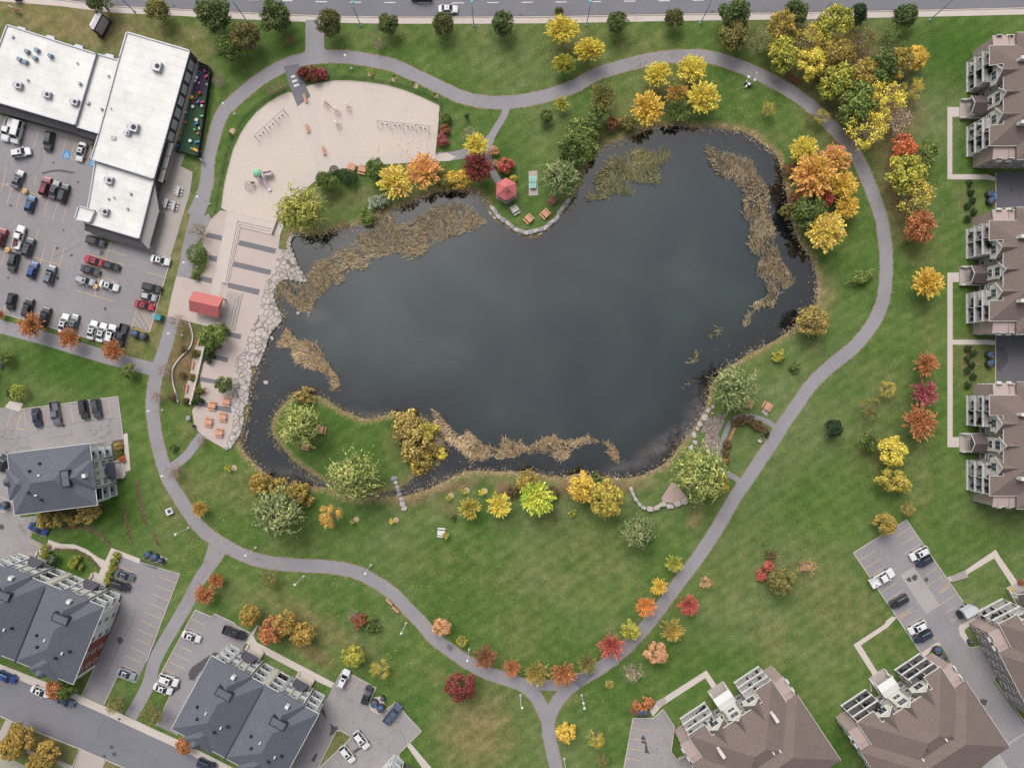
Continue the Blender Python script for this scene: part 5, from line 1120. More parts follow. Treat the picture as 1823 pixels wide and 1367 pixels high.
car(97.6,338,-73,'sedan','dark grey','in the middle of three cars standing close together')
car(114,344.8,-73,'suv','black','at the right of three cars standing close together')
car(54.9,363.5,-73,'hatch','teal blue','below the yellow bollard in the big car park')
car(3,423.5,-73,'suv','dark red','cut by the left edge of the big car park')
p_ = car(35,423,-75,'pickup','white','with red load in its bed in the big car park')
car(51.5,440.5,-72,'suv','dark grey','beside the white pickup with the red load')
car(24.5,467,105,'suv','dark grey','below the white pickup with the red load')
car(59,481,-73,'hatch','blue','in the lower left bay of the big car park')
car(90.4,489.5,-73,'suv','grey','alone near the aisle below empty stalls')
car(171,430.4,17,'suv','black','right under the shop corner awning')
car(166.8,464.4,197,'sedan','red','nose to tail with a black car, left of it, in the middle bay')
car(198.6,474,17,'hatch','black','touching the nose of the red sedan in the middle bay')
car(161.5,482,17,'sedan','dark grey','under the red sedan in the middle bay')
car(153,500,17,'suv','silver','with open roof bars left of the yellow bollard')
car(195,508.8,17,'sedan','white','right of the yellow bollard in the middle bay')
car(286,463.8,14,'sedan','white','alone by the paved terrace at the right side of the big lot')
car(271,512.5,14,'suv','black','topmost of three cars facing the grass strip')
car(264.5,528,14,'hatch','silver','between a black SUV and a red car facing the grass strip')
car(258,543.8,14,'sedan','red','above the yellow hatched box by the grass strip')
car(20.8,537,102,'hatch','black','small and leftmost in the bottom row of the big car park')
car(50.5,548,-75,'suv','black','above the leftmost orange tree in the bottom row')
car(81,563.5,-75,'suv','black','between the two left orange trees in the bottom row')
car(114,575.5,-75,'sedan','white','with a grey car beside it above the middle orange tree')
car(131.5,575.5,-75,'sedan','grey','between a white sedan and empty stalls in the bottom row')
car(164.8,587.6,-75,'sedan','white','leftmost of three white cars in the bottom row')
car(181.3,592,-75,'sedan','white','middle of three white cars in the bottom row')
car(198,595,-75,'suv','white','rightmost of three white cars in the bottom row')
car(217.5,597.5,105,'pickup','black','at the right end of the bottom row beside the waste containers')
car(66,743.5,80,'sedan','navy','leftmost of four in the west car park')
car(99.8,735.6,80,'pickup','grey','second of four in the west car park')
car(150,729,80,'suv','black','with glossy roof, third of four in the west car park')
car(172.3,727,80,'suv','dark grey','rightmost of four in the west car park')
car(7,822,-66,'suv','black','by the left edge beside the grey single block')
car(68.5,941.5,25,'sedan','blue','under the golden tree row by the grey single block')
car(222.7,1024,20,'sedan','grey','beside the long hedge in the long car park')
car(214,1041.8,18,'suv','black','parked under the white balconies, left side of the long car park')
car(341,1132.6,20,'sedan','white','alone in the upper stalls of the corner car park')
car(225,1199,22,'sedan','silver','at the bottom end of the long car park')
car(300.6,1209.6,20,'suv','white','upper of two white cars in the corner car park', sc=1.05)
car(290.5,1225.3,20,'sedan','white','lower of two white cars in the corner car park')
car(12.5,1204,22,'suv','blue','on the street at the left edge')
car(72.5,1230.5,22,'sedan','white','on the street half hidden by the red and green tree', z=.046)
car(117,1248,22,'sedan','steel blue','on the street mostly hidden under the red and green tree', z=.046)
car(417.9,1126,20,'pickup','black','near the walk to the grey double block')
car(368.5,1360,22,'suv','navy','on the street at the bottom edge', z=.046)
car(612,1207.4,-66,'suv','white','in the top corner of the south car park')
car(653.8,1236,-70,'sedan','black','left of the round waste containers in the south car park')
car(699.7,1269,-52,'pickup','steel blue','alone near the outer stalls of the south car park')
car(643.7,1316,52,'suv','white','right of the grass island in the south car park', sc=1.04)
car(618.8,1341,52,'suv','white','below the grass island in the south car park')
car(1635.8,984.5,152,'suv','white','upper right side of the east car park', sc=1.04)
car(1644.8,999,152,'hatch','navy','tucked under a white SUV in the east car park')
pk = car(1569,1028,-30,'pickup','white','long and with a work body in the east car park', sc=1.12)
car(1599.8,1070,150,'suv','black','alone on the left side of the east car park')
car(1632.8,1116.3,152,'suv','white','above the navy SUV near the round containers')
car(1642.6,1132,152,'suv','navy','nearest the round containers in the east car park')
car(798,17,0,'sedan','white','driving along the main road', z=.022)
car(750,-6,180,'suv','black','cut by the top edge on the main road', z=.022, sc=1.08)
# load in the pickup bed, tarp shed trailer
p = P(30.5,433); b = MB()
for k in range(7): x, y = random.uniform(-.7,.7), random.uniform(-.5,.5); b.box(x-.25, x+.25, y-.18, y+.18, .7, .95 + random.uniform(0,.2), Matrix.Rotation(math.radians(75), 4, 'Z') @ Matrix.Rotation(random.uniform(-.5,.5), 4, 'Z'))
o = b.build('brick_load', M_BRICK); o.location = (p.x, p.y, .05); tag(o, 'red brown load of boxes in the bed of a white pickup', 'load')
p = P(1717,1084); t = thing('covered_trailer', 'pale grey box trailer with blue hitch in the east car park', 'trailer', (p.x, p.y, .05), math.radians(30))
b = MB(); b.prism([(-1.5,-1.0),(1.2,-1.0),(1.9,-.4),(1.9,.4),(1.2,1.0),(-1.5,1.0)], .55, 2.3, True); b.build('box_body', plain('pale_grey_panel', A(206,212,216), .5, .05, .8), t)
b = MB(); b.box(-2.4, -1.5, -.9, .9, .5, 1.2); b.build('rear_ramp', M_BLACK, t)
for y in (-1.0, 1.0): b = MB(); b.tube((-.3, y-.1, .33), (-.3, y+.1, .33), .33, .33, 12); b.build('wheel', M_TYRE, t)
b = MB(); b.bar((1.8,0,.55),(3.0,.3,.5),.14,.12); b.build('drawbar', M_BLUE, t)
for x, y in cB((215,645)) + cB((75,1120)) + cC((787,505)):
    p = P(x, y); t = thing('bollard_base', 'yellow painted lamp base block standing where parking lines meet', 'lamp base', (p.x, p.y, .05), math.radians(-15), 'yellow lamp bases in the big car park')
    b = MB(); b.lathe([(.62,0),(.62,.7),(.5,.75)], 12); b.build('base', M_YEL, t); b = MB(); b.tube((0,0,.75),(0,0,6.2),.09,.06); b.build('pole', M_STEEL, t); b = MB(); b.box(-.45,.45,-.12,.12,6.2,6.32); b.build('lamp_head', M_STEEL, t)
lb = [o for o in bpy.data.objects if o.name.startswith('bollard_base')]
for o, s_ in zip(lb, ('between the grey and teal blue cars', 'beside the white pickup with red load', 'between the silver and white cars')): o['label'] = f'yellow lamp base block {s_} in the big lot'

# ------------------------------------------------------------------ lamps
def park_lamp(px, py, dirdeg, label, double=False, h=5.6, armlen=.75):
    p = P(px, py); t = thing('park_lamp', label, 'lamp post', (p.x, p.y, 0), math.radians(-dirdeg), 'white lamps along the park paths')
    b = MB(); b.lathe([(.28,0),(.28,.25),(.16,.3)], 10); b.build('base', M_CONC, t)
    b = MB(); b.tube((0,0,.3),(0,0,h),.075,.055,8); b.build('pole', M_WHITE, t)
    for s in ((1,-1) if double else (1,)):
        b = MB(); b.bar((0,0,h-.05),(s*armlen*.6,0,h+.08),.07); b.build('arm', M_WHITE, t)
        b = MB(); b.lathe([(.12,h+.0),(.3,h+.05),(.26,h+.16),(.08,h+.24)], 10, (s*armlen*.8,0,0)); b.build('lamp_head', M_WHITE, t)
for a in ((417.8,204,215,'white park lamp left of the playground fence on the west path'),(625.8,122.9,250,'white park lamp north of the playground beside the red hedge'),(374,363.5,200,'white park lamp where the path meets the plaza, near steel tables'),
  (351,475.7,190,'white park lamp in the planted oval west of the plaza'),(324.7,597,180,'white park lamp in the mulch bed south of the plaza entrance'),(289.6,730,175,'white park lamp east of the path beside bare bushes and terrace wall'),
  (313.5,841,165,'white park lamp standing in a bare pinkish bush by the path'),(335.7,939.5,140,'white park lamp in the lawn west of the path bend above the junction'),(455.3,974.8,120,'white park lamp under the large willow at the path edge'),
  (541,1025.5,135,'white park lamp on the grass below the south path near an olive bush'),(660.4,1005.5,110,'white park lamp on the upper edge of the curving south path'),(723,1108.6,120,'white park lamp on grass just below the pair of benches'),
  (835.5,1155.4,100,'white park lamp between a small yellow tree and a rusty tree'),(926.8,1236.6,60,'white park lamp on the left of the Y junction'),(1035.4,1236.6,80,'white park lamp with two heads on the right of the Y junction'),(1004.5,1350,90,'white park lamp beside the stem of the Y near the bottom edge')):
    park_lamp(*a, double='two heads' in a[3])
def street_lamp(px, py, label):
    p = P(px, py); t = thing('street_lamp', label, 'street lamp', (p.x, p.y, 0), 0, 'teal street lamps along the main road')
    b = MB(); b.lathe([(.3,0),(.3,.2),(.14,.35)], 10); b.build('base', plain('pale_teal_paint', A(150,196,204), .5, .06, 1), t)
    b = MB(); b.tube((0,0,.3),(0,0,8.6),.11,.07,8); b.build('pole', M_TEAL, t)
    b = MB(); b.bar((0,0,8.55),(0,.75,8.75),.08); b.build('arm', M_TEAL, t)
    b = MB(); b.lathe([(.1,8.6),(.36,8.66),(.3,8.84),(.08,8.9)], 12, (0,.95,0)); b.build('lamp_head', plain('light_teal_paint', A(110,190,205), .4, .06, 1), t)
for x, y, l in ((240,22,'teal street lamp between the two leftmost round trees'),(440,38.4,'teal street lamp beside the mixed green and rusty shrub'),(642.7,47,'teal street lamp between the connector path and the second round tree east of it'),(843.7,46.5,'teal street lamp right of the driving white car'),(1044,45.6,'teal street lamp beside the bright yellow trees'),(1247,41.7,'teal street lamp left of the biggest dark tree'),(1451.5,38.4,'teal street lamp rising from the autumn grove'),(1655.6,36,'teal street lamp alone on the lawn at the top right')):
    street_lamp(x, y, l)
p = P(1333,147); t = thing('monitoring_mast', 'tall white mast with white equipment boxes beside the north path', 'mast', (p.x, p.y, 0), math.radians(-25))
b = MB(); b.tube((0,0,0),(0,0,5.2),.1,.07,8); b.lathe([(.14,5.2),(.14,5.35)],8); b.build('pole', M_WHITE, t)
b = MB(); b.bar((-.9,0,1.6),(.9,0,1.6),.1); b.bar((-.5,-.6,.9),(.5,-.6,.9),.1); b.build('crossbar', M_STEEL, t)
for x, y, z, w_ in ((-.8,.25,1.5,.5),(.85,.2,1.5,.38),(.1,-.75,.7,.7),(-.7,-.4,.8,.22),(-.2,-1.35,.3,.35)):
    b = MB(); b.box(x-w_/2, x+w_/2, y-.28, y+.28, z-.25, z+.3); b.build('equipment_box', M_WHITE, t)
b = MB(); b.box(-.75,.75,-1.0,-.2,0,.6); b.build('cabinet', M_DARK, t)

# ------------------------------------------------------------------ benches and tables
def picnic_table(px, py, rz, label, m=M_WOOD, z=.074, sc=1.0):
    p = P(px, py, .5); t = thing('picnic_table', label, 'picnic table', (p.x, p.y, z), math.radians(-rz), 'wooden picnic tables'); t.scale = (sc,)*3
    b = MB()
    for k in range(6): b.box(-.92, .92, -.56+.19*k, -.56+.19*k+.175, .72, .77)
    b.build('table_top', m, t)
    for s in (-1, 1):
        b = MB(); b.box(-.92, .92, s*.95-.2, s*.95-.02, .42, .46); b.box(-.92, .92, s*.95+.0, s*.95+.18, .42, .46); b.build('seat', m, t)
    b = MB()
    for x in (-.6, .6):
        b.bar((x,-1.05,.38),(x,1.05,.38),.06,.08); b.bar((x,-.45,.70),(x,.45,.70),.06,.05); b.bar((x,-.75,.0),(x,-.25,.70),.07); b.bar((x,.75,.0),(x,.25,.70),.07)
    b.build('frame', M_DARK, t)
W_ = 'on the flagstone plaza by the pond'
for a in ((403,715,10,f'wooden picnic table {W_}, topmost of five'),(377.7,722,10,f'wooden picnic table on the dark paving band, left of the topmost'),(396.6,742,8,f'wooden picnic table {W_}, middle right of five'),(371,751,12,f'wooden picnic table {W_}, leftmost of five'),(390,770,10,f'wooden picnic table {W_}, lowest of five')): picnic_table(*a)
for a in ((572,765,100,'wooden picnic table right of the willow on the grassy peninsula'),(545,792.5,15,'wooden picnic table half under the willow on the grassy peninsula'),(941,389.7,45,'pale wooden picnic table nearest the boulder edge below the gazebo'),(970.6,380.7,45,'wooden picnic table in the middle of the row on the gazebo point'),(983,356.8,45,'brown wooden picnic table under the willow on the gazebo point', M_WOODB),
          (1333,718,-60,'wooden picnic table touching the willow at the southeast shore'),(1366,723,-60,'wooden picnic table on a concrete pad beside the curved path'),(625.6,299,15,'wooden picnic table beside the two round shrubs by the sand'),(645,302,15,'wooden picnic table beside the green bush by the sand')): picnic_table(*a, z=.02 if a[0] < 590 or a[0] > 700 else .07)
picnic_table(917,374,-30,'grey white weathered picnic table just below the gazebo', M_WOODG, .0)
picnic_table(785.6,948,5,'white wooden picnic table alone on the south lawn', M_WHITE, .0)
def bench(px, py, rz, label, z=.06, m=M_WOOD, L=1.0):
    p = P(px, py, .4); t = thing('bench', label, 'bench', (p.x, p.y, z), math.radians(-rz), 'park benches')
    b = MB()
    for k in range(4): b.box(-L, L, -.3+.15*k, -.3+.15*k+.13, .42, .47)
    b.build('seat', m, t); b = MB()
    for k in range(3): b.box(-L, L, .32+.02*k, .36+.02*k, .55+.14*k, .67+.14*k)
    b.build('backrest', m, t)
    for x in (-L*.75, L*.75): b = MB(); b.bar((x,-.25,0),(x,-.25,.42),.07); b.bar((x,.25,0),(x,.37,.95),.07); b.bar((x,-.3,.39),(x,.32,.39),.06); b.build('leg', M_DARK, t)
for a in ((543,175.5,73,'orange bench at the top of the playground walkway'),(546.8,229,73,'orange bench halfway down the playground walkway, left edge'),(576,268.8,73,'orange bench at the lower end of the playground walkway'),
  (693,1071,45,'upper left of two orange benches on the south path'),(704,1084.5,45,'lower right of two orange benches on the south path'),(1305.6,766,-65,'upper of two orange benches on the curved southeast path'),(1299.5,780,-65,'lower of two orange benches on the curved southeast path'),
  (1405,138,30,'left brown bench under the yellow trees by the north path',.02,M_WOODB),(1418,146,30,'right brown bench under the yellow trees by the north path',.02,M_WOODB),(342.4,649,-80,'orange bench on the middle terrace slab behind the long wall'),(332,691,-80,'orange bench on the lowest terrace slab behind the long wall'),(352.5,607,-80,'orange bench on the top terrace slab beside the green bush'),(1352.8,785,30,'small white bench on the lawn beside two black bins',0,M_WHITE,.45)): bench(*a)
def cafe_table(px, py, rz, label, n=3):
    p = P(px, py, .5); t = thing('steel_table', label, 'table', (p.x, p.y, .066), math.radians(-rz), 'steel tables on the paved terrace')
    b = MB(); b.box(-1.1, 1.1, -.4, .4, .7, .75); b.build('table_top', M_STEEL, t)
    b = MB(); b.bar((-.6,0,0),(-.6,0,.7),.12); b.bar((.6,0,0),(.6,0,.7),.12); b.bar((-.6,-.9,.3),(-.6,.9,.3),.06); b.bar((.6,-.9,.3),(.6,.9,.3),.06); b.build('frame', M_DARK, t)
    for s in (-1, 1):
        for k in range(n): x = -.75+.75*k; b = MB(); b.lathe([(.2,.42),(.2,.47)],10,(x,s*.85,0)); b.tube((x,s*.85,.3),(x,s*.85,.42),.04); b.build('stool', M_WHITE if k % 2 else M_STEEL, t)
cafe_table(317,340,-75,'steel table with stools, upper right on the terrace by the shops'); cafe_table(309.4,366,-75,'steel table with stools, lower right on the terrace by the shops'); cafe_table(295.5,362.5,-75,'steel table with stools nearest the shop wall on the terrace',2)
p = P(948.5,324.5,.7); t = thing('table_tennis_table', 'mint green table tennis table with white border on a concrete pad', 'table', (p.x, p.y, .02), 0)
b = MB(); b.box(-.68,.68,-1.28,1.28,.70,.765); b.m = 1; b.box(-.765,.765,-1.37,-1.28,.70,.768); b.box(-.765,.765,1.28,1.37,.70,.768); b.box(-.765,-.68,-1.28,1.28,.70,.768); b.box(.68,.765,-1.28,1.28,.70,.768); b.box(-.012,.012,-1.28,1.28,.765,.768)
b.build('table_top', [plain('mint_table', A(126,200,184), .45, .05, 1), M_WHITE], t)
b = MB(); b.box(-.85,.85,-.02,.02,.77,.9); b.build('net', M_STEEL, t)
for y in (-.8,.8): b = MB(); b.box(-.5,.5,y-.1,y+.1,0,.7); b.build('leg', M_CONC2, t)

# ------------------------------------------------------------------ bins and containers
def waste_container(px, py, label, r=.95, lid=M_BLUE, h=1.3, z=.06):
    p = P(px, py, h); t = thing('waste_container', label, 'waste container', (p.x, p.y, z), random.uniform(0,6), 'round half buried waste containers')
    b = MB(); b.lathe([(r*.94,0),(r,h*.85),(r*.96,h)], 18); b.build('drum', M_CONT, t, True)
    b = MB(); b.lathe([(r*.97,h),(r*.9,h+.12),(r*.3,h+.24),(.05,h+.25)], 18); b.build('lid', M_CONT, t, True)
    if lid: b = MB(); b.box(-.35*r,.35*r,-.85*r,-.2*r,h+.1,h+.24); b.build('hatch', lid, t)
    b = MB(); b.lathe([(.06,h+.22),(.06,h+.34)],8,(.45*r,.3*r,0)); b.build('lifting_eye', M_LAMPG, t)
for a in ((239,594.5,'dark round waste container with blue hatch beside the hatched box'),(253.6,598.5,'dark round waste container on the grass right of its twin',.9,None),(262,988.8,'leftmost of three round containers above the long car park'),(273.8,993,'middle of three round containers above the long car park'),(285,999,'small right one of three round containers above the long car park',.7),
  (666,1253,'left round waste container in the gravel pocket of the south car park'),(677.3,1262,'right round waste container in the gravel pocket of the south car park'),(680.6,1244,'small black round container at the back of the gravel pocket',.55,None),
  (1765.5,345,'upper round container beside the top dark court'),(1766.4,357.5,'lower round container beside the top dark court'),(1765,631.7,'upper round container beside the wet dark court'),(1765,647.5,'lower round container beside the wet dark court'),
  (1671,1159,'round container with bright blue hatch near the east car park exit'),(1678.6,1172,'plain grey round container near the east car park exit',.98,None),(1139.5,1268.4,'round container with blue hatch beside the orange shrub bed'),(1149.8,1269,'plain round container right of the blue hatched one by the orange shrubs',.85,None),(1730,1143.5,'small black container on the grass corner by the east block',.5,None),(5.5,900,'dark round container on a kerbed island at the left edge')): waste_container(*a)
def bin_(px, py, label, m=M_BLACK, z=.0, r=.35):
    p = P(px, py, .8); t = thing('litter_bin', label, 'bin', (p.x, p.y, z), 0, 'litter bins')
    b = MB(); b.lathe([(r*.8,0),(r,.85),(r*.9,.9)], 12); b.build('body', m, t); b = MB(); b.lathe([(r*1.05,.9),(r*.9,1.02),(r*.3,1.06)], 12); b.build('lid', m, t)
bin_(1367.7,770.5,'upper of two black bins at the path edge beside the curved hedge'); bin_(1365.8,776.5,'lower of two black bins at the path edge beside the curved hedge'); bin_(344.5,758.5,'black bin at the end of the diagonal path by the plaza'); bin_(1157.5,1256.8,'grey bin beside the short steps and orange shrubs', M_STEEL)
p = P(281,564.6,1); t = thing('clothing_bin', 'teal box bin with pale lid at the end of the hatched box', 'bin', (p.x, p.y, .0), math.radians(-15))
b = MB(); b.box(-.6,.9,-.7,.7,0,1.6); b.build('body', M_TEAL, t); b = MB(); b.box(-1.1,-.6,-.5,.5,.2,1.3); b.build('chute', M_STEEL, t)
p = P(335.7,743.7,.6); t = thing('utility_box', 'grey green utility box on the grass left of the plaza', 'box', (p.x, p.y, 0), math.radians(5))
b = MB(); b.box(-.45,.45,-.45,.45,0,.9); b.m = 1; b.box(-.5,.5,-.5,.5,.9,.98); b.build('cabinet', [M_STEEL, plain('green_grey_paint', A(150,166,152), .5, .06, 1)], t)
p = P(301.7,910,.6); t = thing('utility_box', 'white utility box with grey vent on the lawn left of the path', 'box', (p.x, p.y, 0), math.radians(20))
b = MB(); b.box(-.75,.75,-.75,.75,0,.9); b.m = 1; b.box(-.3,.5,-.4,.45,.9,.96); b.build('cabinet', [M_WHITE, M_CONT], t)
# ------------------------------------------------------------------ signs
p = P(187,52); t = thing('monument_sign', 'large white and maroon sign board on the lawn by the shops', 'sign', (p.x, p.y, 0), math.radians(62))
b = MB(); b.box(-2.2,2.2,-.55,.55,.3,3.6); b.build('board', M_MAROON, t)
b = MB(); b.box(-1.9,1.9,-.62,-.55,.7,3.3); b.box(-1.9,1.9,.55,.62,.7,3.3); b.box(-2.1,2.1,-.5,.5,3.6,3.75); b.build('sign_face', plain('sign_face', A(206,200,206), .5, .12, 1.4), t)
b = MB(); b.box(-2.5,2.5,-.8,.8,0,.3); b.build('base', M_MAROON, t)
b = MB(); b.box(-1.6,1.6,.62,1.1,2.2,3.5); b.build('sign_panel', M_WHITE, t)
p = P(32,21); t = thing('yard_sign', 'small white and red board sign near the top left corner', 'sign', (p.x, p.y, 0), math.radians(-25))
b = MB(); b.bar((-.9,0,0),(-.9,0,1.7),.08); b.bar((.9,0,0),(.9,0,1.7),.08); b.build('post', M_WHITE, t)
b = MB(); b.box(-1.1,.05,-.06,.06,.5,1.9); b.m = 1; b.box(.05,1.15,-.06,.06,.5,1.9); b.m = 0; b.box(.3,.9,-.08,-.06,1.0,1.4); b.build('board', [M_WHITE, plain('sign_red', A(214,76,76), .5, .06, 1)], t)
p = P(34,0); t = thing('utility_box', 'dark utility cabinet at the top left edge of the photo', 'box', (p.x, p.y, 0), 0)
b = MB(); b.box(-.8,.8,-.4,.4,0,1.4); b.m = 1; b.box(-.85,.85,-.45,.45,1.4,1.5); b.build('cabinet', [M_CONT, M_STEEL], t)
for i, (x, y) in enumerate(cY((20,575),(0,0))[:1]): pass

# ------------------------------------------------------------------ playground
def swing(pa, pb, nseat, lab, mseat):
    a, c = P(*pa, 2.4), P(*pb, 2.4); d = (c-a); L = d.length; t = thing('swing_set', lab, 'swing set', (a.x, a.y, .062), math.atan2(d.y, d.x))
    b = MB(); b.tube((0,0,2.4),(L,0,2.4),.06); b.build('top_bar', M_STEEL, t)
    n = max(2, nseat//2)
    for k in range(n+1):
        x = L*k/n
        for s in (-1, 1): b = MB(); b.tube((x,0,2.4),(x,s*.95,0),.05); b.build('leg', M_DARK if s < 0 else M_STEEL, t)
    for k in range(nseat):
        x = L*(k//2 + (.33 if k % 2 == 0 else .67))/n
        b = MB(); b.box(x-.25,x+.25,-.12,.12,.48,.54); s_ = b.build('seat', mseat, t); b = MB(); b.bar((x-.22,0,.54),(x-.22,0,2.38),.02); b.bar((x+.22,0,.54),(x+.22,0,2.38),.02); b.build('chain', M_STEEL, s_)
swing(cR((622,742))[0], cR((935,458))[0], 6, 'steel swing set in the left sand area with six dark seats', M_BLACK)
swing(cV((735,580))[0], cV((1292,638))[0], 8, 'long steel swing set in the right sand area with eight seats', M_BLACK)
p = P(464,314); t = thing('slide_tower', 'play tower with mint roof and pale pink slide on the sand', 'play structure', (p.x, p.y, .062), 0)
b = MB(); b.box(-.7,.7,-.7,.7,1.4,1.5)
for x in (-.7,.7):
    for y in (-.7,.7): b.box(x-.05,x+.05,y-.05,y+.05,0,2.6)
b.build('tower', M_STEEL, t)
b = MB(); b.lathe([(1.0,2.5),(.95,2.65),(.5,3.0),(.05,3.15)], 10); b.build('canopy', M_MINT, t)
q0, q1 = Vector((.6,-.7,1.5)), Vector((2.0,-2.9,.3)); b = MB()
b.bar(q0, q1, .62, .08); s_ = (q1-q0).normalized().cross(Vector((0,0,1))).normalized()*.3; b.bar(q0+s_+Vector((0,0,.12)), q1+s_+Vector((0,0,.12)), .06, .22); b.bar(q0-s_+Vector((0,0,.12)), q1-s_+Vector((0,0,.12)), .06, .22); b.bar(q1, q1+Vector((.45,-.7,-.02)), .8, .08); b.build('slide', M_PINKP, t)
b = MB(); m4 = Matrix.Translation((2.2,.35,0)) @ Matrix.Rotation(math.radians(12),4,'Z'); b.box(-1.1,.9,-.5,.5,.85,1.0,m4); b.box(-1.2,.9,-.5,-.42,1.0,1.5,m4); b.box(-1.2,.9,.42,.5,1.0,1.5,m4); b.box(.82,.9,-.42,.42,1.0,1.5,m4); b.box(-.8,-.7,-.45,.45,0,.85,m4); b.box(.6,.7,-.45,.45,0,.85,m4); b.build('bridge_deck', M_PINKP, t)
b = MB()
for k in range(5): b.bar((-1.0-.1*k,.9,1.3-.26*k),(-.2-.1*k,1.3,1.3-.26*k),.06)
b.build('ladder', M_STEEL, t)
p = P(446,332); t = thing('climbing_dome', 'grey climbing frame of bars beside the slide tower', 'play structure', (p.x, p.y, .062), 0)
b = MB()
for k in range(8):
    a = math.pi*k/4
    for r0, z0, r1, z1 in ((1.35,0,1.2,.8),(1.2,.8,.7,1.35),(.7,1.35,0.02,1.55)): b.tube((r0*math.cos(a),r0*math.sin(a),z0),(r1*math.cos(a),r1*math.sin(a),z1),.035,.035,5)
    for r, z in ((1.2,.8),(.7,1.35)): a2 = a+math.pi/4; b.tube((r*math.cos(a),r*math.sin(a),z),(r*math.cos(a2),r*math.sin(a2),z),.03,.03,5)
b.build('frame', M_STEEL, t)
b = MB(); b.box(.5,1.2,.4,.75,.7,1.4); b.build('panel', plain('plum_panel', A(110,72,92), .5, .08, 1), t)
for i, (x, y, l, tail) in enumerate(((582,188,'leftmost red pole climber on the right sand area',True),(602,202,'red pole climber with white top in the middle of the sand',False),(604,226,'red pole climber lowest on the right sand area',False),(622,195,'red pole climber farthest right of the group of four',False))):
    p = P(x, y); t = thing('pole_climber', l, 'play structure', (p.x, p.y, .062), 0, 'red pole climbers on the sand')
    b = MB()
    for k in range(5): a = k*1.256+i; b.tube((.75*math.cos(a),.75*math.sin(a),0),(.12*math.cos(a),.12*math.sin(a),1.7),.05,.04,6)
    b.build('pole', M_REDP, t); b = MB(); b.lathe([(.28,2.1),(.3,2.2),(.05,2.35)],8,(-.35,.4,0)); b.tube((0,0,1.6),(-.35,.4,2.1),.04); b.build('white_disc', M_WHITE, t)
    if tail: b = MB(); b.tube((.1,-.1,1.6),(2.5,-1.9,1.5),.05); b.build('link_rope', M_DARK, t)
# chain fence round the sand
def fence(pts, h, label, gap=2.4, mesh_m=None, solid=False):
    t = thing('fence', label, 'fence', (0,0,0), 0)
    wp = [P(*q) for q in pts]; b = MB(); r = MB(); acc = 0
    for a, c in zip(wp, wp[1:]):
        n = max(1, round((c-a).length/gap)); d = (c-a)
        for k in range(n): q = a + d*(k/n); b.tube((q.x,q.y,0),(q.x,q.y,h+.05),.04,.04,6)
        r.bar((a.x,a.y,h),(c.x,c.y,h),.05); r.bar((a.x,a.y,.15),(c.x,c.y,.15),.04)
        if solid: r.bar((a.x,a.y,h/2+.1),(c.x,c.y,h/2+.1),.03,h-.2)
        else:
            m_ = int((c-a).length/.25)
            for k in range(m_): q = a + d*((k+.5)/m_); r.box(q.x-.012,q.x+.012,q.y-.012,q.y+.012,.15,h)
    b.tube((wp[-1].x,wp[-1].y,0),(wp[-1].x,wp[-1].y,h+.05),.04,.04,6)
    b.build('fence_post', M_DARK, t); r.build('fence_panel', M_DARK, t); return t
fence([(515,157),(493,167),(470,180),(450,195),(434,213),(420,237),(408,263),(400,292),(393,325),(388,350),(384,378)], 1.1, 'dark low fence curving round the left side of the sand')
fence([(536,150),(550,146)] + cV((0,150),(200,118),(400,113),(600,130),(800,160),(1000,203),(1180,262),(1350,340),(1440,390),(1435,500)), 1.1, 'dark low fence along the top of the right sand area')
fence(cV((1412,500),(1408,700),(1382,945)), 1.1, 'dark low fence between the right sand and red shrubs')
fence([(351.5,113),(376,123),(379,132),(368,210),(357.5,281),(352,281),(315,268)], 1.8, 'tall black fence round the green daycare yard', solid=True)
# daycare toys
def toy(x, y, r, m, lab, shape):
    p = P(x, y); t_ = thing('toy', lab, 'toy', (p.x, p.y, .03), random.uniform(0,3), 'toys in the daycare yard'); b = MB()
    if shape == 'ring': 
        for k in range(10): a, c = .628*k, .628*(k+1); b.tube((r*math.cos(a),r*math.sin(a),.15),(r*math.cos(c),r*math.sin(c),.15),.1,.1,6)
        b.build('ring', m, t_)
    elif shape == 'ride': 
        b.box(-r,r,-r*.45,r*.45,.18,.45); b.box(-r*.9,-r*.3,-r*.4,r*.4,.45,.75); b.build('body', m, t_)
        for sx in (-.6,.6):
            for sy in (-.5,.5): b = MB(); b.tube((sx*r,sy*r-.05,.14),(sx*r,sy*r+.05,.14),.14,.14,8); b.build('wheel', M_BLACK, t_)
    elif shape == 'slide':
        b.bar((-r,0,1.0),(r,0,.15),.5,.08); b.bar((-r,.28,1.1),(r,.28,.25),.06,.16); b.bar((-r,-.28,1.1),(r,-.28,.25),.06,.16); b.build('chute', m, t_)
        b = MB(); b.box(-r-.5,-r,-.35,.35,0,1.05); b.build('ladder', M_BLUE, t_)
    elif shape == 'table': b.lathe([(r,.4),(r,.46),(r*.85,.5)],10); b.lathe([(r*.5,0),(r*.2,.4)],8); b.build('table_top', m, t_)
    else: b.lathe([(r*.5,.02),(r*.95,.2),(r,r*.9),(r*.7,r*1.6),(r*.1,r*1.9)],10); b.build('ball', m, t_)
cDY = K(300,100,6.835)
MP = plain('magenta_plastic', A(196,50,92), .45, .1, 1); MC = plain('cyan_plastic', A(60,170,205), .45, .1, 1); MY = plain('yellow_plastic', A(240,190,80), .45, .1, 1); MG = plain('lime_plastic', A(150,220,140), .45, .1, 1); MDR = plain('crimson_plastic', A(120,40,56), .5, .1, 1)
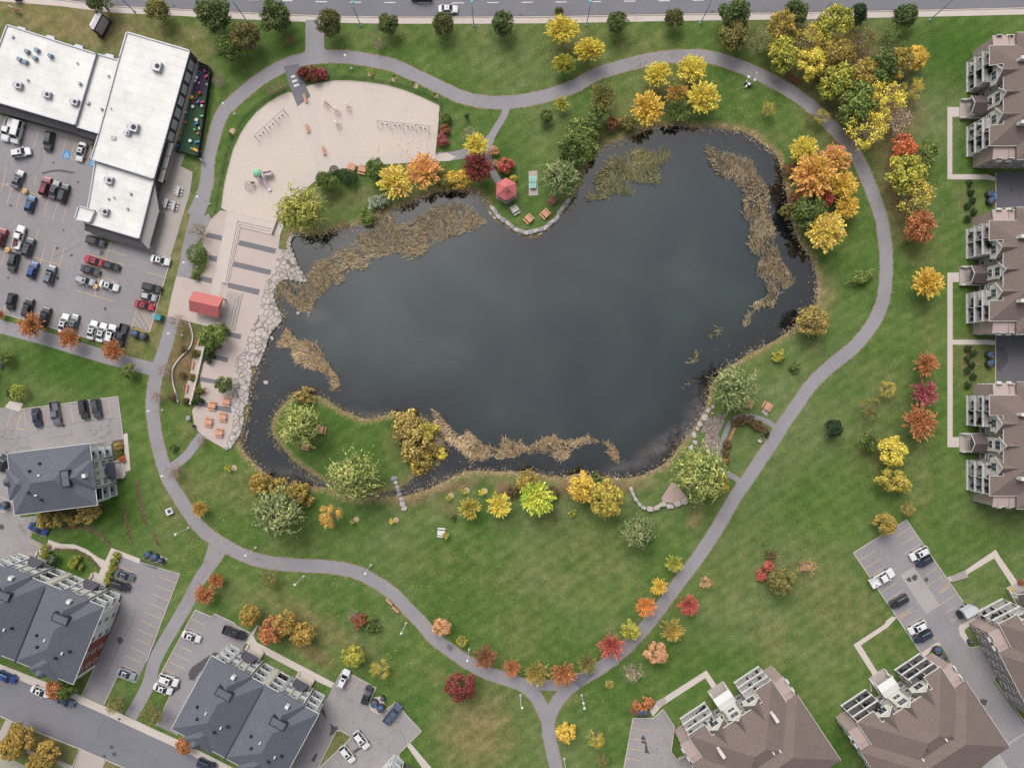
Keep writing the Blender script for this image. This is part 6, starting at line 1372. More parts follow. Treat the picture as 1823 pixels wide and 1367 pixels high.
for x, y, r, m, lab, sh in ((372,215,.42,MC,'cyan hoop at the top of the daycare yard','ring'),(450,190,.55,MDR,'dark red ride toy in the top right of the daycare yard','ride'),(470,260,.5,MP,'magenta ride toy by the fence in the daycare yard','ride'),(350,270,.4,M_WHITE,'white play table near the wall on the purple surface','table'),(335,315,.4,M_WHITE,'pale ride toy beside the wall below the play table','ride'),(377,335,.25,M_WHITE,'white ball on the purple surface of the yard','ball'),(480,360,.35,MG,'lime green ride toy against the black fence','ride'),
   (292,510,.5,MY,'yellow square play table beside the red climber','table'),(388,462,.45,M_REDP,'bright red play seat on top of the toy cluster','ball'),(350,515,.55,MDR,'crimson climber in the middle of the toy cluster','ride'),(370,565,.55,M_BLUE,'blue ride toy in the lower part of the cluster','ride'),(420,570,.5,MP,'magenta play car right of the cluster','ride'),(325,560,.45,MP,'magenta hoop left of the blue ride toy','ring'),(305,625,.4,M_WHITE,'white play table below the toy cluster','table'),(415,618,.4,M_WHITE,'white ball by the fence below the cluster','ball'),
   (212,690,.42,M_WHITE,'white ride toy beside the wall halfway down','ride'),(350,785,.45,M_PINKP,'pink play table in the lower yard','table'),(352,830,.45,M_BLUE,'blue ride toy below the pink table','ride'),(415,740,.38,MG,'pale green ride toy against the fence halfway down','ride'),(330,905,.35,MG,'green star shaped toy on the turf','ride'),(365,950,.3,M_ORANGE,'orange disc toy in the lower right of the yard','table'),(157,943,.3,M_ORANGE,'orange disc toy in the lower left of the yard','table'),(218,815,.26,M_ORANGE,'orange disc toy near the wall','table'),(385,890,.35,M_WHITE,'white ride toy near the fence above the orange disc','ride'),
   (272,1038,.42,M_WHITE,'white and red play table in the lower yard','table'),(360,1052,.5,MC,'cyan ride toy near the fence corner','ride'),(340,1150,.85,MY,'rainbow coloured small slide in the corner of the yard','slide'),(125,1095,.5,M_BLUE,'blue toy bench at the lower left of the yard','ride'),(130,1055,.4,MDR,'crimson toy above the blue bench','ride'),(283,1130,.22,M_WHITE,'small white ball beside the rainbow slide','ball')):
    q = cDY((x, y))[0]; toy(q[0], q[1], r, m, lab, sh)

# ------------------------------------------------------------------ walls, stones
mb = MB(); wall_line(mb, cT((412,450),(450,600),(420,720),(330,815),(262,900),(230,980),(236,1100),(268,1220),(290,1312)), 2.2, 0, .4, 5)
tag(mb.build('garden_wall', M_CONC), 'low pale curving garden wall through the mulch bed', 'wall')
mb = MB(); wall_line(mb, cT((577,715),(430,1335)), 3.4, 0, .75); tag(mb.build('garden_wall', M_CONC), 'straight pale concrete wall beside the terrace slabs', 'wall')
mb = MB(); wall_line(mb, cO((490,890),(575,1020),(548,1220),(600,1290),(690,1248)), 2.4, 0, .8); tag(mb.build('retaining_wall', M_CONC2), 'angled concrete retaining wall beside the small car park', 'wall')
mb = MB(); wall_line(mb, cS((375,740),(385,850),(430,940),(425,1050),(390,1130),(300,1210)), 1.2, 0, .25, 4); tag(mb.build('planter_edge', M_CONC), 'pale curved planter edge on the west side of the plaza', 'edging')
def rock(px, py, sx, sy, h, rz, label, cat='boulder', m=M_ROCK, group=None, z=0.0, nm='boulder'):
    p = P(px, py, h*.6 + max(z, -.3)); b = MB(); b.ico((px*.13, py*.17, 0), 1.0, 2, .55)
    vs = []
    for v in b.v: 
        x, y, zz = v[0]-px*.13, v[1]-py*.17, v[2]
        k = max(abs(x), abs(y), .001); bl = .55; n = math.hypot(x, y) or 1
        x, y = x*(1-bl) + bl*x/k*min(1, n)*1.0, y*(1-bl) + bl*y/k*min(1, n)*1.0
        vs.append((x*sx*S, y*sy*S, min(max(zz, -.6), .55)*h/.55*.5 + h*.5))
    b.v = vs; o = b.build(nm, m); o.location = (p.x, p.y, z); o.rotation_euler = (0,0,math.radians(-rz)); tag(o, label, cat, group); return o
def along(pts, step):
    wl = smooth_line(pts, 10); out = []; acc = 0
    for a, c in zip(wl, wl[1:]):
        L = math.hypot(c[0]-a[0], c[1]-a[1]); acc += L
        if acc >= step: acc = 0; out.append((c[0], c[1], math.degrees(math.atan2(c[1]-a[1], c[0]-a[0]))))
    return out
# big boulders round the gazebo point
PT = cX((345,800),(375,840),(410,885),(460,925),(510,960),(550,995),(605,1030),(660,1050),(710,1062),(765,1052),(815,1040),(870,1025),(920,1005),(965,965),(995,940),(1025,925),(1050,890),(1070,840),(1100,800),(1135,755),(1160,720))
ORD = ['1st','2nd','3rd','4th','5th','6th','7th','8th','9th','10th','11th','12th','13th','14th','15th','16th','17th','18th','19th','20th','21st','22nd','23rd','24th']
for i, (x, y) in enumerate(PT):
    a, c = PT[max(0,i-1)], PT[min(len(PT)-1,i+1)]
    rock(x, y, 5.6 if i % 3 else 6.4, 3.9 + (i % 2)*.7, .75, math.degrees(math.atan2(c[1]-a[1], c[0]-a[0])), f'{ORD[i]} grey boulder counted from the left in the row edging the gazebo point', m=M_ROCK2 if i % 2 else M_ROCK, group='boulders edging the gazebo point', z=-.25)
for i, (x, y, sx, sy, rz) in enumerate([(*cX((320,850))[0],3.4,2,50),(*cX((370,900))[0],3.6,2.2,40),(*cX((640,1075))[0],4,1.6,10),(*cX((760,1095))[0],4,1.6,-5),(*cX((865,1068))[0],4,1.8,-30),(*cX((950,1020))[0],3.4,1.8,-40),(*cX((1090,860))[0],3,1.6,-50)]):
    rock(x, y, sx, sy, .3, rz, f'flat stone at the waterline below the gazebo point, {ORD[i]} from the left', 'stone', group='waterline stones at the gazebo point', z=WATER_Z-.05, nm='flat_stone')
SE_ = dE((335,870),(350,910),(372,950),(402,988),(440,1020),(490,1030),(545,1022),(590,995),(648,1010),(715,990),(770,970))
for i, (x, y) in enumerate(SE_):
    a, c = SE_[max(0,i-1)], SE_[min(10,i+1)]
    rock(x, y, 6.6 if i > 4 else 5.2, 4.4 if i > 4 else 3.2, .7, math.degrees(math.atan2(c[1]-a[1], c[0]-a[0])), f'{ORD[i]} pale boulder from the left in the curved wall below the gravel patch', group='boulders of the curved wall by the gravel patch')
for i, (x, y, sx, sy) in enumerate([(473.5,681,4.4,3.8),(531,557.5,3.2,3.2),(453.5,662.5,1.4,1.4),(484,602,4.2,3.0)]):
    rock(x, y, sx, sy, .6, 20*i, ['large pale boulder alone in the water west of the peninsula','pale stone in the water below the rusty reeds','small white stone in the water by the flagstone edge','pale flat boulder at the waterline beside the plaza'][i], z=WATER_Z-.15)
STP = dC((1375,918),(1387,952),(1400,985),(1408,1015),(1417,1045),(1432,1083),(1443,1125),(1455,1162))
for i, (x, y) in enumerate(STP):
    rock(x, y, (6.6,4.2,4.0,4.2,4.2,4.6,5.0,5.4)[i], (4.4,3.2,3,3.2,3.4,3.8,5.0,4.2)[i], .5, -10, f'{ORD[i]} stepping stone from the top in the line crossing the narrow channel', 'stepping stone', M_ROCK2 if i in (0,3,4) else M_ROCK, 'stepping stones across the channel', z=-.3 if 1 < i < 6 else -.2, nm='stepping_stone')
for i, (x, y, sx, sy, rz) in enumerate([(*q, a, c, r) for q, a, c, r in ((dE((960,232))[0],4.2,5,20),(dE((932,285))[0],5.6,6.4,30),(dE((893,342))[0],4.6,4.4,40),(dE((873,378))[0],3.6,3.4,0),(dE((848,430))[0],3.8,6,-20),(dE((855,490))[0],4.6,3.8,20),(dE((822,530))[0],4,5,40),(dE((993,255))[0],1.8,1.8,0),(dE((960,300))[0],1.8,1.8,0),(dE((1000,200))[0],3,3,10))]):
    rock(x, y, sx, sy, .45, rz, f'pale boulder at the southeast bank, {ORD[i]} going down from the willow', group='boulders on the southeast bank', z=-.12)
# coping stones on the flagstone terrace edge
EDGE = [(519,413.6),(521,420),(516,432),(518,442),(530,474.4),(544,498),(530,499),(507,496.5),(490,510),(486,528),(491,546),(500,564),(498,572),(479,595),(470.5,621),(459,648),(445,652),(447,664),(444,681),(441,702),(440,720),(433,724),(432,748),(425,773),(412,793),(403,799)]
for i, (x, y, a) in enumerate(along(EDGE, 7.4)):
    rock(x, y, 4.1, random.uniform(2.2,3.0), .55, a, f'grey coping stone on the pond edge of the flagstone terrace, number {i+1} from the top', 'stone', M_ROCK if i % 3 else M_ROCK2, 'coping stones on the terrace edge', z=-.25, nm='coping_stone')
for o in list(bpy.data.objects):
    if o.name.startswith('coping_stone'): o['label'] = 'grey coping stone in the row along the pond edge of the flagstone terrace'
ARC = K(1500,1150,9.115)
for i, (x, y) in enumerate(ARC((590,405),(622,400),(655,410),(685,418),(712,418),(738,438),(765,455),(790,470),(818,485),(495,470),(472,500),(458,530),(450,565),(446,595),(452,628),(458,660),(462,692),(465,722))):
    rock(x, y, .95, .95, .2, 0, 'small white edging stone in the arc beside the entrance walk', 'stone', M_WHITE, 'white edging stones by the entrance walk', nm='edging_stone')
# stairs in the walks
def stairs(f, a, c, n, label, w):
    a, c = P(*f(a)[0]), P(*f(c)[0]); d = c-a; t = thing('outdoor_steps', label, 'steps', (a.x, a.y, .066), math.atan2(d.y, d.x)); L = d.length
    for k in range(n): b = MB(); b.box(L*k/n, L*(k+1)/n - .06, -w/2, w/2, 0, .06 + .09*k); b.build('step', M_CONC2, t)
stairs(cM, (1230,595), (1345,548), 9, 'concrete garden steps right of the east car park', 1.5); stairs(cO, (440,850), (510,810), 5, 'short concrete steps above the small car park', 1.5)

# ------------------------------------------------------------------ cyclist on the west path
p = P(362.5,289); hd = math.radians(98)
t = thing('bicycle', 'grey bicycle ridden along the west path beside the daycare fence', 'bicycle', (p.x, p.y, .035), hd)
def torus(b, c, R, r, n=16):
    for k in range(n): a, e = 2*math.pi*k/n, 2*math.pi*(k+1)/n; b.tube((c[0]+R*math.cos(a),c[1],c[2]+R*math.sin(a)),(c[0]+R*math.cos(e),c[1],c[2]+R*math.sin(e)),r,r,5,False)
for x in (-.52,.52): b = MB(); torus(b, (x,0,.34), .32, .02); b.build('wheel', M_TYRE, t)
b = MB()
for a, c in (((-.52,0,.34),(-.05,0,.3)),((-.05,0,.3),(-.2,0,.85)),((-.2,0,.8),(.36,0,.8)),((-.05,0,.3),(.38,0,.72)),((.36,0,.9),(.52,0,.34)),((-.52,0,.34),(-.2,0,.8))): b.tube(a, c, .018, .018, 6)
b.build('frame', M_STEEL, t); b = MB(); b.tube((.36,-.28,1.0),(.36,.28,1.0),.016); b.tube((.36,0,.88),(.36,0,1.0),.016); b.build('handlebar', M_DARK, t); b = MB(); b.box(-.34,-.08,-.07,.07,.86,.91); b.build('saddle', M_BLACK, t)
def skin_person(name, label, joints, bones, rad, root, mats, loc, rz):
    me = bpy.data.meshes.new(name); ks = list(joints); me.from_pydata([joints[k] for k in ks], [(ks.index(a), ks.index(b)) for a, b in bones], []); me.materials.append(mats)
    o = link(name, me); o.location = loc; o.rotation_euler = (0,0,rz)
    m = o.modifiers.new('skin', 'SKIN'); sv = me.skin_vertices[0].data
    for i, k in enumerate(ks): sv[i].radius = (rad[k], rad[k]); sv[i].use_root = (k == root)
    s_ = o.modifiers.new('sub', 'SUBSURF'); s_.levels = 1; s_.render_levels = 1
    tag(o, label, 'person'); return o
J = dict(hip=(-.18,0,.98),waist=(-.08,0,1.15),chest=(.08,0,1.36),neck=(.17,0,1.5),head0=(.2,0,1.58),head1=(.24,0,1.72)); Rr = dict(hip=.15,waist=.14,chest=.16,neck=.06,head0=.09,head1=.1)
Bn = [('hip','waist'),('waist','chest'),('chest','neck'),('neck','head0'),('head0','head1')]
for s, n_ in ((-1,'r'),(1,'l')):
    J.update({'sh'+n_:(.1,s*.19,1.4),'el'+n_:(.26,s*.25,1.18),'wr'+n_:(.36,s*.22,1.03),'th'+n_:(-.16,s*.09,.94),'kn'+n_:(.16,s*.11,.8 if s > 0 else .62),'an'+n_:(-.02,s*.11,.42 if s > 0 else .24),'to'+n_:(.14,s*.12,.36 if s > 0 else .18)})
    Rr.update({'sh'+n_:.075,'el'+n_:.05,'wr'+n_:.035,'th'+n_:.1,'kn'+n_:.07,'an'+n_:.045,'to'+n_:.035}); Bn += [('chest','sh'+n_),('sh'+n_,'el'+n_),('el'+n_,'wr'+n_),('hip','th'+n_),('th'+n_,'kn'+n_),('kn'+n_,'an'+n_),('an'+n_,'to'+n_)]
per = skin_person('person', 'person in pale clothing riding the bicycle on the west path', J, Bn, Rr, 'hip', plain('pale_jacket_cloth', A(222,216,218), .9, .08, 3, world=False), (p.x, p.y, .035), hd)
b = MB(); b.ico((0,0,0), .118, 2, .05); b.v = [(x*1.05+.235, y*.9, max(z,-.02)*.95+1.7) for x, y, z in b.v]; b.build('helmet', M_WHITE, per)
b = MB()
for s in (-1, 1):
    for k in range(4): b.tube((.37,s*(.19+.022*k),1.02),(.42,s*(.19+.022*k),1.0),.01,.009,5); b.tube((.42,s*(.19+.022*k),1.0),(.41,s*(.19+.022*k),.97),.009,.008,5)
    b.tube((.36,s*.17,1.02),(.39,s*.15,.98),.011,.009,5)
b.build('hand', plain('skin', A(206,160,136), .6, .05, 4, world=False), per)
# ------------------------------------------------------------------ trees and shrubs
def unit(v): return v / (np.linalg.norm(v, axis=-1, keepdims=True) + 1e-9)
def leaf_mesh(name, c, d, nrm, ln, wd):
    """one diamond leaf tuft per row: centre c, long axis d, normal nrm"""
    d = unit(d); s = unit(np.cross(d, nrm)); n = len(c); up = np.cross(s, d)
    ln = np.broadcast_to(ln, n)[:, None]; wd = np.broadcast_to(wd, n)[:, None]
    v = np.stack([c - d*ln*.5, c + s*wd*.5 + up*wd*.12, c + d*ln*.5, c - s*wd*.5 + up*wd*.12], 1).reshape(-1, 3).astype(np.float32)
    me = bpy.data.meshes.new(name); me.vertices.add(4*n); me.vertices.foreach_set('co', v.ravel())
    me.loops.add(4*n); me.loops.foreach_set('vertex_index', np.arange(4*n, dtype=np.int32))
    me.polygons.add(n); me.polygons.foreach_set('loop_start', np.arange(0, 4*n, 4, dtype=np.int32))
    me.update(calc_edges=True); return me
def rdir(n, zmin=-.3):
    z = rng.uniform(zmin, 1, n); t = rng.uniform(0, 2*math.pi, n); r = np.sqrt(np.maximum(0, 1-z*z)); return np.stack([r*np.cos(t), r*np.sin(t), z], 1)
def crown_lobes(seed, n, lobes, lr, size, zs=.85, spread=.62, fill=.72):
    global rng; rng = np.random.default_rng(seed)
    L = rdir(lobes, -.25) * rng.uniform(spread*.72, spread*1.08, (lobes, 1)); L[0] = (0, 0, .35)
    R = lr*rng.uniform(.75, 1.25, lobes); k = rng.integers(0, lobes, n)
    q = rdir(n, -.5); c = L[k] + q*R[k][:, None]*rng.uniform(fill, 1.18, (n, 1)); c[:, 2] *= zs
    nr = unit(q + rng.normal(0, .8, (n, 3)) + np.array([0,0,.3])); d = np.cross(nr, rng.normal(0, 1, (n, 3)))
    return leaf_mesh('crown', c, d, nr, size*rng.uniform(.7, 1.35, n), size*.72*rng.uniform(.7, 1.3, n))
def crown_rays(seed, rays, per, size, zs=.8, r0=.15, flat=.25, wob=.12, lw=.42, zmin=.0):
    """foliage carried on branches that shoot outward: spiky outline"""
    global rng; rng = np.random.default_rng(seed)
    D = rdir(rays, zmin); D[:, 2] = D[:, 2]*.9 + flat*.2; D = unit(D); Ln = rng.uniform(.74, 1.06, rays)
    k = np.repeat(np.arange(rays), per); t = rng.uniform(r0, 1, len(k))**.75
    c = D[k]*(t*Ln[k])[:, None] + rng.normal(0, wob, (len(k), 3))*(1.15 - t)[:, None]; c[:, 2] = c[:, 2]*zs + .12*t*t*0
    d = unit(D[k] + rng.normal(0, .38, (len(k), 3))); nr = unit(np.array([0,0,1.]) + rng.normal(0, .5, (len(k), 3)))
    return leaf_mesh('crown', c, d, nr, size*rng.uniform(.75, 1.4, len(k)), size*lw*rng.uniform(.7, 1.3, len(k)))
def crown_willow(seed, strands, per, size):
    global rng; rng = np.random.default_rng(seed)
    out_c, out_d, out_n = [], [], []
    A0 = rdir(strands, .02); base = A0*rng.uniform(.12, .78, (strands, 1)); base[:, 2] = np.abs(base[:, 2])*.9 + .18
    head = rng.uniform(0, 2*math.pi, strands)*.35 + np.arctan2(A0[:, 1], A0[:, 0]) + rng.normal(0, .75, strands); L = rng.uniform(.3, .62, strands)
    t = np.linspace(0, 1, per)
    for i in range(strands):
        h = head[i] + t*rng.normal(0, .5); s = L[i]
        x = base[i, 0] + s*.75*t*np.cos(h); y = base[i, 1] + s*.75*t*np.sin(h); z = base[i, 2] + s*(.38*t - 1.05*t*t)
        c = np.stack([x, y, z], 1) + rng.normal(0, .014, (per, 3)); d = np.gradient(c, axis=0)
        out_c.append(c); out_d.append(d); out_n.append(np.tile(np.array([0,0,1.]), (per, 1)) + rng.normal(0, .45, (per, 3)))
    c = np.concatenate(out_c); n = len(c)
    return leaf_mesh('crown', c, np.concatenate(out_d), unit(np.concatenate(out_n)), size*rng.uniform(1.1, 2.0, n), size*rng.uniform(.5, 1.0, n))
def branch_mesh(seed, n, zs=.8, tr=.07, twigs=4, base=-1.0):
    """trunk from z=base, limbs and twigs in unit size"""
    R = random.Random(seed); b = MB(); top = -.25
    b.tube((0,0,base), (0.02,0.01,top), tr, tr*.72, 8, False)
    for k in range(n):
        a = 2.4*k + R.uniform(-.3,.3); el = R.uniform(.25, 1.2); L = R.uniform(.55, .85)
        d = Vector((math.cos(a)*math.cos(el), math.sin(a)*math.cos(el), math.sin(el)*zs)); p0 = Vector((0.02,0.01, top - R.uniform(0,.25))); p1 = p0 + d*L*.5; p2 = p0 + d*L + Vector((0,0,.08))
        b.tube(p0, p1, tr*.45, tr*.28, 5, False); b.tube(p1, p2, tr*.28, tr*.1, 4, False)
        for j in range(twigs):
            q = p1 + (p2-p1)*R.uniform(0, .9); e = q + (d + Vector((R.uniform(-.7,.7), R.uniform(-.7,.7), R.uniform(-.1,.5)))).normalized()*R.uniform(.18,.38)
            b.tube(q, e, tr*.13, tr*.04, 3, False)
    return b.mesh('trunk', M_BARK)
V = 4
CROWN = {
 'round': [crown_lobes(100+i, 4200, 36, .27, .125, .95, .72, .5) for i in range(V)],
 'leafy': [crown_lobes(140+i, 3900, 34, .235, .115, .85, .8, .45) for i in range(V)],
 'maple': [crown_rays(200+i, 120, 46, .108, .85, .08, .25, .125, .5) for i in range(V)],
 'star':  [crown_rays(240+i, 85, 40, .11, .7, .08, .15, .11, .44, -.02) for i in range(V)],
 'willow':[crown_willow(300+i, 420, 9, .07) for i in range(V)],
 'sparse':[crown_lobes(340+i, 1700, 28, .24, .08, .8, .78, .3) for i in range(V)],
 'shrub': [crown_lobes(400+i, 2000, 26, .25, .14, .8, .8, .45) for i in range(V)],
 'ball':  [crown_lobes(440+i, 900, 1, .95, .2, .9, .01, .9) for i in range(2)],
 'bare':  [crown_lobes(460+i, 700, 18, .3, .07, .8, .7, .3) for i in range(V)],
 'small': [crown_rays(500+i, 30, 12, .3, .8, .1, .2, .1, .45) for i in range(V)],
}
CROWN['ballx'] = CROWN['ball']
TRUNK = [branch_mesh(600+i, 9) for i in range(3)]; TRUNKB = [branch_mesh(620+i, 16, .9, .05, 9) for i in range(3)]
TRUNKS = [branch_mesh(640+i, 6, .7, .05, 2) for i in range(2)]
NAMES = dict(round='round_tree', leafy='leafy_tree', maple='maple_tree', star='young_maple', willow='willow_tree', sparse='thin_tree', shrub='shrub', ball='clipped_shrub', bare='bare_bush', small='sapling')
HT = dict(round=1.25, leafy=1.2, maple=1.2, star=1.25, willow=1.0, sparse=1.25, shrub=.55, ball=.75, bare=.9, small=.95)   # crown centre height in radii
CNT = [0]
GROW = dict(round=1.1, leafy=1.1, maple=1.1, star=1.15, willow=1.08, sparse=1.08, shrub=1.08, ball=1.0, bare=1.12, small=1.1)
def tree(px, py, r, kind, pal, label, asp=1.0, rot=None, group=None):
    R = r*S*GROW.get(kind, 1.1); zc = r*S*HT[kind]; p = P(px, py, zc + .25*R); i = CNT[0]; CNT[0] += 1
    gr = group or {'shrub':'shrubs in the park','bare':'bare bushes','small':'saplings','ball':'clipped shrubs'}.get(kind, 'trees round the pond and lawns')
    cat = 'bush' if kind in ('shrub','ball','bare') else 'tree'
    t = thing(NAMES[kind], label, cat, (p.x, p.y, 0), (i*2.399 if rot is None else math.radians(-rot)), gr)
    b = math.radians
    c = link('crown', CROWN[kind][i % len(CROWN[kind])], t); c.location = (0, 0, zc); c.scale = (R*math.sqrt(asp), R/math.sqrt(asp), R*(1.0 if asp == 1 else 1/math.sqrt(asp)))
    if not c.data.materials: c.data.materials.append(None)
    c.material_slots[0].link = 'OBJECT'; c.material_slots[0].material = LEAF[pal]
    tm = (TRUNKB if kind in ('sparse','bare') else TRUNKS if kind in ('shrub','ball','small') else TRUNK)[i % 2]
    k = link('trunk', tm, t); zz = zc/1.0; k.location = (0, 0, zc); k.scale = (R*(1 if R > 1.2 else .6), R*(1 if R > 1.2 else .6), zc)
    if kind in ('bare','sparse'): k.scale = (R, R, zc*.95); k.material_slots[0].link = 'OBJECT'; k.material_slots[0].material = M_TWIG
    return t
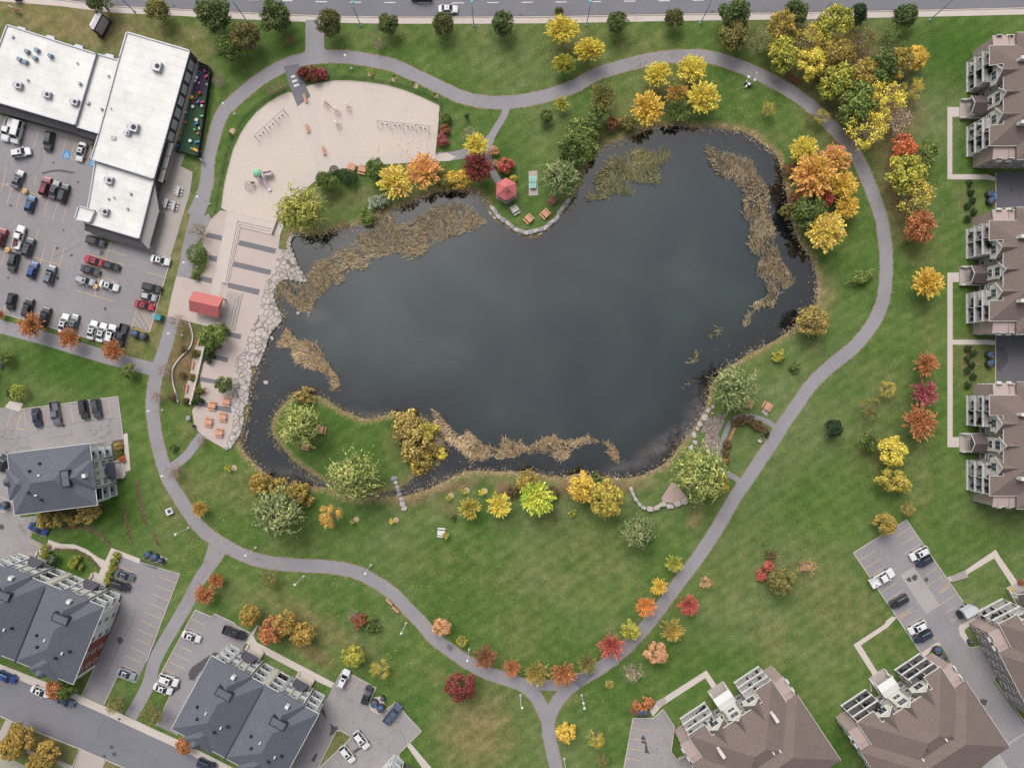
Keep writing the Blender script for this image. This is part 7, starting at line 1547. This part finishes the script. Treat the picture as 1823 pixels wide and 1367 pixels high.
TREES = [
# along the main road
(176,3,20,'round','dg','round tree half cut by the top edge above the sign board'),(280,17,20,'round','ol','olive round tree between the sign board and the shop roof'),(378,24,29,'round','dg','largest dark round tree on the road verge near the daycare'),(487,29,27,'round','dg','dark round tree left of the connector path'),(584,38,22,'round','dgr','dark round tree with an orange patch right of the connector path'),
(690,42,18,'round','dg','dark round tree above the purplish bush on the verge'),(789,41,19,'round','dgr','dark round tree below the driving white car'),(896,39,20,'round','dg','dark round tree midway along the road verge'),(1100,40,19,'round','dg','dark round tree right of the bright yellow trees'),(1201,32,17,'round','dgr','brownish dark round tree left of the biggest verge tree on the right'),(1308,24,27,'round','dg','big dark round tree behind an olive tree on the verge'),(1418,22,21,'round','dg','dark round tree behind the orange green tree on the verge'),(1527,24,17,'round','dk','dark round tree behind the yellow green tree in the grove'),(1613,27,20,'round','dg','dark round tree alone near the lawn at the top right'),
(995,20,8,'round','dgr','small dark tree top showing above the yellow tree'),
(410,83,24,'leafy','gn','green half of the big shrub pair under the road verge'),(434,62,25,'leafy','rol','rusty olive half of the big shrub pair under the road verge'),(513,70,9,'bare','crm','small pinkish bush beside the connector path'),(673,78,12,'bare','pnk','purplish bare bush on the verge under a round tree'),(389,143,13,'bare','pnk','grey pink bare bush outside the daycare fence'),
(541,130,12,'shrub','drd','left part of the red hedge by the playground gate'),(558,132,14,'shrub','drd','middle part of the red hedge by the playground gate'),(573,131,11,'shrub','crm','right part of the red hedge by the playground gate'),(480,161,11,'bare','brn','left part of the brown hedge by the playground gate'),(498,153,12,'bare','brn','right part of the brown hedge by the playground gate'),
(1000,52,26,'maple','yel','bright yellow tree highest beside the road verge',.8,90),(1048,88,23,'maple','yel','bright yellow tree right of two others on the north lawn',.75,90),(1004,114,19,'maple','ylg','yellow green tree lowest of three on the north lawn',.75,90),
(1171,132,23,'maple','yel','upper left yellow tree in the cluster north of the pond'),(1233,124,25,'maple','yel','upper right yellow tree touching the north path'),(1154,192,29,'maple','gld','lower left golden tree in the cluster north of the pond'),(1253,174,28,'maple','yel','lower right yellow tree in the cluster north of the pond'),(1206,168,20,'maple','ogr','green tree with orange tips inside the yellow cluster'),(1209,195,21,'maple','gn','dark green tree at the bottom of the yellow cluster'),
(1073,171,24,'star','ol','olive tree with drooping branches below the north path'),(1000,184,13,'star','ylg','small yellow tree beside the path junction'),(972.6,206,12,'leafy','gn','slim green tree on the lawn below the path junction'),(831,208,6,'small','dk','tiny dark sapling on grass right of the sand'),
(1369,193,13,'sparse','ylo','thin yellowing tree on the grass below the mast'),(1464,207,14,'sparse','ylo','thin yellow tree overhanging the path bend'),(1445,211,10,'sparse','ol','thin olive tree left of the path bend'),
# shore near the gazebo
(1033,238,26,'leafy','bgn','pale green tree behind the willow on the north shore'),(1064,212,20,'leafy','gn','dark green tree upper right in the shore cluster'),(1053,230,19,'leafy','gn','green tree in the middle of the shore cluster'),(1094,219,14,'shrub','brd','rusty orange shrub on the north shore'),(1117,222,17,'shrub','ol','olive yellow shrub on the north shore'),(1022,264,28,'leafy','gn','green tree touching the willow from above'),(1043,262,23,'leafy','bgn','light green tree leaning over the pond above the willow'),(1000,316,36,'willow','wlp','large willow on the gazebo point by the pond'),
(847,258,21,'maple','yel','bright yellow tree beside the path to the gazebo'),(851,298,26,'maple','drd','dark red tree left of the path to the gazebo'),(815,318,20,'leafy','gld','golden shrub tree at the pond edge beside the dark red tree',.7,90),(793,320,18,'leafy','ol','olive shrub tree between golden and orange trees at the shore'),(755,305,30,'maple','orp','pink orange tree below the sand area'),(703,323,30,'maple','ypk','yellow green tree left of the pink orange tree'),(668,301,19,'leafy','gn','green bushy tree beside the sand picnic tables'),
(879,270,9,'shrub','tan','straw coloured ornamental grass clump beside the gazebo path'),(883,290,7,'shrub','tan','small straw clump below the ornamental grass'),(900,294,15,'shrub','red','red bush right of the gazebo path',.8,70),(913,320,8,'shrub','ylo','yellow bush just above the gazebo'),(836,238,13,'bare','gry','grey bare bush beside the bright yellow tree'),
(794,212,11,'shrub','gn','green shrub at the corner of the right sand fence'),(792,230,10,'shrub','brd','brick red shrub outside the right sand fence'),(788.6,246.7,12,'shrub','crm','crimson shrub outside the right sand fence'),
(580,322,18,'leafy','gn','round green tree at the lower edge of the sand'),(595,303.5,6.5,'ball','dk','small dark clipped ball above the round green tree'),(611,312,9,'ball','dk','left of two dark clipped balls by the picnic tables'),(624,317,10,'ball','dk','right of two dark clipped balls by the picnic tables'),(534,374,44,'willow','wly','large yellow green willow beside the plaza'),(670,362,15,'shrub','slv','silver green shrub on the shore left of the yellow green tree'),(682,356,12,'shrub','slv','small silver shrub beside another silver shrub at the shore'),(654,383,16,'shrub','bgn','bright green shrub at the reed bed'),(612,397,8,'bare','brd','small rusty bush on the shore by the willow'),
# west side
(353,413,18,'bare','ol','olive brown thin bush by the path beside the plaza'),(351,453,14,'ball','gn','dark green round bush in the planted oval'),(348,493,8,'shrub','gn','low green plant at the tip of the planted oval'),(317,574,17,'bare','brn','brown thin bush at the south corner of the plaza entrance'),(375,597,22,'leafy','bgn','bright green tree under the red pavilion'),(396,588,11,'shrub','gn','dark shrub right of the bright green tree'),(381,620,12,'shrub','gn','dark green shrub at the top of the long wall',.7,70),(372,638,10,'shrub','dk','dark shrub beside the long terrace wall'),(356,694,9,'shrub','ol','low shrub along the lower part of the long wall',.6,80),(351,714,9,'shrub','dk','dark shrub at the end of the long wall',.6,80),(398,684,15,'leafy','gn','green bush growing on the plaza paving'),
(293,661,15,'bare','pnk','pinkish bare bush at the path fork west of the terrace'),(277,704,14,'bare','pnk','pinkish bare bush on the path left of the mulch bed'),(309,839,18,'bare','pnk','large pinkish bare bush on the path at the diagonal fork'),(359,785,11,'bare','brn','brown bare bush at the lower tip of the plaza'),(228,661,13,'leafy','bgn','light green bush at the edge of the car park path'),(307,797,8,'shrub','gn','low green plant between path and plaza'),(355,906,14,'star','ogr','orange green young tree right of the path bend'),
(327,622,7,'shrub','hbr','low plants in the upper mulch row left of the long wall'),(345,630,7,'shrub','hbr','low plants in the upper mulch row next to the wall'),(325,668,7,'shrub','hbr','low plants in the middle mulch row at the curved wall'),(343,672,7,'shrub','hbr','low plants in the middle mulch row next to the wall'),(305,706,8,'shrub','hbr','low plants in the lower mulch row outside the curved wall'),(330,715,7,'shrub','hbr','low plants in the lower mulch row inside the curved wall'),
# south and peninsula
(531.5,757,40,'willow','wil','large willow on the left end of the peninsula'),(630,850,46,'willow','wil','large willow in the middle of the peninsula south bank'),(493,915,47,'willow','wlp','large willow south of the channel beside the gold hedge'),(540,702,17,'shrub','gdb','tan yellow bush at the north tip of the peninsula',1.5,0),(464,861,21,'shrub','dgo','left end of the gold hedge by the channel'),(494,868,18,'shrub','gbr','middle of the gold hedge by the channel'),(518,872,15,'shrub','dgo','gold bush between hedge middle and olive end'),(538,883,21,'shrub','gbr','right olive end of the gold hedge by the channel'),
(716,758,28,'shrub','gdb','brown gold shrub mass at the upper right of the peninsula'),(738,786,32,'shrub','gdb','largest brown gold shrub mass on the right of the peninsula'),(764,770,21,'shrub','ylo','yellowing shrub at the pond side of the shrub mass'),(742,822,24,'shrub','gbr','olive gold shrub at the lower end of the shrub mass'),(778,788,11,'bare','gry','grey bare bush at the far right of the peninsula'),(785,808,11,'shrub','yel','bright yellow bush at the right tip of the peninsula'),(766,800,16,'shrub','gbr','olive yellow bush inside the right of the shrub mass'),
(586.5,920,21,'sparse','oyg','orange and green tree right of the large south willow'),(627,929,5,'small','ylg','small sapling left of its mulch ring south of the channel'),(698,929,6,'small','yel','small yellow sapling beside its mulch ring by the stepping stones'),(799,886,6,'small','ylg','left of three yellow saplings with mulch rings'),(826,875,6,'small','ylg','middle of three yellow saplings with mulch rings'),(858,876,6.5,'small','yel','right of three yellow saplings with mulch rings'),(405,831,8,'small','ylg','yellow green sapling beside a mulch ring west of the channel'),(410,240,4,'small','gn','sapling by a mulch ring left of the sand'),(659,127,6,'small','ylg','yellow sapling at a mulch ring below the north path'),(701,137,4,'small','gn','sapling at the second mulch ring below the north path'),(736,148,4,'small','gn','sapling at the third mulch ring touching the north path'),(774,168,4,'small','gn','sapling at the fourth mulch ring by the sand corner'),
(836,904,19,'star','ylo','left of two small yellow trees south of the pond'),(888.5,899.5,21,'star','yel','right of two small yellow trees south of the pond'),(956.5,888,30,'maple','bry','vivid yellow and green tree on the south shore'),(941,860,21,'leafy','gbr','olive tree behind the vivid yellow green tree'),(914,873,12,'shrub','hbr','low brown shrub left of the vivid tree'),(985,878,12,'shrub','hbr','low brown shrub right of the vivid tree'),(1038,868,26,'leafy','gld','orange gold tree on the south shore'),(1077,888,31,'leafy','ylo','large soft yellow tree on the south shore'),(1060,856,13,'shrub','gn','green shrub behind the orange gold tree'),(1018,912,8,'small','ylg','small yellow green sapling on the lawn below the orange tree'),(988,921,6,'small','ol','faint olive sapling right of the vivid tree'),(805,921,7,'shrub','gn','small green shrub in a rusty ring on the south lawn'),(793,953,7,'small','ylo','small yellow sapling over the white picnic table'),
# southeast
(1309,692,43,'willow','wlp','large willow on the southeast bank'),(1250,844,49,'willow','wil','largest willow southeast beside the gravel patch'),(1276,860,21,'leafy','ylo','yellow tree merging with the largest southeast willow'),(1138,946,31,'willow','wlp','willow alone on the lawn below the boulder wall'),
(1309,751,9,'shrub','hbr','left end of the curved brown hedge'),(1322,748,10,'shrub','hbr','second part of the curved brown hedge'),(1336,750,10,'shrub','hbr','middle part of the curved brown hedge'),(1350,757,10,'shrub','hbr','fourth part of the curved brown hedge'),(1362,766,9,'shrub','hbr','right end of the curved brown hedge'),(1295,790,9,'shrub','hbr','upper part of the straight brown hedge below the benches'),(1291,806,9,'shrub','hbr','middle part of the straight brown hedge below the benches'),(1292,821,8,'shrub','brd','lower rusty part of the straight brown hedge'),
(1384.8,632.7,12.5,'shrub','ylg','yellow round bush on the east bank lawn'),(1415.5,654.7,10,'shrub','gn','green round bush on the east bank lawn'),(1450,570,27,'leafy','gdb','golden brown bush at the east shore'),(1446,594,11,'shrub','bgn','light green bush under the golden brown bush'),(1530,494,18,'shrub','bgn','long low green bush beside the east path',2.4,-18),
# east autumn cluster
(1431,266,24,'maple','yel','yellow tree topmost in the east autumn cluster'),(1451,311,37,'maple','oyg','large orange and green tree in the east autumn cluster'),(1487,284,27,'maple','orp','pink orange tree leaning on the east path'),(1501,330,25,'maple','gld','gold tree in the middle of the east autumn cluster'),(1509,368,21,'maple','gld','gold orange tree at the right of the east autumn cluster'),(1443,375,30,'leafy','gn','green tree in the lower left of the east autumn cluster'),(1465,350,20,'maple','red','red tree in the middle of the east autumn cluster'),(1430,350,22,'leafy','brd','rusty brown tree at the pond side of the east autumn cluster'),(1471,412,33,'maple','ypk','yellow tree with orange tips lowest in the east autumn cluster'),(1408,300,15,'shrub','brd','dark rusty shrub at the pond side under the yellow tree'),(1403,378,13,'shrub','ol','olive shrub at the shore of the east cluster'),
# northeast grove
(1443,66,28,'sparse','ylo','half bare yellow tree at the left of the northeast grove'),(1489,41,30,'leafy','ylg','yellow green tree at the top of the northeast grove'),(1493,94,29,'leafy','gbr','dull gold brown tree in the upper middle of the grove'),(1446,110,26,'leafy','yel','yellow tree above the brown benches'),(1491,140,30,'leafy','ylg','green tree with gold tips near the path in the grove'),(1537,130,25,'leafy','gbr','dark olive tree in the centre of the grove'),(1539,68,23,'sparse','ol','thin olive tree at the top of the grove'),(1587,75,25,'sparse','gn','thin green tree at the upper right of the grove'),(1577,118,28,'leafy','gn','green tree at the right middle of the grove'),(1603,110,25,'leafy','gbr','dull gold tree beside the green one in the grove'),(1632,101,21,'leafy','gld','gold tree at the right tip of the grove'),(1627,156,20,'sparse','ylo','small yellow olive tree at the lawn edge of the grove'),(1526,182,34,'leafy','bgn','big yellow green tree low in the grove'),(1581,175,33,'sparse','yel','soft yellow olive tree low in the grove'),(1548,228,34,'sparse','yel','lowest airy yellow tree in the grove'),(1519,205,19,'leafy','bgn','light green tree beside the path in the grove'),(1603,213,29,'bare','gry','bare grey tree at the lower right of the grove'),
(1393,45,25,'leafy','gbr','orange green tree on the road verge left of the grove'),(1307,59,27,'leafy','ol','olive tree below the big dark verge tree'),(1358,70,22,'sparse','spg','thin grey green tree right of the olive tree'),(1395,94,27,'leafy','ylg','yellow tree at the left end of the grove by the path'),
(1609.5,263,23,'leafy','orr','orange red tree east of the path below the grove'),(1651,273,22,'leafy','bgn','green tree beside the orange red tree'),(1620,309,33,'leafy','ylg','yellow green tree under the orange red one'),(1634,350,34,'sparse','ylo','half bare yellow tree on the brown leaf litter'),(1640,401,27,'leafy','dor','orange tree with green base right of the path'),(1654,504,26,'maple','gld','gold tree alone on the east lawn'),
# east lawn
(1651,647,21,'star','dor','rusty red young tree above the crimson one'),(1646.8,699.7,23,'star','crm','crimson young tree on the east lawn'),(1640,752,29,'star','dor','orange young tree below the crimson one'),(1583,693,15,'sparse','ylo','small half bare yellow tree left of the crimson one'),(1551,726,20,'sparse','ol','thin olive tree on the east lawn'),(1485.5,763,16,'round','fir','dark evergreen shrub tree on the east lawn'),(1548,784,18,'leafy','gn','green tree right of the dark evergreen'),(1590,803,25,'leafy','yel','bright yellow tree above the wide soft yellow one on the east lawn'),(1594,856,24,'leafy','ylo','wide soft yellow tree lowest on the east lawn',1.5,20),(1618,906,14,'sparse','gbr','small olive gold tree above the east car park corner'),(1577,934,19,'leafy','gbr','olive gold tree overhanging the east car park corner'),
# southeast lawn
(1201,1004,15,'star','ylg','yellow green young tree beside the southeast path, highest'),(1173.6,1045,15,'star','gld','gold young tree left of the southeast path'),(1150.6,1080,18,'star','org','orange young tree left of the southeast path'),(1122,1122,17,'leafy','ylg','yellow green round young tree left of the southeast path'),(1088,1152,22,'star','red','red young tree overhanging the path near the junction'),(1046,1181,17,'star','ol','olive young tree between red and orange ones near the junction'),(1226,1078,18,'star','red','vivid red star shaped young tree right of the southeast path'),(1257,1038,11,'sparse','tan','small tan sparse tree on the southeast lawn'),(1198,1122,20,'star','gbr','gold green young tree right of the southeast path'),(1169,1163,19,'leafy','tan','tan brown tree right of the southeast path'),(1128,1197,19,'bare','gry','greyish bare tree right of the southeast path'),(1369,1008,11,'shrub','red','upper orange red shrub in the island bed on the lawn'),(1356,1023,11,'shrub','red','lower orange red shrub in the island bed on the lawn'),(1393,1036,23,'leafy','ol','olive green tree beside the orange red shrubs'),(1372,986,10,'shrub','hbr','olive mound at the top of the island bed'),(1438,1010,18,'bare','tan','tan bare tree right of the island bed'),
(863.6,1170,20,'star','brd','rusty red star shaped tree on the south path'),(912,1190,16,'star','dor','orange red young tree left of the junction'),(955.8,1199,21,'star','gbr','olive yellow young tree at the junction top left'),(1003,1201,22,'star','dor','orange star shaped tree at the junction top right'),(822,1142,10,'sparse','ylo','tiny thin yellow tree beside the lamp on the south path'),(1008,1306,17,'leafy','gld','gold young tree right of the Y stem'),(1061,1317,17,'sparse','ylo','yellow young tree farther right of the Y stem'),(787,1117,16,'leafy','tan','orange tan tree overhanging the south path'),(820,1223,26,'leafy','drd','dark red and orange round tree on the lower lawn'),(662,1113,14,'shrub','gn','green half of the bush pair below the benches'),(641,1106,15,'shrub','brd','rusty half of the bush pair below the benches'),(627,1096,11,'bare','pnk','small pinkish bush above the rusty bush'),(627,1170,19,'leafy','ylg','yellow green tree left of the south car park'),(675.5,1192,18,'sparse','ylo','olive yellow thin tree above the south car park'),(1072,1354,13,'sparse','ol','dull olive tree near the bottom edge'),(481,1031,17,'sparse','ol','olive thin bush below the south path'),(1085,1218,8,'sparse','ylo','small yellow plant on the soil strip by the junction'),
(443,1096,18,'leafy','dgo','olive gold tree above the corner car park'),(482,1122,24,'leafy','dor','orange red tree by the walk of the grey double block'),(504,1109,21,'leafy','dgo','gold green tree behind the orange red one'),(537,1131,21,'leafy','dgo','gold tree right of the orange red one'),(362,1058,18,'star','dor','orange tree beside the lower west path'),(384,1034,14,'star','dor','smaller rusty orange tree beside the lower west path'),
# around grey blocks and street
(80,927,17,'shrub','gdb','leftmost golden shrub of the row below the grey single block'),(110,926,16,'shrub','gdb','second golden shrub of the row below the grey single block'),(128,924,12,'shrub','gbr','small olive shrub in the golden row'),(150,918,21,'shrub','gdb','large right golden shrub of the row below the grey single block',1.5,-20),(79,977,9,'shrub','hdg','low green hedge end by the curved walk'),(77,988,8,'shrub','hdg','lower green hedge end by the curved walk'),(134,1003,13,'shrub','hdg','ragged yellow green shrub inside the oval lawn'),(94,997,8,'ball','dk','dark shrub at the left of the oval lawn'),
(207,989,7.5,'shrub','hdg','top block of the long yellow green hedge'),(203,1000,7.5,'shrub','hdg','second block of the long yellow green hedge'),(199,1011,7.5,'shrub','hdg','middle block of the long yellow green hedge'),(195,1022,7.5,'shrub','hdg','fourth block of the long yellow green hedge'),(191,1033,7.5,'shrub','hdg','bottom block of the long yellow green hedge'),
(98,1228,18,'leafy','dor','orange red tree over the white street car'),(116,1225,18,'leafy','gn','green tree beside the orange red street tree'),(204,1256,18,'sparse','ol','thin olive street tree by the long car park exit'),(268,1271,21,'sparse','ol','thin olive street tree by the corner car park exit'),(33,1315,25,'leafy','dgo','largest yellow tree at the bottom left corner'),(14,1333,20,'leafy','dgo','yellow tree touching the left edge at the bottom'),(81,1344,21,'leafy','dgo','yellow tree right of the others at the bottom left'),(62,1360,16,'leafy','dgo','yellow tree cut by the bottom edge at the left'),(327,1328,15,'leafy','dor','orange green small tree beside the street and grey block'),
(53,580,22,'star','dor','leftmost of three orange trees below the big car park'),(123,602,19,'star','dor','middle of three orange trees below the big car park'),(200,624,19,'star','dor','rightmost of three orange trees below the big car park'),(0,560,8,'star','dor','orange tree just cut by the left edge'),(6,637,12,'leafy','bgn','green bush cut by the left edge on the green lawn'),(33,698,11,'ball','hdg','yellow green clipped bush beside the small house'),(18,700,8,'shrub','dk','dark bush between the house step and the clipped bush'),
(1152,1253,12,'shrub','dor','right orange brown shrub beside the small car park'),(1139,1258,12,'shrub','dor','middle orange brown shrub beside the small car park'),(1131,1265,10,'shrub','brd','left orange brown shrub beside the small car park'),(210,795,8,'shrub','gdb','tan ornamental shrub in the planter by the grey single block'),(214,805,7,'shrub','gn','green shrub in the planter by the grey single block'),(215,818,7,'shrub','orr','reddish shrub at the lower end of the planter'),(1801,1050,5,'shrub','gld','small gold shrub by the porch at the right edge'),(1818,1037,6,'shrub','brd','small rusty shrub by the walk at the right edge'),
]
for a in TREES: tree(*a)
i = 0
for f, lst, w_ in ((cJ, ((1380,350),(1400,420),(1410,490),(1370,530),(1420,575),(1370,640)), 'between the upper two brown blocks'), (cK, ((1370,545),(1415,590),(1370,635),(1405,680),(1370,730),(1415,775),(1370,840)), 'between the lower two brown blocks')):
    for k, (x, y) in enumerate(lst): q = f((x, y))[0]; tree(q[0], q[1], 6.5, 'shrub', 'dk', f'low dark shrub {w_}, {ORD[k]} from the top', 1.0, None, f'dark shrubs {w_}')
# small perennials along the planting strips: too many to tell apart
def tufts(name, pts_px, n_per, r, pal, label, h=.35):
    C_ = []
    for px, py in pts_px:
        p = P(px, py)
        for k in range(n_per): C_.append((p.x + rng.normal(0, r), p.y + rng.normal(0, r), rng.uniform(.05, h)))
    c = np.array(C_); n = len(c); nr = unit(np.array([0,0,1.]) + rng.normal(0, .5, (n, 3))); d = np.cross(nr, rng.normal(0, 1, (n, 3)))
    me = leaf_mesh(name, c, d, nr, .32*rng.uniform(.6, 1.5, n), .2*rng.uniform(.6, 1.4, n)); me.materials.append(LEAF[pal]); return tag(link(name, me), label, 'plants', None, 'stuff')
strip_pts = []
for f, ps in ((cD, ((1108,945),(1125,1060),(1150,1180),(1185,1300))),(cD, ((990,1140),(1010,1230),(1040,1330),(1070,1430))),(cE, ((1230,215),(1260,265),(1295,320))),(cE, ((515,178),(600,172),(690,180),(790,220),(870,290),(898,325))),(cE, ((450,352),(600,354),(730,430),(815,520)))):
    strip_pts += [(x, y) for x, y, a in along(f(*ps), 4.5)]
tufts('low_plants', strip_pts, 9, .28, 'hbr', 'rows of low plants in the dark planting strips by the grey blocks')

# ------------------------------------------------------------------ reeds
def in_poly(X, Y, poly): return poly_sdf(X, Y, poly) < 0
def reeds(name, polys, pals, label, dens=36, hmin=.9, hmax=2.1, zb=WATER_Z):
    C0 = []
    for poly in polys:
        w_ = wpoly(poly); xs = [p[0] for p in w_]; ys = [p[1] for p in w_]
        n = int(dens*(max(xs)-min(xs))*(max(ys)-min(ys))); X, Y = rng.uniform(min(xs), max(xs), n), rng.uniform(min(ys), max(ys), n)
        dd = poly_sdf(X, Y, w_); nz = np.array([mnoise.noise(Vector((x*.35, y*.35, 3))) for x, y in zip(X, Y)])
        ok = dd < -.1 + nz*.9; ok &= rng.uniform(0, 1, n) < np.clip(.8 + nz*1.0, .3, 1); C0.append(np.stack([X[ok], Y[ok]], 1))
    c = np.concatenate(C0); n = len(c); hh = rng.uniform(hmin, hmax, n)
    fl = np.array([mnoise.noise(Vector((x*.12, y*.12, 9))) for x, y in c])*2.6 + math.radians(150)
    az = fl + rng.normal(0, .5, n); ti = np.clip(rng.normal(.72, .25, n), .1, 1.2)
    d = np.stack([np.cos(az)*np.sin(ti), np.sin(az)*np.sin(ti), np.cos(ti)], 1)
    mid = np.concatenate([c, np.full((n, 1), zb)], 1) + d*(hh*.5)[:, None]
    side = np.stack([-np.sin(az), np.cos(az), np.zeros(n)], 1) + rng.normal(0, .35, (n, 3))
    nr = np.cross(side, d)
    me = leaf_mesh(name, mid, d, nr, hh, rng.uniform(.06, .13, n)); me.materials.append(LEAF[pals]); return tag(link(name, me), label, 'reeds', None, 'stuff')
R1 = dH((930,140),(1060,130),(1090,225),(1200,200),(1350,120),(1480,70),(1660,80),(1720,140),(1823,200),(1800,255),(1640,280),(1500,340),(1430,385),(1300,470),(1180,510),(1130,465),(1000,480),(900,515),(830,585),(700,580),(640,610),(690,690),(560,730),(430,830),(410,940),(280,940),(170,860),(85,860),(80,790),(130,715),(330,735),(370,640),(430,540),(560,470),(700,400),(800,320),(900,280))
reeds('reed_bed', [R1], 'reed', 'large tan reed bed along the northwest shore of the pond')
reeds('reed_bed', [[(498,609),(511.7,589),(535.8,611),(564,611),(575,633),(584,650),(590,655),(604,670),(610.6,685),(595,698),(590,683),(562,656.6),(545,652),(528,640),(524,620),(500,615)]], 'ror', 'rusty reed strip in the water off the plaza')
reeds('reed_bed', [dA((20,490),(110,450),(80,390),(90,330),(170,250),(300,190),(380,190),(440,200),(490,150),(550,160),(560,220),(520,260),(510,350),(440,400),(380,400),(310,380),(300,420),(330,480),(240,460),(130,480),(40,510))], 'rgr', 'green brown reed island below the yellow tree cluster')
reeds('reed_bed', [dA((800,150),(850,170),(960,200),(1090,260),(1120,310),(1200,400),(1215,500),(1200,600),(1230,740),(1260,830),(1340,950),(1375,1040),(1300,1100),(1230,1190),(1160,1190),(1110,1260),(1040,1325),(1030,1310),(1070,1230),(1110,1160),(1200,1110),(1190,1060),(1130,980),(1140,900),(1110,830),(1070,800),(1080,700),(1040,620),(1050,520),(1040,430),(930,380),(860,310),(800,200))], 'reed', 'long reed bed running down the east side of the pond')
reeds('reed_bed', [dD((310,210),(380,240),(420,310),(500,380),(560,410),(680,420),(740,510),(860,540),(900,480),(1030,490),(1080,540),(1200,470),(1300,450),(1420,460),(1540,460),(1620,420),(1680,470),(1780,520),(1830,540),(1850,620),(1850,690),(1760,600),(1700,520),(1600,500),(1500,560),(1420,610),(1320,630),(1280,580),(1150,590),(1040,590),(930,630),(800,640),(640,630),(600,570),(550,520),(450,490),(390,400),(370,320))], 'ror', 'long tan reed strip along the south side of the pond')
reeds('reed_tuft', [dB((520,440),(590,375),(645,390),(600,445),(530,465))], 'rgr', 'upper small reed tuft near the southeast bank', 12); reeds('reed_tuft', [dB((415,540),(465,545),(445,620),(370,695),(330,690),(380,620))], 'rgr', 'middle small reed tuft near the southeast bank', 10); reeds('reed_tuft', [dB((300,855),(350,815),(410,830),(370,885),(310,885))], 'rgr', 'lower small reed tuft near the southeast bank', 9)
# sedge fringe along the natural shore
def fringe(pts, n, pal, label, w0=-1.2, w1=1.3, hmin=.5, hmax=1.1):
    wl = [P(*q) for q in smooth_line(pts, 3)]; seg = np.cumsum([0] + [(b-a).length for a, b in zip(wl, wl[1:])]); c = []
    u = rng.uniform(0, seg[-1], n)
    for s in u:
        k = min(len(wl)-2, int(np.searchsorted(seg, s))-1 if s > 0 else 0); k = max(0, k); a, b = wl[k], wl[k+1]; d = (b-a).normalized(); q = a + d*(s-seg[k]); nn = Vector((-d.y, d.x, 0)); q = q + nn*rng.normal(.0, .6)
        c.append((q.x, q.y, -.25))
    c = np.array(c); hh = rng.uniform(hmin, hmax, n); az = rng.uniform(0, 6.28, n); ti = np.clip(rng.normal(.75, .3, n), .1, 1.35)
    d = np.stack([np.cos(az)*np.sin(ti), np.sin(az)*np.sin(ti), np.cos(ti)], 1); side = np.stack([-np.sin(az), np.cos(az), rng.normal(0, .3, n)], 1)
    me = leaf_mesh('shore_sedge', c + d*(hh*.5)[:, None], d, np.cross(side, d), hh, rng.uniform(.05, .11, n)); me.materials.append(LEAF[pal]); return tag(link('shore_sedge', me), label, 'sedge', None, 'stuff')
fringe(SHORE[0:20], 1500, 'reed', 'straw sedge along the northwest shore'); fringe(SHORE[28:58], 1900, 'reed', 'straw sedge along the north and east shore'); fringe(SHORE[58:77], 1300, 'reed', 'straw sedge along the southeast shore'); fringe(SHORE[76:106], 2000, 'reed', 'straw sedge along the south shore'); fringe(SHORE[103:110], 600, 'rgr', 'olive sedge under the flagstone terrace'); fringe(ISLE + [ISLE[0]], 1700, 'rgr', 'olive sedge round the peninsula')
# ------------------------------------------------------------------ fallen leaves
SPOTS = [(1170,150,70,900),(1240,170,70,900),(1450,330,80,1300),(1520,260,40,600),(1560,200,70,1000),(1600,330,50,600),(1000,80,50,500),(1080,85,90,900),(850,130,130,900),(960,890,60,350),(1080,880,60,400),(740,300,60,400),(1490,90,90,900),(1640,380,60,400),(1400,120,60,500),(1330,200,70,500),(560,1060,120,500),(700,1130,120,400),(1000,1200,120,300),(1180,1090,80,300),(840,1100,120,300),(480,1000,50,200),(1500,400,50,500),(440,870,60,250),(760,870,60,350),(330,940,70,350),(350,985,60,300),(640,1200,100,250),(1390,1000,50,300),(1640,500,40,200),(1640,760,50,150),(1590,830,50,200),(520,960,80,200),(420,960,60,200)]
c = []
for px, py, r, n in SPOTS:
    for k in range(int(n*.9)):
        x, y = px + rng.normal(0, r*.55), py + rng.normal(0, r*.55); p = P(x, y); c.append((p.x, p.y, .10))
c = np.array(c); c = c[pond_sdf(c[:,0], c[:,1]) > 2.0]; n = len(c); nr = unit(np.array([0,0,1.]) + rng.normal(0, .25, (n, 3))); d = np.cross(nr, rng.normal(0, 1, (n, 3)))
me = leaf_mesh('fallen_leaves', c, d, nr, rng.uniform(.12, .3, n), rng.uniform(.1, .22, n)); me.materials.append(LEAF['fallen']); tag(link('fallen_leaves', me), 'fallen yellow and tan leaves scattered on grass and paths', 'leaves', None, 'stuff')

c = []
for k in range(1500):
    i_ = rng.integers(28, 106); a, b_ = SHORE[i_], SHORE[(i_+1) % len(SHORE)]; t_ = rng.uniform(); p = P(a[0]+(b_[0]-a[0])*t_, a[1]+(b_[1]-a[1])*t_); c.append((p.x + rng.normal(0, 3.2), p.y + rng.normal(0, 3.2), WATER_Z + .015))
c = np.array(c); c = c[pond_sdf(c[:,0], c[:,1]) < -.3]; n = len(c); nr = unit(np.array([0,0,1.]) + rng.normal(0, .04, (n, 3))); d = np.cross(nr, rng.normal(0, 1, (n, 3)))
me = leaf_mesh('floating_leaves', c, d, nr, rng.uniform(.1, .24, n), rng.uniform(.08, .18, n)); me.materials.append(LEAF['fallen']); tag(link('floating_leaves', me), 'pale leaves floating on the water near the shore', 'leaves', None, 'stuff')
